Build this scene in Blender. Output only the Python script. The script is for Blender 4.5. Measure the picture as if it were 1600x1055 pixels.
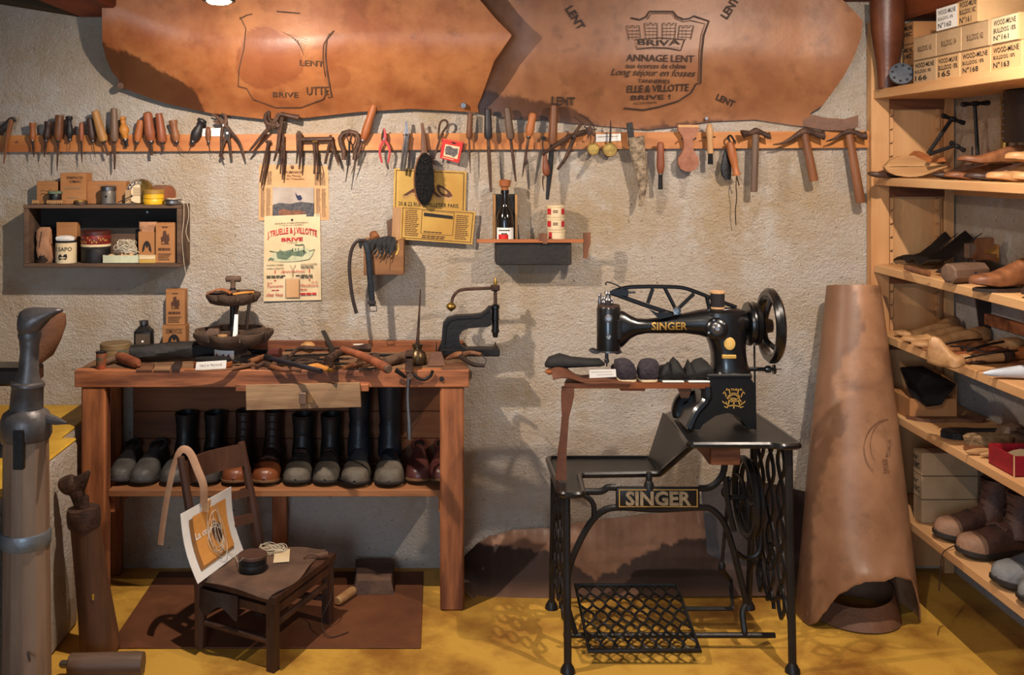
import bpy, bmesh, math, random
from mathutils import Vector, Matrix, noise
R = random.Random(7)
scn = bpy.context.scene
for o in list(bpy.data.objects): bpy.data.objects.remove(o)
C = scn.collection
# ---------------------------------------------------------------- camera (shift lens, level, facing the back wall)
F = 1600.0; CX = 684.0; CY = 248.0; CAMZ = 1.6; CAMD = 4.0
cd = bpy.data.cameras.new('camera'); cam = bpy.data.objects.new('camera', cd); C.objects.link(cam)
cam.location = (0, -CAMD, CAMZ); cam.rotation_euler = (math.pi/2, 0, 0)
cd.sensor_width = 36; cd.lens = 36; cd.shift_x = (800-CX)/1600; cd.shift_y = -(527.5-CY)/1600
cd.clip_start = .02; scn.camera = cam
# ---------------------------------------------------------------- world, lights, exposure
w = bpy.data.worlds.new('world'); scn.world = w; w.use_nodes = True
bg = w.node_tree.nodes['Background']; bg.inputs[0].default_value = (.62, .78, 1.0, 1); bg.inputs[1].default_value = .5
def light(name, kind, loc, energy, col, **kw):
    l = bpy.data.lights.new(name, kind); l.energy = energy; l.color = col
    for k, v in kw.items(): setattr(l, k, v)
    o = bpy.data.objects.new(name, l); C.objects.link(o); o.location = loc
    return o
LAMP_A = (-.626, -1.07, 2.05); LAMP_B = (1.30, -1.45, 2.23); LAMP_C = (.15, -2.6, 2.26)
WARM = (1.0, .845, .70)
for nm, p, aim, e, rad, ang_ in (('lamp_light_a', LAMP_A, (-.4, -.1, .85), 92, .014, 168), ('lamp_light_b', LAMP_B, (1.15, -.2, .75), 90, .016, 140), ('lamp_light_c', LAMP_C, (1.75, -.5, 1.1), 58, .03, 84)):
    q = light(nm, 'SPOT', (p[0], p[1], p[2]-.03), e, WARM, shadow_soft_size=rad, spot_size=math.radians(ang_), spot_blend=1.0)
    q.rotation_euler = (Vector(aim)-Vector(p)).to_track_quat('-Z', 'Y').to_euler()
win = light('window_daylight', 'AREA', (-.9, -5.7, 1.45), 46, (.62, .8, 1.0), size=.9, size_y=1.2, shape='RECTANGLE')
win.rotation_euler = (Vector((.25, 0, .75))-Vector((-.9, -5.7, 1.45))).to_track_quat('-Z', 'Y').to_euler()
vs = scn.view_settings; vs.view_transform = 'Standard'; vs.look = 'None'; vs.exposure = .28; vs.gamma = 1; vs.use_curve_mapping = False
# ---------------------------------------------------------------- helpers
def V(*a): return Vector(a)
def W(px, py, Y):                 # picture point at a depth plane Y -> place in the room
    d = CAMD + Y
    return Vector(((px-CX)/F*d, Y, CAMZ-(py-CY)/F*d))
def WX(px, py, X):                # picture point on the upright plane X
    d = X*F/(px-CX)
    return Vector((X, d-CAMD, CAMZ-(py-CY)/F*d))
def WZ(px, py, Z):                # picture point on the level plane Z
    d = (CAMZ-Z)*F/(py-CY)
    return Vector(((px-CX)/F*d, d-CAMD, Z))
def K(Y): return (CAMD+Y)/F       # metres per picture pixel
def lin(c):
    return tuple(((x/255)/12.92 if x/255 <= .04045 else ((x/255+.055)/1.055)**2.4) for x in c)
MATS = {}
def mat(name, c, rough=.6, metal=0, c2=None, scale=7, st=(1,1,1), bump=.15, bs=70, lo=.35, hi=.68, spec=.4, coat=0, grain=None, emit=0):
    if name in MATS: return MATS[name]
    m = bpy.data.materials.new(name); m.use_nodes = True; nt = m.node_tree; N = nt.nodes; L = nt.links
    b = N['Principled BSDF']; c = lin(c); c2 = lin(c2) if c2 else tuple(x*.62 for x in c)
    tc = N.new('ShaderNodeTexCoord'); mp = N.new('ShaderNodeMapping'); L.new(tc.outputs['Object'], mp.inputs[0])
    if grain: st = {'x': (.12, 1, 1), 'y': (1, .12, 1), 'z': (1, 1, .12)}[grain]
    mp.inputs['Scale'].default_value = st
    n1 = N.new('ShaderNodeTexNoise'); n1.inputs['Scale'].default_value = scale; n1.inputs['Detail'].default_value = 7; n1.inputs['Roughness'].default_value = .6
    L.new(mp.outputs[0], n1.inputs[0])
    r = N.new('ShaderNodeValToRGB'); r.color_ramp.elements[0].position = lo; r.color_ramp.elements[1].position = hi
    r.color_ramp.elements[0].color = (*c2, 1); r.color_ramp.elements[1].color = (*c, 1)
    L.new(n1.outputs[0], r.inputs[0]); L.new(r.outputs[0], b.inputs['Base Color'])
    b.inputs['Roughness'].default_value = rough; b.inputs['Metallic'].default_value = metal; b.inputs['Specular IOR Level'].default_value = spec
    if coat: b.inputs['Coat Weight'].default_value = coat; b.inputs['Coat Roughness'].default_value = .15
    if emit: b.inputs['Emission Color'].default_value = (*c, 1); b.inputs['Emission Strength'].default_value = emit
    if bump:
        n2 = N.new('ShaderNodeTexNoise'); n2.inputs['Scale'].default_value = bs; n2.inputs['Detail'].default_value = 4
        L.new(mp.outputs[0], n2.inputs[0]); bp = N.new('ShaderNodeBump'); bp.inputs['Strength'].default_value = bump; bp.inputs['Distance'].default_value = .01
        L.new(n2.outputs[0], bp.inputs['Height']); L.new(bp.outputs[0], b.inputs['Normal'])
    MATS[name] = m
    return m
# plaster: lime wash over rough render, blotched, pitted
def plaster(name, ca, cb, cc):
    m = bpy.data.materials.new(name); m.use_nodes = True; nt = m.node_tree; N = nt.nodes; L = nt.links; b = N['Principled BSDF']
    tc = N.new('ShaderNodeTexCoord')
    def nz(s, d=6, ro=.6, st=None):
        n = N.new('ShaderNodeTexNoise'); n.inputs['Scale'].default_value = s; n.inputs['Detail'].default_value = d; n.inputs['Roughness'].default_value = ro
        if st:
            mp = N.new('ShaderNodeMapping'); mp.inputs['Scale'].default_value = st; mp.inputs['Rotation'].default_value = (0, .6, 0); L.new(tc.outputs['Object'], mp.inputs[0]); L.new(mp.outputs[0], n.inputs[0])
        else: L.new(tc.outputs['Object'], n.inputs[0])
        return n.outputs[0]
    def ramp(src, lo, hi):
        r = N.new('ShaderNodeMapRange'); r.inputs[1].default_value = lo; r.inputs[2].default_value = hi; L.new(src, r.inputs[0]); return r.outputs[0]
    def mix(f, a, c):
        x = N.new('ShaderNodeMix'); x.data_type = 'RGBA'; L.new(f, x.inputs[0])
        for k, q in ((6, a), (7, c)):
            if isinstance(q, tuple): x.inputs[k].default_value = (*lin(q), 1)
            else: L.new(q, x.inputs[k])
        return x.outputs[2]
    c1 = mix(ramp(nz(1.9, 9, .68), .43, .63), ca, cb)
    c2 = mix(ramp(nz(4.3, 8, .7), .53, .7), c1, cc)
    c3 = mix(ramp(nz(46, 3, .7), .64, .74), c2, (118, 92, 66))
    L.new(c3, b.inputs['Base Color']); b.inputs['Roughness'].default_value = .92; b.inputs['Specular IOR Level'].default_value = .15
    h1 = nz(34, 6, .72, (1, 1, 1.35)); h2 = nz(120, 4, .7)
    a = N.new('ShaderNodeMath'); a.operation = 'MULTIPLY_ADD'; L.new(h1, a.inputs[0]); a.inputs[1].default_value = 1.5; L.new(h2, a.inputs[2])
    bp = N.new('ShaderNodeBump'); bp.inputs['Strength'].default_value = 1; bp.inputs['Distance'].default_value = .018
    L.new(a.outputs[0], bp.inputs['Height']); L.new(bp.outputs[0], b.inputs['Normal'])
    MATS[name] = m
    return m
class MB:
    def __init__(s): s.v = []; s.f = []
    def add(s, vs_, fs):
        o = len(s.v); s.v += [tuple(p) for p in vs_]; s.f += [tuple(i+o for i in f) for f in fs]; return s
    def box(s, c, size, rot=None, bev=0, seg=1):
        bm = bmesh.new(); bmesh.ops.create_cube(bm, size=1)
        for v in bm.verts: v.co = Vector((v.co.x*size[0], v.co.y*size[1], v.co.z*size[2]))
        if bev: bmesh.ops.bevel(bm, geom=bm.edges[:], offset=bev, segments=seg, affect='EDGES', profile=.5)
        M = Matrix.Translation(Vector(c)) @ (rot.to_4x4() if rot else Matrix())
        bm.verts.ensure_lookup_table(); s.add([M @ v.co for v in bm.verts], [[v.index for v in f.verts] for f in bm.faces]); bm.free(); return s
    def bb(s, a, b, bev=0, seg=1):    # box by two corners
        a = Vector(a); b = Vector(b); return s.box((a+b)/2, [abs(q) for q in (b-a)], None, bev, seg)
    def tube(s, pts, r, n=8, cap=True, sq=(1,1), up=None, closed=False):
        P = [Vector(p) for p in pts]; m = len(P); rr = r if isinstance(r, (list, tuple)) else [r]*m
        T = []
        for i in range(m):
            a = P[i-1] if (i or closed) else P[i]; b = P[(i+1) % m] if (i < m-1 or closed) else P[i]
            t = b-a; T.append(t.normalized() if t.length > 1e-9 else Vector((0,0,1)))
        u = Vector(up) if up else (Vector((0,1,0)) if abs(T[0].y) < .9 else Vector((1,0,0)))
        vs_ = []; fs = []
        for i in range(m):
            u = (u-T[i]*u.dot(T[i]))
            u = u.normalized() if u.length > 1e-6 else T[i].orthogonal().normalized()
            w_ = T[i].cross(u)
            for k in range(n):
                a = 2*math.pi*(k+.5)/n; vs_.append(P[i]+(u*math.cos(a)*sq[0]+w_*math.sin(a)*sq[1])*rr[i])
        mm = m if closed else m-1
        for i in range(mm):
            j = (i+1) % m
            for k in range(n): fs.append((i*n+k, i*n+(k+1) % n, j*n+(k+1) % n, j*n+k))
        if cap and not closed: fs.append(tuple(range(n-1, -1, -1))); fs.append(tuple((m-1)*n+k for k in range(n)))
        return s.add(vs_, fs)
    def lathe(s, p0, p1, prof, n=14, sq=(1,1), up=None):  # prof: (fraction along axis, radius)
        p0 = Vector(p0); p1 = Vector(p1); ax = p1-p0; t = ax.normalized()
        u = Vector(up) if up else (Vector((0,1,0)) if abs(t.y) < .9 else Vector((1,0,0)))
        u = (u-t*u.dot(t)).normalized(); w_ = t.cross(u); vs_ = []; fs = []; m = len(prof)
        for (q, r) in prof:
            for k in range(n):
                a = 2*math.pi*(k+.5)/n; vs_.append(p0+ax*q+(u*math.cos(a)*sq[0]+w_*math.sin(a)*sq[1])*max(r, 1e-5))
        for i in range(m-1):
            for k in range(n): fs.append((i*n+k, i*n+(k+1) % n, (i+1)*n+(k+1) % n, (i+1)*n+k))
        fs.append(tuple(range(n-1, -1, -1))); fs.append(tuple((m-1)*n+k for k in range(n)))
        return s.add(vs_, fs)
    def prism(s, loop, vec):
        n = len(loop); vec = Vector(vec); a = [Vector(p) for p in loop]
        fs = [tuple(range(n)), tuple(range(2*n-1, n-1, -1))]+[(i, i+n, (i+1) % n+n, (i+1) % n) for i in range(n)]
        return s.add(a+[p+vec for p in a], fs)
    def loft(s, loops, cap=True, closed=True):
        n = len(loops[0]); vs_ = [p for l in loops for p in l]; fs = []
        for i in range(len(loops)-1):
            for k in range(n if closed else n-1): fs.append((i*n+k, i*n+(k+1) % n, (i+1)*n+(k+1) % n, (i+1)*n+k))
        if cap: fs.append(tuple(range(n-1, -1, -1))); fs.append(tuple((len(loops)-1)*n+k for k in range(n)))
        return s.add(vs_, fs)
    def sheet(s, fn, nu, nv, th=.003):
        g = [[Vector(fn(i/nu, j/nv)) for i in range(nu+1)] for j in range(nv+1)]
        nr = [[None]*(nu+1) for _ in range(nv+1)]
        for j in range(nv+1):
            for i in range(nu+1):
                a = g[j][min(i+1, nu)]-g[j][max(i-1, 0)]; b = g[min(j+1, nv)][i]-g[max(j-1, 0)][i]; q = a.cross(b)
                nr[j][i] = q.normalized() if q.length > 1e-12 else Vector((0,0,1))
        n = nu+1; N_ = n*(nv+1); vs_ = [p for r in g for p in r]+[g[j][i]+nr[j][i]*th for j in range(nv+1) for i in range(n)]; fs = []
        for j in range(nv):
            for i in range(nu):
                a, b, c, d = j*n+i, j*n+i+1, (j+1)*n+i+1, (j+1)*n+i
                fs.append((a, d, c, b)); fs.append((a+N_, b+N_, c+N_, d+N_))
        for i in range(nu):
            fs.append((i, i+1, i+1+N_, i+N_)); a = nv*n+i; fs.append((a+1, a, a+N_, a+1+N_))
        for j in range(nv):
            a = j*n; fs.append((a+n, a, a+N_, a+n+N_)); a = j*n+nu; fs.append((a, a+n, a+n+N_, a+N_))
        return s.add(vs_, fs)
    def mesh(s, name, m, off=None, smooth=True, ang=.6):
        me = bpy.data.meshes.new(name); o = off or Vector((0,0,0))
        me.from_pydata([(p[0]-o[0], p[1]-o[1], p[2]-o[2]) for p in s.v], [], s.f)
        bm = bmesh.new(); bm.from_mesh(me); bmesh.ops.recalc_face_normals(bm, faces=bm.faces[:]); bm.to_mesh(me); bm.free()
        if smooth: me.shade_smooth(); me.set_sharp_from_angle(angle=ang)
        me.materials.append(MATS[m] if isinstance(m, str) else m)
        return me
AUTO = []
def T(name, label, cat, group=None, loc=None, rz=0):       # a thing: an Empty that parents its parts
    o = bpy.data.objects.new(name, None); C.objects.link(o); o.empty_display_size = .03; o['label'] = label; o['category'] = cat
    if group: o['group'] = group
    if loc is not None: o.location = loc; o.rotation_euler = (0, 0, rz)
    else: AUTO.append(o)
    return o
def P(name, mb, m, parent, label=None, smooth=True, ang=.6, raw=False):   # a part
    o = bpy.data.objects.new(name, mb if raw else mb.mesh(name, m, None, smooth, ang)); C.objects.link(o); o.parent = parent
    if label: o['label'] = label
    return o
def S(name, mb, m, label, cat, group=None, smooth=True, ang=.6):        # a thing that is one mesh
    xs = [[p[k] for p in mb.v] for k in range(3)]
    c = Vector(((min(xs[0])+max(xs[0]))/2, (min(xs[1])+max(xs[1]))/2, min(xs[2])))
    o = bpy.data.objects.new(name, mb.mesh(name, m, c, smooth, ang)); C.objects.link(o); o.location = c
    o['label'] = label; o['category'] = cat
    if group: o['group'] = group
    return o
def ST(name, mb, m, smooth=False):                           # a piece of the setting
    o = bpy.data.objects.new(name, mb.mesh(name, m, None, smooth)); C.objects.link(o); o['kind'] = 'structure'; return o
def dup(root, loc, rz, label, group=None):
    r = root.copy(); C.objects.link(r); r.location = loc; r.rotation_euler = (0, 0, rz); r['label'] = label
    if group: r['group'] = group
    for ch in list(root.children):
        c = ch.copy(); C.objects.link(c); c.parent = r
        for g in list(ch.children):
            d = g.copy(); C.objects.link(d); d.parent = c
    return r
def finish_roots():
    for o in AUTO:
        pts = []
        for ch in o.children:
            if ch.type == 'MESH': pts += [v.co for v in ch.data.vertices]
        if not pts: continue
        c = Vector(((min(p.x for p in pts)+max(p.x for p in pts))/2, (min(p.y for p in pts)+max(p.y for p in pts))/2, min(p.z for p in pts)))
        o.location = c
        for ch in o.children: ch.location = ch.location-c
# lettering: glyph outlines turned into flat geometry and laid on a surface through a mapping f(u, v, lift)
TXT = {}
def glyphs(s, bold=0, shear=0):
    k = (s, bold, shear)
    if k in TXT: return TXT[k]
    cu = bpy.data.curves.new('t', 'FONT'); cu.body = s; cu.size = 1; cu.offset = bold; cu.shear = shear; cu.resolution_u = 2; cu.fill_mode = 'FRONT'
    o = bpy.data.objects.new('t', cu); C.objects.link(o); me = bpy.data.meshes.new_from_object(o)
    vs_ = [(v.co.x, v.co.y) for v in me.vertices]; fs = [tuple(p.vertices) for p in me.polygons]
    bpy.data.objects.remove(o); bpy.data.curves.remove(cu); bpy.data.meshes.remove(me)
    x0 = min(p[0] for p in vs_); x1 = max(p[0] for p in vs_); y0 = min(p[1] for p in vs_); y1 = max(p[1] for p in vs_)
    g = ([((p[0]-x0)/(x1-x0), (p[1]-y0)/(y1-y0)) for p in vs_], fs, (x1-x0)/(y1-y0)); TXT[k] = g
    return g
def text(mb, f, s, u0, v0, u1, v1, lift=.0012, bold=0, shear=0, warp=None):   # v runs downwards
    vs_, fs, a = glyphs(s, bold, shear); out = []
    for (x, y) in vs_:
        if warp: x, y = warp(x, y)
        out.append(f(u0+(u1-u0)*x, v1+(v0-v1)*y, lift))
    mb.add(out, fs); return mb
def stroke(mb, f, pts, wd, lift=.001, closed=False):         # pts and width in the mapping's own units
    m = len(pts); vs_ = []; fs = []
    for i in range(m):
        a = pts[i-1] if (i or closed) else pts[i]; b = pts[(i+1) % m] if (i < m-1 or closed) else pts[i]
        dx, dy = b[0]-a[0], b[1]-a[1]; l = math.hypot(dx, dy) or 1; nx, ny = -dy/l*wd/2, dx/l*wd/2
        vs_ += [f(pts[i][0]+nx, pts[i][1]+ny, lift), f(pts[i][0]-nx, pts[i][1]-ny, lift)]
    for i in range(m if closed else m-1):
        j = (i+1) % m; fs.append((2*i, 2*i+1, 2*j+1, 2*j))
    mb.add(vs_, fs); return mb
def patch(mb, f, pts, lift=.0008): mb.add([f(u, v, lift) for u, v in pts], [tuple(range(len(pts)))]); return mb
def rect(mb, f, u0, v0, u1, v1, lift=.0008, nu=1): 
    for i in range(nu):
        a = u0+(u1-u0)*i/nu; b = u0+(u1-u0)*(i+1)/nu; patch(mb, f, [(a, v0), (b, v0), (b, v1), (a, v1)], lift)
    return mb
def frame(mb, f, u0, v0, u1, v1, wu, wv, lift=.001):
    rect(mb, f, u0, v0, u1, v0+wv, lift); rect(mb, f, u0, v1-wv, u1, v1, lift); rect(mb, f, u0, v0+wv, u0+wu, v1-wv, lift); rect(mb, f, u1-wu, v0+wv, u1, v1-wv, lift)
    return mb
def quad(tl, tr, br, bl, Y):      # mapping over a flat sheet whose corners are picture points on depth plane Y
    a, b, c, d = (W(*q, Y) for q in (tl, tr, br, bl)); n = (b-a).cross(d-a).normalized()
    if n.y > 0: n = -n
    return lambda u, v, l=0: a*(1-u)*(1-v)+b*u*(1-v)+c*u*v+d*(1-u)*v+n*l
def plane(o, U, Vv):
    o = Vector(o); U = Vector(U); Vv = Vector(Vv); n = U.cross(-Vv).normalized()
    return lambda u, v, l=0: o+U*u+Vv*v+n*l
def cyl(c, r, z0, z1, a0, a1):    # mapping round a standing cylinder, angles from the -Y side, u left to right
    def f(u, v, l=0):
        a = a0+(a1-a0)*u; return Vector((c[0]+(r+l)*math.sin(a), c[1]-(r+l)*math.cos(a), z1+(z0-z1)*v))
    return f
def fuzz(mb, f, u0, v0, u1, v1, rows, lift=.001, seed=1, h=.5, words=6):   # rows of tiny unreadable print
    rr = random.Random(seed); dv = (v1-v0)/rows
    for j in range(rows):
        u = u0; va = v0+dv*j
        for k in range(words):
            l = (u1-u0)/words*rr.uniform(.5, .95)
            if u+l > u1: break
            rect(mb, f, u, va, u+l, va+dv*h, lift); u += l+(u1-u0)/words*.12
    return mb
def interp(tab, x):
    if x <= tab[0][0]: return tab[0][1]
    for (a, b), (c, d) in zip(tab, tab[1:]):
        if x <= c: return b+(d-b)*(x-a)/(c-a)
    return tab[-1][1]
def spline(pts, k=6):
    P_ = [Vector(p) for p in pts]; out = []
    for i in range(len(P_)-1):
        a = P_[max(i-1, 0)]; b = P_[i]; c = P_[i+1]; d = P_[min(i+2, len(P_)-1)]
        for j in range(k):
            t = j/k; out.append(.5*((2*b)+(c-a)*t+(2*a-5*b+4*c-d)*t*t+(3*b-a-3*c+d)*t*t*t))
    return out+[P_[-1]]
def ss(a, b, x):
    t = min(1, max(0, (x-a)/(b-a))); return t*t*(3-2*t)
def rotz(a): return Matrix.Rotation(a, 3, 'Z')
# ---------------------------------------------------------------- materials
plaster('wall_plaster', (226, 213, 199), (208, 182, 148), (234, 228, 220))
mat('floor_yellow', (208, 160, 66), .5, c2=(150, 100, 38), scale=3.2, lo=.36, hi=.56, bump=.3, bs=140, spec=.4)
mat('yellow_paint', (214, 172, 60), .5, c2=(182, 136, 40), bump=.1)
mat('beam', (156, 78, 36), .7, c2=(100, 46, 22), scale=9, grain='y', bump=.3)
mat('ceiling_board', (84, 68, 40), .9, c2=(50, 40, 26), scale=5, grain='x')
mat('pine', (208, 162, 112), .6, c2=(180, 126, 78), scale=9, grain='z', bump=.06)
mat('pine_y', (210, 166, 116), .6, c2=(184, 132, 84), scale=9, grain='y', bump=.06)
mat('rail_pine', (194, 130, 68), .5, c2=(162, 94, 44), scale=14, grain='x', bump=.08)
mat('bench', (170, 104, 64), .6, c2=(98, 54, 32), lo=.38, hi=.6, scale=16, grain='x', bump=.2)
mat('bench_leg', (172, 106, 64), .6, c2=(102, 56, 32), lo=.38, hi=.6, scale=16, grain='z', bump=.2)
mat('bench_plank', (130, 78, 44), .75, c2=(82, 44, 24), scale=9, grain='x', bump=.2)
mat('old_top', (150, 112, 80), .8, c2=(84, 58, 40), scale=7, grain='x', bump=.25)
mat('drawer_wood', (164, 132, 98), .75, c2=(120, 90, 64), scale=12, grain='x', bump=.25)
mat('iron_black', (17, 17, 19), .28, .0, c2=(10, 10, 12), spec=.6, coat=.4, bump=.03, bs=30)
mat('iron_dull', (46, 43, 43), .5, .5, c2=(28, 26, 26), bump=.15)
mat('iron_frame', (40, 37, 36), .42, .3, c2=(24, 22, 22), bump=.12, spec=.5)
mat('rust', (98, 72, 58), .65, .55, c2=(58, 42, 36), scale=25, bump=.3, bs=120)
mat('steel', (140, 138, 140), .35, .9, c2=(92, 88, 88), bump=.08)
mat('brass', (188, 152, 78), .38, .85, c2=(120, 92, 46), scale=12)
mat('gold', (214, 172, 92), .45, .3, c2=(188, 144, 70), bump=0)
mat('hide_tan', (196, 142, 100), .5, c2=(164, 110, 74), scale=3, bump=.08)
mat('leather_brown', (124, 84, 58), .6, c2=(84, 54, 38), scale=6, bump=.2, bs=110)
mat('leather_dark', (56, 40, 34), .5, c2=(34, 25, 22), scale=6, bump=.2, bs=110)
mat('leather_black', (26, 25, 27), .42, c2=(15, 15, 17), bump=.12, bs=90)
mat('felt_brown', (112, 84, 66), .8, c2=(76, 56, 46), scale=8, bump=.2)
mat('carton', (176, 124, 76), .8, c2=(150, 98, 56), scale=5, bump=.06)
mat('carton_pale', (204, 164, 116), .8, c2=(180, 138, 92), scale=5, bump=.06)
mat('carton_dim', (182, 152, 116), .8, c2=(154, 124, 90), scale=5, bump=.08)
mat('paper', (220, 200, 164), .85, c2=(202, 176, 134), scale=6, bump=.04)
mat('paper_tan', (206, 162, 118), .85, c2=(186, 140, 96), scale=6, bump=.04)
mat('paper_yellow', (196, 160, 84), .75, c2=(172, 130, 58), scale=5, bump=.04)
mat('paper_white', (236, 232, 226), .85, c2=(222, 216, 208), bump=.02)
mat('ink', (38, 32, 32), .8, c2=(26, 22, 22), bump=0)
mat('ink_hide', (44, 31, 25), .7, c2=(62, 42, 31), scale=30, bump=0)
mat('ink_roll', (112, 78, 56), .8, c2=(128, 90, 64), scale=40, bump=0)
mat('ink_faded', (92, 66, 48), .8, c2=(70, 48, 34), scale=40, bump=0)
mat('ink_brown', (92, 58, 40), .8, c2=(72, 44, 30), bump=0)
mat('ink_grey', (150, 124, 96), .85, c2=(130, 104, 78), bump=0)
mat('ink_red', (190, 34, 44), .7, c2=(168, 26, 36), bump=0)
mat('ink_green', (70, 92, 78), .8, c2=(110, 122, 96), scale=60, bump=0)
mat('ink_blue', (34, 38, 70), .7, bump=0)
mat('red', (206, 40, 28), .5, c2=(176, 30, 22), bump=.03)
mat('red_box', (158, 20, 36), .55, c2=(120, 14, 28), scale=14, bump=.1)
mat('red_grip', (190, 74, 76), .5, c2=(160, 56, 58))
mat('twine', (220, 208, 186), .9, c2=(190, 176, 150), bump=.1)
mat('cord_dark', (58, 36, 26), .8)
mat('bristle', (24, 20, 19), .9, c2=(12, 10, 10), scale=60, bump=.5, bs=200)
mat('bristle_tan', (150, 120, 84), .9, c2=(104, 80, 54), scale=60, bump=.5, bs=200)
WOODS = {'orange': ((176, 106, 58), (132, 72, 36)), 'brown': ((138, 88, 54), (92, 54, 32)), 'dark': ((70, 46, 36), (42, 28, 24)), 'grey': ((118, 92, 74), (82, 62, 50)),
         'yellow': ((184, 136, 80), (140, 96, 52)), 'red': ((148, 84, 54), (104, 54, 34)), 'black': ((46, 42, 44), (28, 26, 28)), 'pale': ((186, 144, 98), (150, 108, 68)), 'gold': ((206, 142, 66), (172, 108, 42))}
for k, (a, b_) in WOODS.items(): mat('wood_'+k, a, .5, c2=b_, scale=22, grain='z', bump=.08); mat('woodx_'+k, a, .5, c2=b_, scale=22, grain='x', bump=.08)
# ================================================================ the room
ST('wall_back', MB().bb((-2.5, 0, -.1), (2.15, .15, 2.5)), 'wall_plaster')
ST('wall_right', MB().bb((2.0, -5.2, -.1), (2.15, 0, 2.5)), 'wall_plaster')
ST('wall_left', MB().bb((-2.6, -5.2, -.1), (-2.45, 0, 2.5)), 'wall_plaster')
ST('floor', MB().bb((-2.6, -5.2, -.12), (2.15, .15, 0)), 'floor_yellow')
ST('ceiling', MB().bb((-2.6, -5.2, 2.42), (2.15, .15, 2.5)), 'ceiling_board')
ST('trim_1', MB().bb((-1.40, -4.6, 2.152), (-1.18, -.002, 2.42), .01), 'beam')
ST('trim_2', MB().bb((1.80, -4.6, 2.138), (1.995, -.002, 2.42), .01), 'beam')
ST('trim_3', MB().bb((1.40, -.14, 2.212), (1.80, -.002, 2.42), .008), 'beam')
ST('trim_4', MB().prism([(-2.44, -.001, 2.32), (-1.40, -.001, 2.153), (-1.40, -.001, 2.42), (-2.44, -.001, 2.42)], (0, -.16, 0)), 'ceiling_board')
b = MB()
b.bb((-2.45, -1.6, 0), (-1.237, -.47, .632), .018, 2)
b.bb((-2.45, -.47, 0), (-1.30, -.001, .632), .012, 2)
lw = ST('wall_ledge', b, 'wall_plaster', True)
b = MB(); b.bb((-2.44, -1.595, .628), (-1.243, -.475, .64), .005); b.bb((-2.44, -.475, .628), (-1.302, -.002, .639), .004)
o = P('ledge_top', b, 'yellow_paint', lw)
def spot_lamp(p, label):
    x, y, z = p; t = T('spot_lamp', label, 'lamp', 'ceiling spot lamps')
    P('housing', MB().lathe((x, y, z), (x, y, z+.11), [(0, .04), (0, .046), (.1, .047), (.7, .042), (1, .02), (1, .001)], 20), 'iron_frame', t)
    P('bulb', MB().lathe((x, y, z-.006), (x, y, z+.004), [(0, .001), (0, .028), (.6, .036), (1, .036)], 20), mat('bulb_glow', (255, 240, 215), emit=14, bump=0), t, 'glowing white bulb face')
    P('stem', MB().tube([(x, y, z+.1), (x, y, 2.422)], .008), 'iron_frame', t)
spot_lamp(LAMP_A, 'lit spot lamp hanging in front of the left tanned hide')
spot_lamp(LAMP_B, 'lit spot lamp on the ceiling above the sewing machine and hide roll')
spot_lamp(LAMP_C, 'lit spot lamp on the ceiling in the middle of the room')
# ================================================================ tanned hides on the wall
def hide_material(name, base, base2, dark, red):
    m = bpy.data.materials.new(name); m.use_nodes = True; nt = m.node_tree; N = nt.nodes; L = nt.links; b = N['Principled BSDF']
    tc = N.new('ShaderNodeTexCoord')
    def mix(f, a, c):
        x = N.new('ShaderNodeMix'); x.data_type = 'RGBA'; L.new(f, x.inputs[0])
        for k, q in ((6, a), (7, c)):
            if isinstance(q, tuple): x.inputs[k].default_value = (*lin(q), 1)
            else: L.new(q, x.inputs[k])
        return x.outputs[2]
    def nz(s, lo, hi):
        n = N.new('ShaderNodeTexNoise'); n.inputs['Scale'].default_value = s; n.inputs['Detail'].default_value = 8; n.inputs['Roughness'].default_value = .6
        L.new(tc.outputs['Object'], n.inputs[0]); r = N.new('ShaderNodeMapRange'); r.inputs[1].default_value = lo; r.inputs[2].default_value = hi
        L.new(n.outputs[0], r.inputs[0]); return r.outputs[0], n.outputs[0]
    c = mix(nz(4.5, .38, .62)[0], base, base2); c = mix(nz(12, .56, .85)[0], c, tuple(int(q*.72) for q in base2))
    for at, col in (('rework', red), ('stain', dark)):
        a = N.new('ShaderNodeAttribute'); a.attribute_name = at; c = mix(a.outputs['Fac'], c, col)
    L.new(c, b.inputs['Base Color']); b.inputs['Roughness'].default_value = .42; b.inputs['Specular IOR Level'].default_value = .45
    bp = N.new('ShaderNodeBump'); bp.inputs['Strength'].default_value = .12; bp.inputs['Distance'].default_value = .01
    L.new(nz(22, 0, 1)[1], bp.inputs['Height']); L.new(bp.outputs[0], b.inputs['Normal']); MATS[name] = m
hide_material('hide_left', (172, 112, 68), (138, 79, 45), (64, 38, 26), (124, 66, 42))
hide_material('hide_right', (152, 103, 69), (126, 81, 52), (62, 38, 27), (108, 66, 42))
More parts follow.
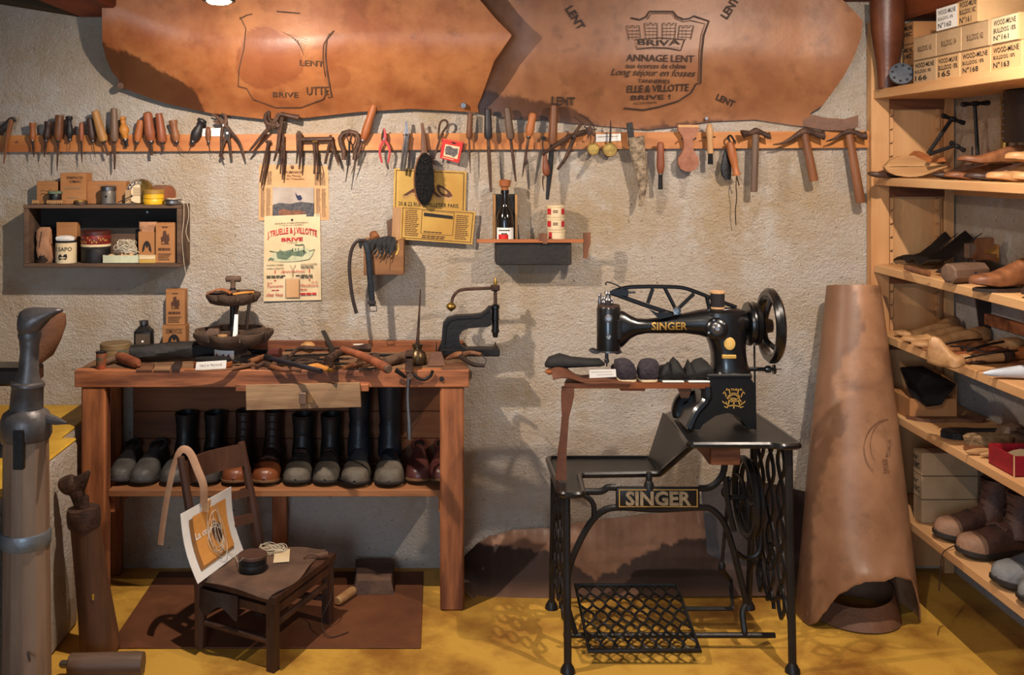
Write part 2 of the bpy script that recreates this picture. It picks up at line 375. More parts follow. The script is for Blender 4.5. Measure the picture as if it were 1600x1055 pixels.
def coons(Lc, Rc, Tc, Bc):
    def at(c, t):
        s = t*(len(c)-1); i = min(int(s), len(c)-2); q = s-i; return (c[i][0]*(1-q)+c[i+1][0]*q, c[i][1]*(1-q)+c[i+1][1]*q)
    def res(c):       # even spacing
        d = [0]
        for a, b_ in zip(c, c[1:]): d.append(d[-1]+math.hypot(b_[0]-a[0], b_[1]-a[1]))
        out = []
        for k in range(121):
            x = d[-1]*k/120; i = max(j for j in range(len(d)) if d[j] <= x+1e-9); i = min(i, len(c)-2); q = (x-d[i])/(d[i+1]-d[i]); out.append((c[i][0]*(1-q)+c[i+1][0]*q, c[i][1]*(1-q)+c[i+1][1]*q))
        return out
    Lc, Rc, Tc, Bc = map(res, (Lc, Rc, Tc, Bc))
    def f(u, v):
        l, r, t, b_ = at(Lc, v), at(Rc, v), at(Tc, u), at(Bc, u); o = []
        for k in (0, 1):
            o.append((1-u)*l[k]+u*r[k]+(1-v)*t[k]+v*b_[k]-((1-u)*(1-v)*Lc[0][k]+u*(1-v)*Rc[0][k]+(1-u)*v*Lc[-1][k]+u*v*Rc[-1][k]))
        return o
    return f
def hide(name, label, curves, depth, stain, rework, m, nu, nv):
    g = coons(*curves); t = T(name, label, 'hide', 'tanned hides on the wall')
    mb = MB().sheet(lambda u, v: W(*g(u, v), depth(*g(u, v))), nu, nv, .005); o = P('leather_sheet', mb, m, t, ang=1.2)
    me = o.data
    for nm, fn in (('stain', stain), ('rework', rework)):
        a = me.attributes.new(nm, 'FLOAT', 'POINT'); vals = []
        for v in me.vertices:
            d = v.co.y+CAMD; vals.append(fn(v.co.x/d*F+CX, CY-(v.co.z-CAMZ)/d*F))
        a.data.foreach_set('value', vals)
    return t
def rag(x, y, s, k=1): return (noise.noise(Vector((x/s, y/s, k)))+.5*noise.noise(Vector((x/s*2.7, y/s*2.7, k+3))))
BL = [(187, 135), (225, 150), (260, 162), (330, 177), (410, 186), (480, 184), (560, 175), (640, 170), (700, 173), (748, 176)]
def dep_left(px, py):
    t = (interp(BL, px)-py)/125; t = min(1.5, max(0, t)); e = ss(150, 320, px)
    return -(.045+.03*(1-e)+.17*math.sin(min(t, 1)*math.pi/2)**1.1-.02*max(0, t-1)+.012*math.sin(px/60)*min(t, 1))
def st_left(px, py):
    ys = interp([(155, 58), (170, 74), (200, 82), (225, 95), (245, 108), (275, 122), (298, 136), (310, 150), (316, 166), (322, 190), (330, 300)], px+3*rag(px, py, 9))
    return ss(-2, 2, py-ys-5*rag(px, py, 12))*.85
def rw_left(px, py):
    a = math.atan2(py-92, px-418); r = math.hypot((px-418)/52, (py-92)/46)-.06*math.sin(3*a+1)-.1*rag(px, py, 30)
    b_ = math.hypot((px-527)/20, (py-121)/18)
    v = .55*ss(1.05, .97, r)+.35*math.exp(-((r-1)/.03)**2); v2 = .4*ss(1.05, .9, b_)+.35*math.exp(-((b_-1)/.06)**2)
    return min(1, max(v, v2))
hl = hide('tanned_hide', 'orange-tan hide with dark stained lower left corner and faded stamp, above awls', 
    ([(158, -75), (159, 0), (160, 70), (166, 92), (175, 112), (186, 126), (187, 135)], [(690, -75), (750, 0), (775, 30), (800, 55), (772, 96), (758, 135), (752, 152), (746, 166), (748, 176)],
     [(158, -75), (400, -75), (690, -75)], BL), dep_left, st_left, rw_left, 'hide_left', 190, 76)
BR = [(700, 160), (760, 178), (800, 186), (860, 189), (930, 196), (1010, 203), (1060, 198), (1110, 190), (1180, 187), (1240, 196), (1262, 198)]
def dep_right(px, py):
    t = (interp(BR+[(1340, 200)], px)-py)/120; t = min(1.4, max(0, t))
    return -(.016+.075*math.sin(min(t, 1)*math.pi/2)**1.5*ss(700, 840, px)+.012*t+.02*ss(1240, 1340, px))
def st_right(px, py):
    ys = interp([(735, 138), (760, 142), (790, 149), (830, 155), (860, 160), (890, 168), (915, 182), (940, 200), (960, 215), (1000, 203), (1030, 196), (1075, 192), (1110, 187), (1125, 186), (1140, 200), (1200, 230)], px)
    return ss(-2, 2, py-ys-5*rag(px, py, 11))*.8
def rw_right(px, py):
    v = 0
    for (x, y, r) in ((932, 50, 6), (968, 42, 7), (963, 62, 6), (940, 66, 7), (903, 72, 3), (1165, 60, 6), (1176, 85, 5)): v = max(v, .7*math.exp(-((px-x)**2+(py-y)**2)/r**2))
    return min(1, v+.35*ss(.2, .7, rag(px, py, 45, 5)))
hr = hide('tanned_hide', 'brown hide stamped with castle crest and tannery name, above the hammers',
    ([(700, -70), (702, 60), (700, 160)], [(1290, -70), (1317, 0), (1333, 16), (1348, 32), (1345, 60), (1334, 90), (1318, 120), (1300, 145), (1285, 165), (1266, 177), (1262, 198)],
     [(700, -70), (1000, -70), (1290, -70)], BR), dep_right, st_right, rw_right, 'hide_right', 190, 78)
fl = MB().sheet(lambda u, v: W(1255+86*u, interp([(0, 176), (.4, 184), (.75, 186), (1, 180)], u)+v*interp([(0, 21), (.8, 18), (1, 19)], u), -.022-.045*u), 24, 6, .005)
o = P('torn_strip', fl, 'leather_brown', hr)
P('fastening_screw', MB().lathe(W(724, 165, -.082), W(724, 165, -.07), [(0, .003), (0, .01), (1, .012)], 12), 'steel', hl, 'white-capped screw')
P('fastening_screw', MB().lathe(W(188, 134, -.098), W(188, 134, -.07), [(0, .003), (0, .013), (1, .014)], 12), 'rust', hl)
P('fastening_screw', MB().lathe(W(1104, 185, -.035), W(1104, 185, -.02), [(0, .003), (0, .006), (1, .006)], 10), 'steel', hr)
def on_hide(dep): return lambda px, py, l=0: W(px, py, dep(px, py)-.0065-l)
fR = on_hide(dep_right); fL = on_hide(dep_left)
def htext(mb, f, s, cx, cy, w_, h, ang=0, bold=0, shear=0, arch=0):
    ca, sa = math.cos(ang), math.sin(ang)
    def g(u, v, l): 
        x = (u-.5)*w_; y = (v-.5)*h+arch*((u-.5)*2)**2; return f(cx+x*ca-y*sa, cy+x*sa+y*ca, l)
    return text(mb, g, s, 0, 0, 1, 1, 0, bold, shear)
m = MB()
htext(m, fR, 'ANNAGE LENT', 1032, 91, 106, 11, .02, .012); htext(m, fR, 'aux \u00e9corces de ch\u00eane', 1025, 103, 94, 8, .01, .012)
htext(m, fR, 'Long s\u00e9jour en fosses', 1021, 115, 132, 14, .02, .006, .35); htext(m, fR, 'TANNERIES', 1022, 127, 50, 6, .02, .012)
htext(m, fR, 'ELLE & VILLOTTE', 1028, 138, 98, 11.5, -.03, .02, .15); htext(m, fR, 'BRIVE !', 1017, 152, 62, 7.5, -.03, .012); htext(m, fR, '(Corr\u00e8ze)', 1008, 161, 36, 5.5, -.06)
P('stamped_lettering', m, 'ink_hide', hr)
for (x, y, a, s) in ((899, 28, 1.0, 40), (880, 158, .04, 36), (1134, 157, .42, 30), (1141, 12, -1.0, 36)): P('stamped_word', htext(MB(), fR, 'LENT', x, y, s, 13 if s > 31 else 10, a, .025), 'ink_hide', hr)
m = MB(); SH = [(986, 28), (1000, 31), (1010, 26), (1015, 18), (1052, 18), (1058, 26), (1068, 30), (1078, 29), (1084, 25), (1108, 33), (1100, 55), (1097, 80), (1096, 100), (1095, 130), (1088, 131), (1080, 145), (1060, 158), (1030, 167), (1005, 172), (975, 169)]
stroke(m, fR, SH, 2.6); stroke(m, fR, [(1012, 30), (1018, 21), (1050, 21), (1056, 29), (1068, 34), (1080, 32), (1102, 37), (1096, 55), (1093, 80), (1091, 128)], 1.0)
for k in range(4):            # crenellated towers of the crest
    x0, x1, y0, y1 = [(985, 1003, 40, 62), (1010, 1028, 36, 62), (1035, 1054, 36, 62), (1058, 1078, 40, 62)][k]; sk = (k-1.5)*3.4
    pts = [(x0+sk*.3, y1), (x0+sk-1, y0), (x0+sk+3, y0), (x0+sk+3, y0+3), (x0+sk+7, y0+3), (x0+sk+7, y0), (x0+sk+11, y0), (x0+sk+11, y0+3), (x0+sk+15, y0+3), (x0+sk+15, y0), (x1+sk+1, y0), (x1+sk*.3, y1)]
    stroke(m, fR, pts, 1.1)
    for q in range(3): stroke(m, fR, [(x0+sk*.6, y0+8+q*5), (x1+sk*.6, y0+8+q*5)], .6)
    for q in range(2): stroke(m, fR, [(x0+6+q*6+sk*.5, y0+5), (x0+6+q*6+sk*.4, y1)], .5)
stroke(m, fR, [(996, 77), (1018, 74), (1042, 75), (1064, 79), (1070, 62)], 1.4); stroke(m, fR, [(996, 77), (992, 62), (1030, 59), (1072, 62)], 1.2)
for q in range(24): stroke(m, fR, [(998+q*2.7, 77), (999+q*2.7, 73)], .5)
htext(m, fR, 'BRIVA', 1030, 67, 66, 9, 0, .012, 0, -2)
P('stamped_crest', m, 'ink_hide', hr)
m = MB()
stroke(m, fL, [(374, 30), (385, 24), (394, 22)], 2.2); stroke(m, fL, [(375, 26), (384, 45), (381, 75), (373, 110), (372, 135), (385, 138), (395, 155), (430, 168), (470, 168), (505, 155), (512, 140)], 1.6); stroke(m, fL, [(432, 18), (468, 21)], 2.6)
stroke(m, fL, [(521, 48), (510, 62), (508, 90), (512, 120), (518, 152), (512, 152)], 2.2); stroke(m, fL, [(515, 52), (505, 70), (504, 95), (508, 120)], 1)
P('faded_shield_line', m, 'ink_faded', hl)
for s, x, y, w_, h, a in (('LENT', 487, 99, 38, 9, .05), ('UTTE', 496, 142, 34, 13, -.02), ('BRIVE', 446, 148, 40, 8, .02)): P('faded_lettering', htext(MB(), fL, s, x, y, w_, h, a, .01), 'ink_faded', hl)
m = MB()
for q in range(7): stroke(m, fL, [(440+q*4, 50+q*2), (480-q, 62+q*4)], .5)
P('faded_hatching', m, 'ink_faded', hl)
# ================================================================ tool rail and the tools hanging on it
RY = -.026                       # rail face
t = T('tool_rail', 'long varnished pine batten screwed to the wall, holding the hand tools', 'rail')
P('batten', MB().prism([W(-30, 212, 0), W(1357, 205, 0), W(1357, 231, 0), W(-30, 238, 0)], (0, RY, 0)), 'rail_pine', t, smooth=False)
for px in (28, 1146): P('knot', MB().lathe(W(px, 222, RY), W(px, 222, RY-.0006), [(0, .011), (1, .009)], 10, (1, .45) if px < 99 else (1, 1)), 'bench_plank', t)
TY = -.052                       # tools hang just proud of the rail
HP = {'spool': [(0, .5), (0, .92), (.06, 1), (.22, .82), (.4, .72), (.7, .98), (.85, .85), (1, .5)],
      'bulb': [(0, .3), (.03, .85), (.1, .95), (.2, .6), (.28, .55), (.45, .85), (.62, 1), (.8, .85), (.95, .45), (1, .4)],
      'straight': [(0, .5), (0, .85), (.04, .95), (.3, .92), (.7, 1), (.9, .9), (1, .55)],
      'slim': [(0, .3), (.04, .7), (.2, .9), (.6, 1), (.85, .9), (1, .6)],
      'pear': [(0, .35), (.04, .75), (.15, .9), (.35, .85), (.7, 1), (.88, .8), (1, .5)],
      'turned': [(0, .3), (.02, .55), (.1, .6), (.16, .45), (.22, .55), (.32, .45), (.5, .95), (.62, 1), (.75, .7), (.9, .45), (1, .4)],
      'file': [(0, .4), (.02, .75), (.15, .8), (.6, .95), (.92, 1), (1, .75)],
      'oval': [(0, .3), (.08, .75), (.3, 1), (.55, .95), (.85, .55), (1, .5)]}
def awl(name, label, top, joint, tip, kind, wpx, wood, bw=2.6, blade='rust', shape='spike', bend=None, ferr='steel', Y=TY, flat=1, group='awls and small tools on the rail'):
    t = T(name, label, name.replace('_', ' ').split()[-1], group); a, b, c = W(*top, Y), W(*joint, Y), W(*tip, Y+.004); k = K(Y); r = wpx*k/2
    P('handle', MB().lathe(a, b, [(q, s*r) for q, s in HP[kind]], 14, (flat, 1)), 'wood_'+wood, t)
    fe = b+(b-a).normalized()*r*.35
    P('ferrule', MB().lathe(b-(b-a).normalized()*r*.25, fe, [(0, r*.55), (.3, r*.6), (.8, r*.5), (1, r*.4)], 12), ferr, t)
    mid = [W(*bend, Y)] if bend else [b.lerp(c, .5)]; rb = bw*k/2
    prof = {'spike': [rb, rb*.85, rb*.25], 'file': [rb, rb*1.15, rb*.6], 'chisel': [rb, rb, rb*1.1], 'thin': [rb*.5, rb*.45, rb*.2], 'hook': [rb*.6, rb*.5, rb*.3]}[shape]
    pts = spline([b, mid[0], c], 5); rr = [interp([(0, prof[0]), (.5, prof[1]), (1, prof[2])], i/(len(pts)-1)) for i in range(len(pts))]
    P('blade', MB().tube(pts, rr, 7, sq=(.6, 1)), blade, t)
    return t
A = awl
A('sewing_awl', 'short orange-brown spool-handled awl, second tool from the left end of the rail', (51, 192), (51, 220), (53, 246), 'spool', 11, 'orange', 5)
A('sewing_awl', 'nearly black spool-handled awl, third tool from the left on the rail', (76, 190), (72, 220), (69, 246), 'spool', 13, 'dark', 5)
A('round_file', 'thick brown-handled spike with long dark shaft, fourth tool on the rail', (93, 180), (91, 220), (89, 267), 'straight', 14, 'brown', 4.5)
A('sewing_awl', 'black bulbous awl with flared cap and hooked needle, left part of the rail', (108, 181), (109, 219), (107, 238), 'bulb', 12, 'black', 2, shape='hook', bend=(109, 228))
A('sewing_awl', 'slender reddish-brown awl between the black bulb awl and dark knob awl', (127, 191), (127, 220), (128, 255), 'slim', 8, 'red', 4)
A('sewing_awl', 'dark red-brown pear-handled awl leaning behind the pale thick handle', (140, 184), (145, 221), (149, 247), 'pear', 12, 'dark', 3, shape='thin', Y=TY+.006)
A('channel_knife', 'thick pale octagonal wooden handle leaning to the left, short blade', (148, 173), (162, 221), (169, 243), 'file', 15, 'yellow', 4, shape='chisel', Y=TY-.008)
A('round_file', 'tall grey-brown handle with long straight steel shaft beside the orange turned knob', (178, 169), (179, 221), (179, 265), 'file', 13, 'grey', 4, shape='file')
A('edge_tool', 'bright orange turned bulb handle with a stub of metal', (191, 182), (196, 219), (198, 229), 'turned', 16, 'gold', 6, 'iron_dull', 'chisel')
A('edge_tool', 'tan handle tucked left of the two big orange handles, tilted', (220, 187), (214, 222), (211, 235), 'pear', 13, 'orange', 4, Y=TY+.006)
A('edge_tool', 'fattest orange wooden handle with short steel blade, middle of three orange handles', (230, 175), (236, 222), (237, 243), 'pear', 17, 'red', 5, shape='chisel', Y=TY-.006)
A('edge_tool', 'square-topped orange handle, rightmost of the three orange handles', (248, 177), (254, 222), (255, 234), 'file', 15, 'red', 4.5, shape='chisel')
A('curved_awl', 'brown spool-handled awl with a bent thin needle pointing right', (270, 188), (276, 222), (287, 238), 'spool', 14, 'brown', 3, shape='thin', bend=(280, 230))
A('sewing_awl', 'dark tilted awl with flared wooden cap, needle pointing down left', (317, 186), (301, 222), (295, 235), 'bulb', 17, 'black', 3, shape='thin')
A('small_awl', 'tiny brown egg-shaped awl in front of the white paper slip', (325, 198), (326, 222), (331, 244), 'oval', 9, 'brown', 2.4, shape='thin', bend=(328, 234))
A('long_awl', 'long awl hung diagonally with pale neck, orange bulb and dark grip', (585, 163), (567, 220), (549, 272), 'pear', 14, 'orange', 3.6)
A('thin_file', 'thin file with slim brown handle right of the red packet', (735, 176), (733, 216), (735, 271), 'file', 10, 'brown', 3.4, shape='spike', group='files on the rail')
A('round_file', 'long round file with dark grey handle reaching up over the hide edge', (762, 170), (763, 217), (767, 300), 'file', 13, 'black', 5.5, shape='file', Y=-.066, group='files on the rail')
A('round_file', 'long file with grey-brown handle leaning slightly right of the dark grey one', (792, 168), (798, 217), (806, 284), 'file', 13, 'grey', 4.4, shape='file', Y=-.066, group='files on the rail')
A('leather_knife', 'curvy orange-handled knife with tapering blade pointing down left', (833, 176), (826, 214), (816, 277), 'pear', 14, 'orange', 5, Y=-.062, group='files on the rail')
A('long_chisel', 'longest chisel on the rail with pale brown handle and dark broad shaft', (866, 164), (863, 226), (855, 312), 'file', 14, 'brown', 8, 'iron_dull', 'file', Y=-.066, group='files on the rail')
# leftmost tool: wooden stick with a dark curved head
t = T('hooked_stick', 'brown stick with a dark hooked head at the far left end of the rail', 'tool')
P('handle', MB().tube(spline([W(18, 186, TY), W(14, 203, TY), W(10, 221, TY), W(6, 256, TY)], 4), [.010, .011, .011, .011, .010, .010, .009, .008, .007, .006, .004, .003, .002], 8), 'wood_brown', t)
P('head', MB().tube(spline([W(25, 190, TY), W(18, 186, TY-.004), W(8, 198, TY-.004), W(-14, 212, TY-.006)], 4), [.003, .006, .008, .009, .009, .011, .012, .014, .015, .015, .014, .013, .012], 8, sq=(.5, 1)), 'leather_dark', t)
# small paper slips pinned behind the tools
for c, nm in ((((316, 201), (350, 200), (350, 213), (316, 213)), 'small blank white paper slip behind the lasting pincers'), (((931, 210), (970, 209), (970, 220), (931, 222)), 'white paper slip behind the two brass gauges')):
    f = quad(*c, RY-.001); t = T('paper_slip', nm, 'paper'); P('slip', MB().sheet(lambda u, v: f(u, v, .001+.002*math.sin(u*3)), 6, 2, .0006), 'paper_white', t)
    if c[0][0] > 900: P('faint_line', rect(MB(), f, .08, .3, .86, .38, .004), 'ink_grey', t)
def rod(t, name, pts, r, m='rust', n=7, sq=(1, 1), Y=TY, sm=5):
    p = [W(q[0], q[1], q[2] if len(q) > 2 else Y) for q in pts]; p = spline(p, sm) if len(p) > 2 else p; k = K(Y)
    rr = [interp([(i/(len(r)-1), x*k/2) for i, x in enumerate(r)], j/(len(p)-1)) for j in range(len(p))] if isinstance(r, (list, tuple)) else r*k/2
    return P(name, MB().tube(p, rr, n, sq=sq), m, t)
def pivot(t, px, py, r=4, m='steel', Y=TY): return P('rivet', MB().lathe(W(px, py, Y-.012), W(px, py, Y+.004), [(0, .001), (0, r*.8*K(Y)), (.2, r*K(Y)), (1, r*K(Y))], 10), m, t)
# lasting pincers
t = T('lasting_pincers', 'rusty lasting pincers with hooked jaws hung open left of the calendar', 'pincers', 'pincers on the rail')
rod(t, 'jaw', [(330, 178), (338, 182), (345, 190), (351, 198)], [2, 5, 7, 8], sq=(.7, 1)); rod(t, 'jaw', [(346, 177), (352, 182), (352, 190), (350, 198)], [2, 6, 7, 8], Y=TY-.006, sq=(.7, 1))
P('hammer_face', MB().prism([W(332, 190, TY), W(340, 186, TY), W(346, 193, TY), (W(340, 196, TY))], (0, .012, 0)), 'rust', t)
rod(t, 'handle_arm', [(348, 196), (346, 215), (346, 238), (350, 250)], [6, 5, 4, 2]); rod(t, 'handle_arm', [(352, 196), (362, 208), (373, 222), (380, 240), (382, 248)], [7, 6, 5, 4, 2]); pivot(t, 350, 196, 3)
t = T('end_nippers', 'dark short nippers with both handles pointing down beside the open lasting pincers', 'pincers', 'pincers on the rail')
P('jaw_block', MB().prism([W(350, 201, TY-.006), W(356, 197, TY-.006), (W(360, 203, TY-.006)), W(360, 214, TY-.006), W(355, 220, TY-.006), W(350, 214, TY-.006)], (0, .014, 0)), 'iron_dull', t)
rod(t, 'handle_arm', [(353, 214), (348, 228), (343, 245)], [6, 5, 4]); rod(t, 'handle_arm', [(357, 214), (359, 228), (361, 246)], [6, 5, 4]); pivot(t, 355, 208, 2.5)
t = T('carpenter_pincers', 'large rusty pincers with round jaws and a side hammer bar overlapping the hide', 'pincers', 'pincers on the rail')
Yp = -.075
rod(t, 'jaw', [(421, 173), (415, 180), (415, 190), (422, 196), (436, 197)], [4, 6, 7, 8, 9], Y=Yp); rod(t, 'jaw', [(421, 173), (420, 184), (424, 190)], [3, 4, 3], Y=Yp)
rod(t, 'handle_arm', [(437, 177), (425, 195), (407, 215), (389, 237)], [7, 8, 6, 3], Y=Yp); rod(t, 'handle_arm', [(441, 183), (437, 205), (434, 230), (428, 252)], [7, 7, 6, 3], Y=Yp)
rod(t, 'hammer_bar', [(438, 178), (452, 181), (467, 184)], [6, 7, 9], Y=Yp, n=6); pivot(t, 434, 196, 4, 'rust', Yp)
t = T('dividers', 'pair of long rusty dividers hanging over the left edge of the calendar', 'dividers'); rod(t, 'leg', [(420, 221), (413, 250), (406, 285)], [5, 4, 2]); rod(t, 'leg', [(420, 221), (416, 255), (409, 290)], [5, 4, 2], Y=TY+.008); rod(t, 'head', [(415, 221), (424, 222)], 5)
t = T('tweezers', 'slim iron tweezers hanging in front of the calendar top', 'tweezers'); rod(t, 'leg', [(441, 214), (440, 245), (438, 272)], [5, 4, 2]); rod(t, 'leg', [(443, 214), (443, 250), (441, 278)], [5, 4, 2], Y=TY+.007); rod(t, 'head', [(442, 211), (442, 222)], 6)
t = T('calipers', 'iron calipers with round head and two straight legs on the rail', 'calipers'); P('head', MB().lathe(W(467, 208, TY-.008), W(467, 208, TY+.004), [(0, .001), (0, .009), (1, .009)], 12), 'rust', t)
rod(t, 'leg', [(465, 208), (465, 235), (463, 256)], [6, 4, 2]); rod(t, 'leg', [(469, 208), (469, 240), (468, 265)], [7, 5, 2], Y=TY-.004)
t = T('iron_bar', 'flat rusty iron bar lying sideways along the rail', 'bar'); rod(t, 'bar_body', [(470, 218), (518, 217)], 7, n=6, Y=TY-.006); rod(t, 'bar_end', [(514, 217), (519, 217)], 8.5, n=8, Y=TY-.006)
t = T('skiving_iron', 'narrow iron tool with small wire loop hanging below the sideways bar', 'tool'); rod(t, 'shaft', [(490, 222), (492, 250), (491, 272)], [5, 4, 4]); rod(t, 'shaft', [(494, 222), (496, 260), (496, 282)], [4, 3, 2], Y=TY+.008); rod(t, 'wire_loop', [(493, 236), (500, 260), (499, 270), (495, 271)], 1.4, 'iron_dull'); rod(t, 'collar', [(488, 221), (496, 221)], 3.5, 'brass', Y=TY-.005)
t = T('bone_folder', 'inverted V of two flat iron strips right of the sideways bar', 'tool'); rod(t, 'strip', [(515, 222), (508, 256)], 4.5); rod(t, 'strip', [(516, 211), (521, 232), (528, 253)], 4.5, Y=TY-.004); rod(t, 'tip', [(527, 251), (530, 259)], [4, 1], Y=TY-.004)
t = T('horseshoe_iron', 'omega-shaped flat iron horseshoe hung on the rail', 'iron'); P('shoe', MB().tube([W(*q, TY) for q in ((537, 250), (537, 236), (533, 226), (531, 216), (536, 208), (546, 205.5), (556, 208), (561, 216), (559, 226), (555, 236), (554, 250))], 7*K(TY)/2, 6, sq=(.5, 1)), 'rust', t)
t = T('packing_needle', 'long dark needle with bow end hanging through the horseshoe', 'needle'); rod(t, 'bow', [(545, 222), (542, 212), (546, 207), (550, 212), (547, 222)], 2.2, Y=TY-.01); rod(t, 'shaft', [(546, 220), (545, 250), (540, 285)], [4, 3, 1], 'iron_dull', Y=TY-.01)
t = T('small_pliers', 'small pliers with red coated handles on the rail', 'pliers'); rod(t, 'jaw', [(600, 200), (598, 212), (599, 220)], [2, 5, 7]); rod(t, 'jaw', [(600, 200), (602, 212), (600, 220)], [2, 5, 7], 'red_grip', Y=TY-.003)
rod(t, 'grip', [(600, 218), (594, 230), (594, 243), (597, 255)], [5, 4.5, 4, 3], 'red_grip'); rod(t, 'grip', [(600, 218), (607, 228), (609, 240), (606, 255)], [5, 4.5, 4, 3], 'red_grip'); pivot(t, 600, 217, 1.8)
t = T('steel_pliers', 'long shiny steel pliers closed, pointing up left of the brush', 'pliers'); P('jaw_block', MB().loft([[W(635-a, y, TY-.006), W(635+a, y, TY-.006), W(635+a, y, TY+.006), W(635-a, y, TY+.006)] for y, a in ((189, 1.2), (200, 2.4), (212, 3.5), (217, 3))]), 'steel', t)
rod(t, 'handle_arm', [(634, 214), (630, 238), (627, 267)], [6, 5, 3.5], 'steel'); rod(t, 'handle_arm', [(637, 214), (635, 238), (631, 268)], [6, 5, 3.5], 'steel', Y=TY-.003); rod(t, 'cutter', [(630, 211), (641, 213)], 3, 'steel'); pivot(t, 635, 211, 2.5, 'rust')
# brush hung by a strap
t = T('bristle_brush', 'long oval black-bristled shoe brush hanging over the yellow card', 'brush')
rod(t, 'hanging_strap', [(659, 192), (661, 205), (662, 222), (663, 240)], [4, 6, 9, 11], 'leather_brown', sq=(.5, 1)); Yb = -.062
def ov(s, dx, dy, Y, n=26): return [W(661+dx+s*15*math.cos(q*2*math.pi/n)*(1+.05*math.sin(q*2*math.pi/n)), 280+dy+s*41.5*math.sin(q*2*math.pi/n), Y) for q in range(n)]
P('wooden_back', MB().loft([ov(.9, 0, 0, Yb+.03), ov(1, 0, 0, Yb+.024), ov(1, 0, 0, Yb+.012), ov(.92, 0, 0, Yb+.008)]), 'wood_brown', t)
bm_ = MB().loft([ov(.94, 1, 0, Yb+.008), ov(1.0, 2.5, 0, Yb-.008), ov(.97, 3, 0, Yb-.016), ov(.8, 3, 0, Yb-.0185)]); rr = random.Random(3)
for _ in range(700):
    a = rr.uniform(0, 6.283); s = math.sqrt(rr.random())*.97; x, y = 664+s*14.6*math.cos(a), 280+s*40*math.sin(a); p = W(x, y, Yb-.014); q = W(x+rr.uniform(-1.6, 1.6)+s*1.5*math.cos(a), y+rr.uniform(-2, 2)+s*2*math.sin(a), Yb-.023); bm_.tube([p, q], [.0016, .0007], 3)
P('bristles', bm_, 'bristle', t)
t = T('wire_loop_tool', 'thick dark wire bent into a loop above the red packet', 'tool'); rod(t, 'wire', [(679, 246), (684, 228), (690, 210), (699, 195), (696, 188), (689, 190), (686, 200), (685, 218)], [2, 3.5, 3.5, 3.5, 3.5, 3.5, 3.5, 3], 'rust')
f = quad((692, 216), (724, 222), (717, 255), (687, 247), TY+.004)
t = T('needle_packet', 'small bright red packet with a grey picture of needles, pinned to the rail', 'packet'); P('sleeve', MB().prism([f(0, 0), f(1, 0), f(1, 1), f(0, 1)], (0, .005, 0)), 'red', t, smooth=False)
P('picture_panel', rect(MB(), f, .16, .26, .88, .84), 'paper', t); P('picture', patch(MB(), f, [(.22, .35), (.4, .3), (.6, .38), (.82, .34), (.84, .62), (.7, .8), (.45, .74), (.25, .76), (.2, .55)], .0012), mat('needle_print', (120, 110, 104), .5, c2=(50, 46, 46), scale=120, bump=0), t); P('hang_slot', patch(MB(), f, [(.4, .1), (.55, .08), (.72, .14), (.55, .18)], .001), 'ink', t)
m = MB(); [rect(m, f, .06+i*.1, 0.02, .1+i*.1, .05) for i in range(9)]; P('perforation', m, 'paper_yellow', t); P('print_line', rect(MB(), f, .12, .9, .7, .93), 'paper', t)
t = T('drop_handle_awl', 'small awl hanging upside down with red-brown drop handle by the long chisel', 'awl', 'awls and small tools on the rail'); P('handle', MB().lathe(W(851, 241, -.075), W(854, 275, -.075), [(q, s*6*K(TY)) for q, s in ((0, .5), (.2, .6), (.6, .95), (.85, 1), (.97, .6), (1, .2))], 12), 'wood_red', t)
rod(t, 'hook', [(848, 215), (848, 228), (850, 242)], [3, 2, 4], 'iron_dull', Y=-.07); rod(t, 'needle', [(849, 274), (848, 285), (850, 299)], [3, 2, 1], Y=-.075); P('nail_head', MB().lathe(W(849, 216, -.05), W(849, 216, -.02), [(0, .001), (0, .008), (.3, .009), (1, .003)], 10), 'iron_dull', t)
t = T('revolving_punch', 'rusty revolving punch pliers with a spiked wheel, hung crosswise', 'pliers'); Yq = -.088
rod(t, 'handle_arm', [(846, 241), (862, 232), (885, 216), (908, 208), (916, 206)], [6, 6, 7, 10, 8], Y=Yq); rod(t, 'handle_arm', [(871, 265), (885, 245), (895, 220), (901, 205), (908, 194)], [4, 6, 7, 6, 4], Y=Yq+.01); pivot(t, 897, 213, 4, 'rust', Yq)
m = MB().lathe(W(921, 205, Yq-.008), W(921, 205, Yq+.004), [(0, .004), (0, .017), (1, .017), (1, .004)], 14)
for a in range(6): c = W(921, 205, Yq); d = Vector((math.cos(a*1.047+.3), 0, math.sin(a*1.047+.3))); m.tube([c+d*.015, c+d*.028], .003, 6)
P('punch_wheel', m, 'rust', t)
for x, y, r, top, lb in ((927, 233, 9.5, (928, 192), 'smaller round brass gauge on a thin wire, left of its pair'), (953, 234, 11, (954, 188), 'larger round brass gauge on a spike, right of its pair')):
    t = T('brass_gauge', lb, 'gauge', 'brass gauges'); P('disc', MB().lathe(W(x, y, TY-.012), W(x, y, TY+.006), [(0, .001), (0, r*.7*K(TY)), (.12, r*.75*K(TY)), (.1, r*.9*K(TY)), (.2, r*K(TY)), (1, r*K(TY))], 24), 'brass', t); rod(t, 'hanger', [(x, y-r), (top[0], (y+top[1])/2-8), top] if x > 940 else [(x, y-r), (930, 215), (928, 200), (920, 188), (905, 178)], [3.5, 3, 1] if x > 940 else 1.4, 'iron_dull')
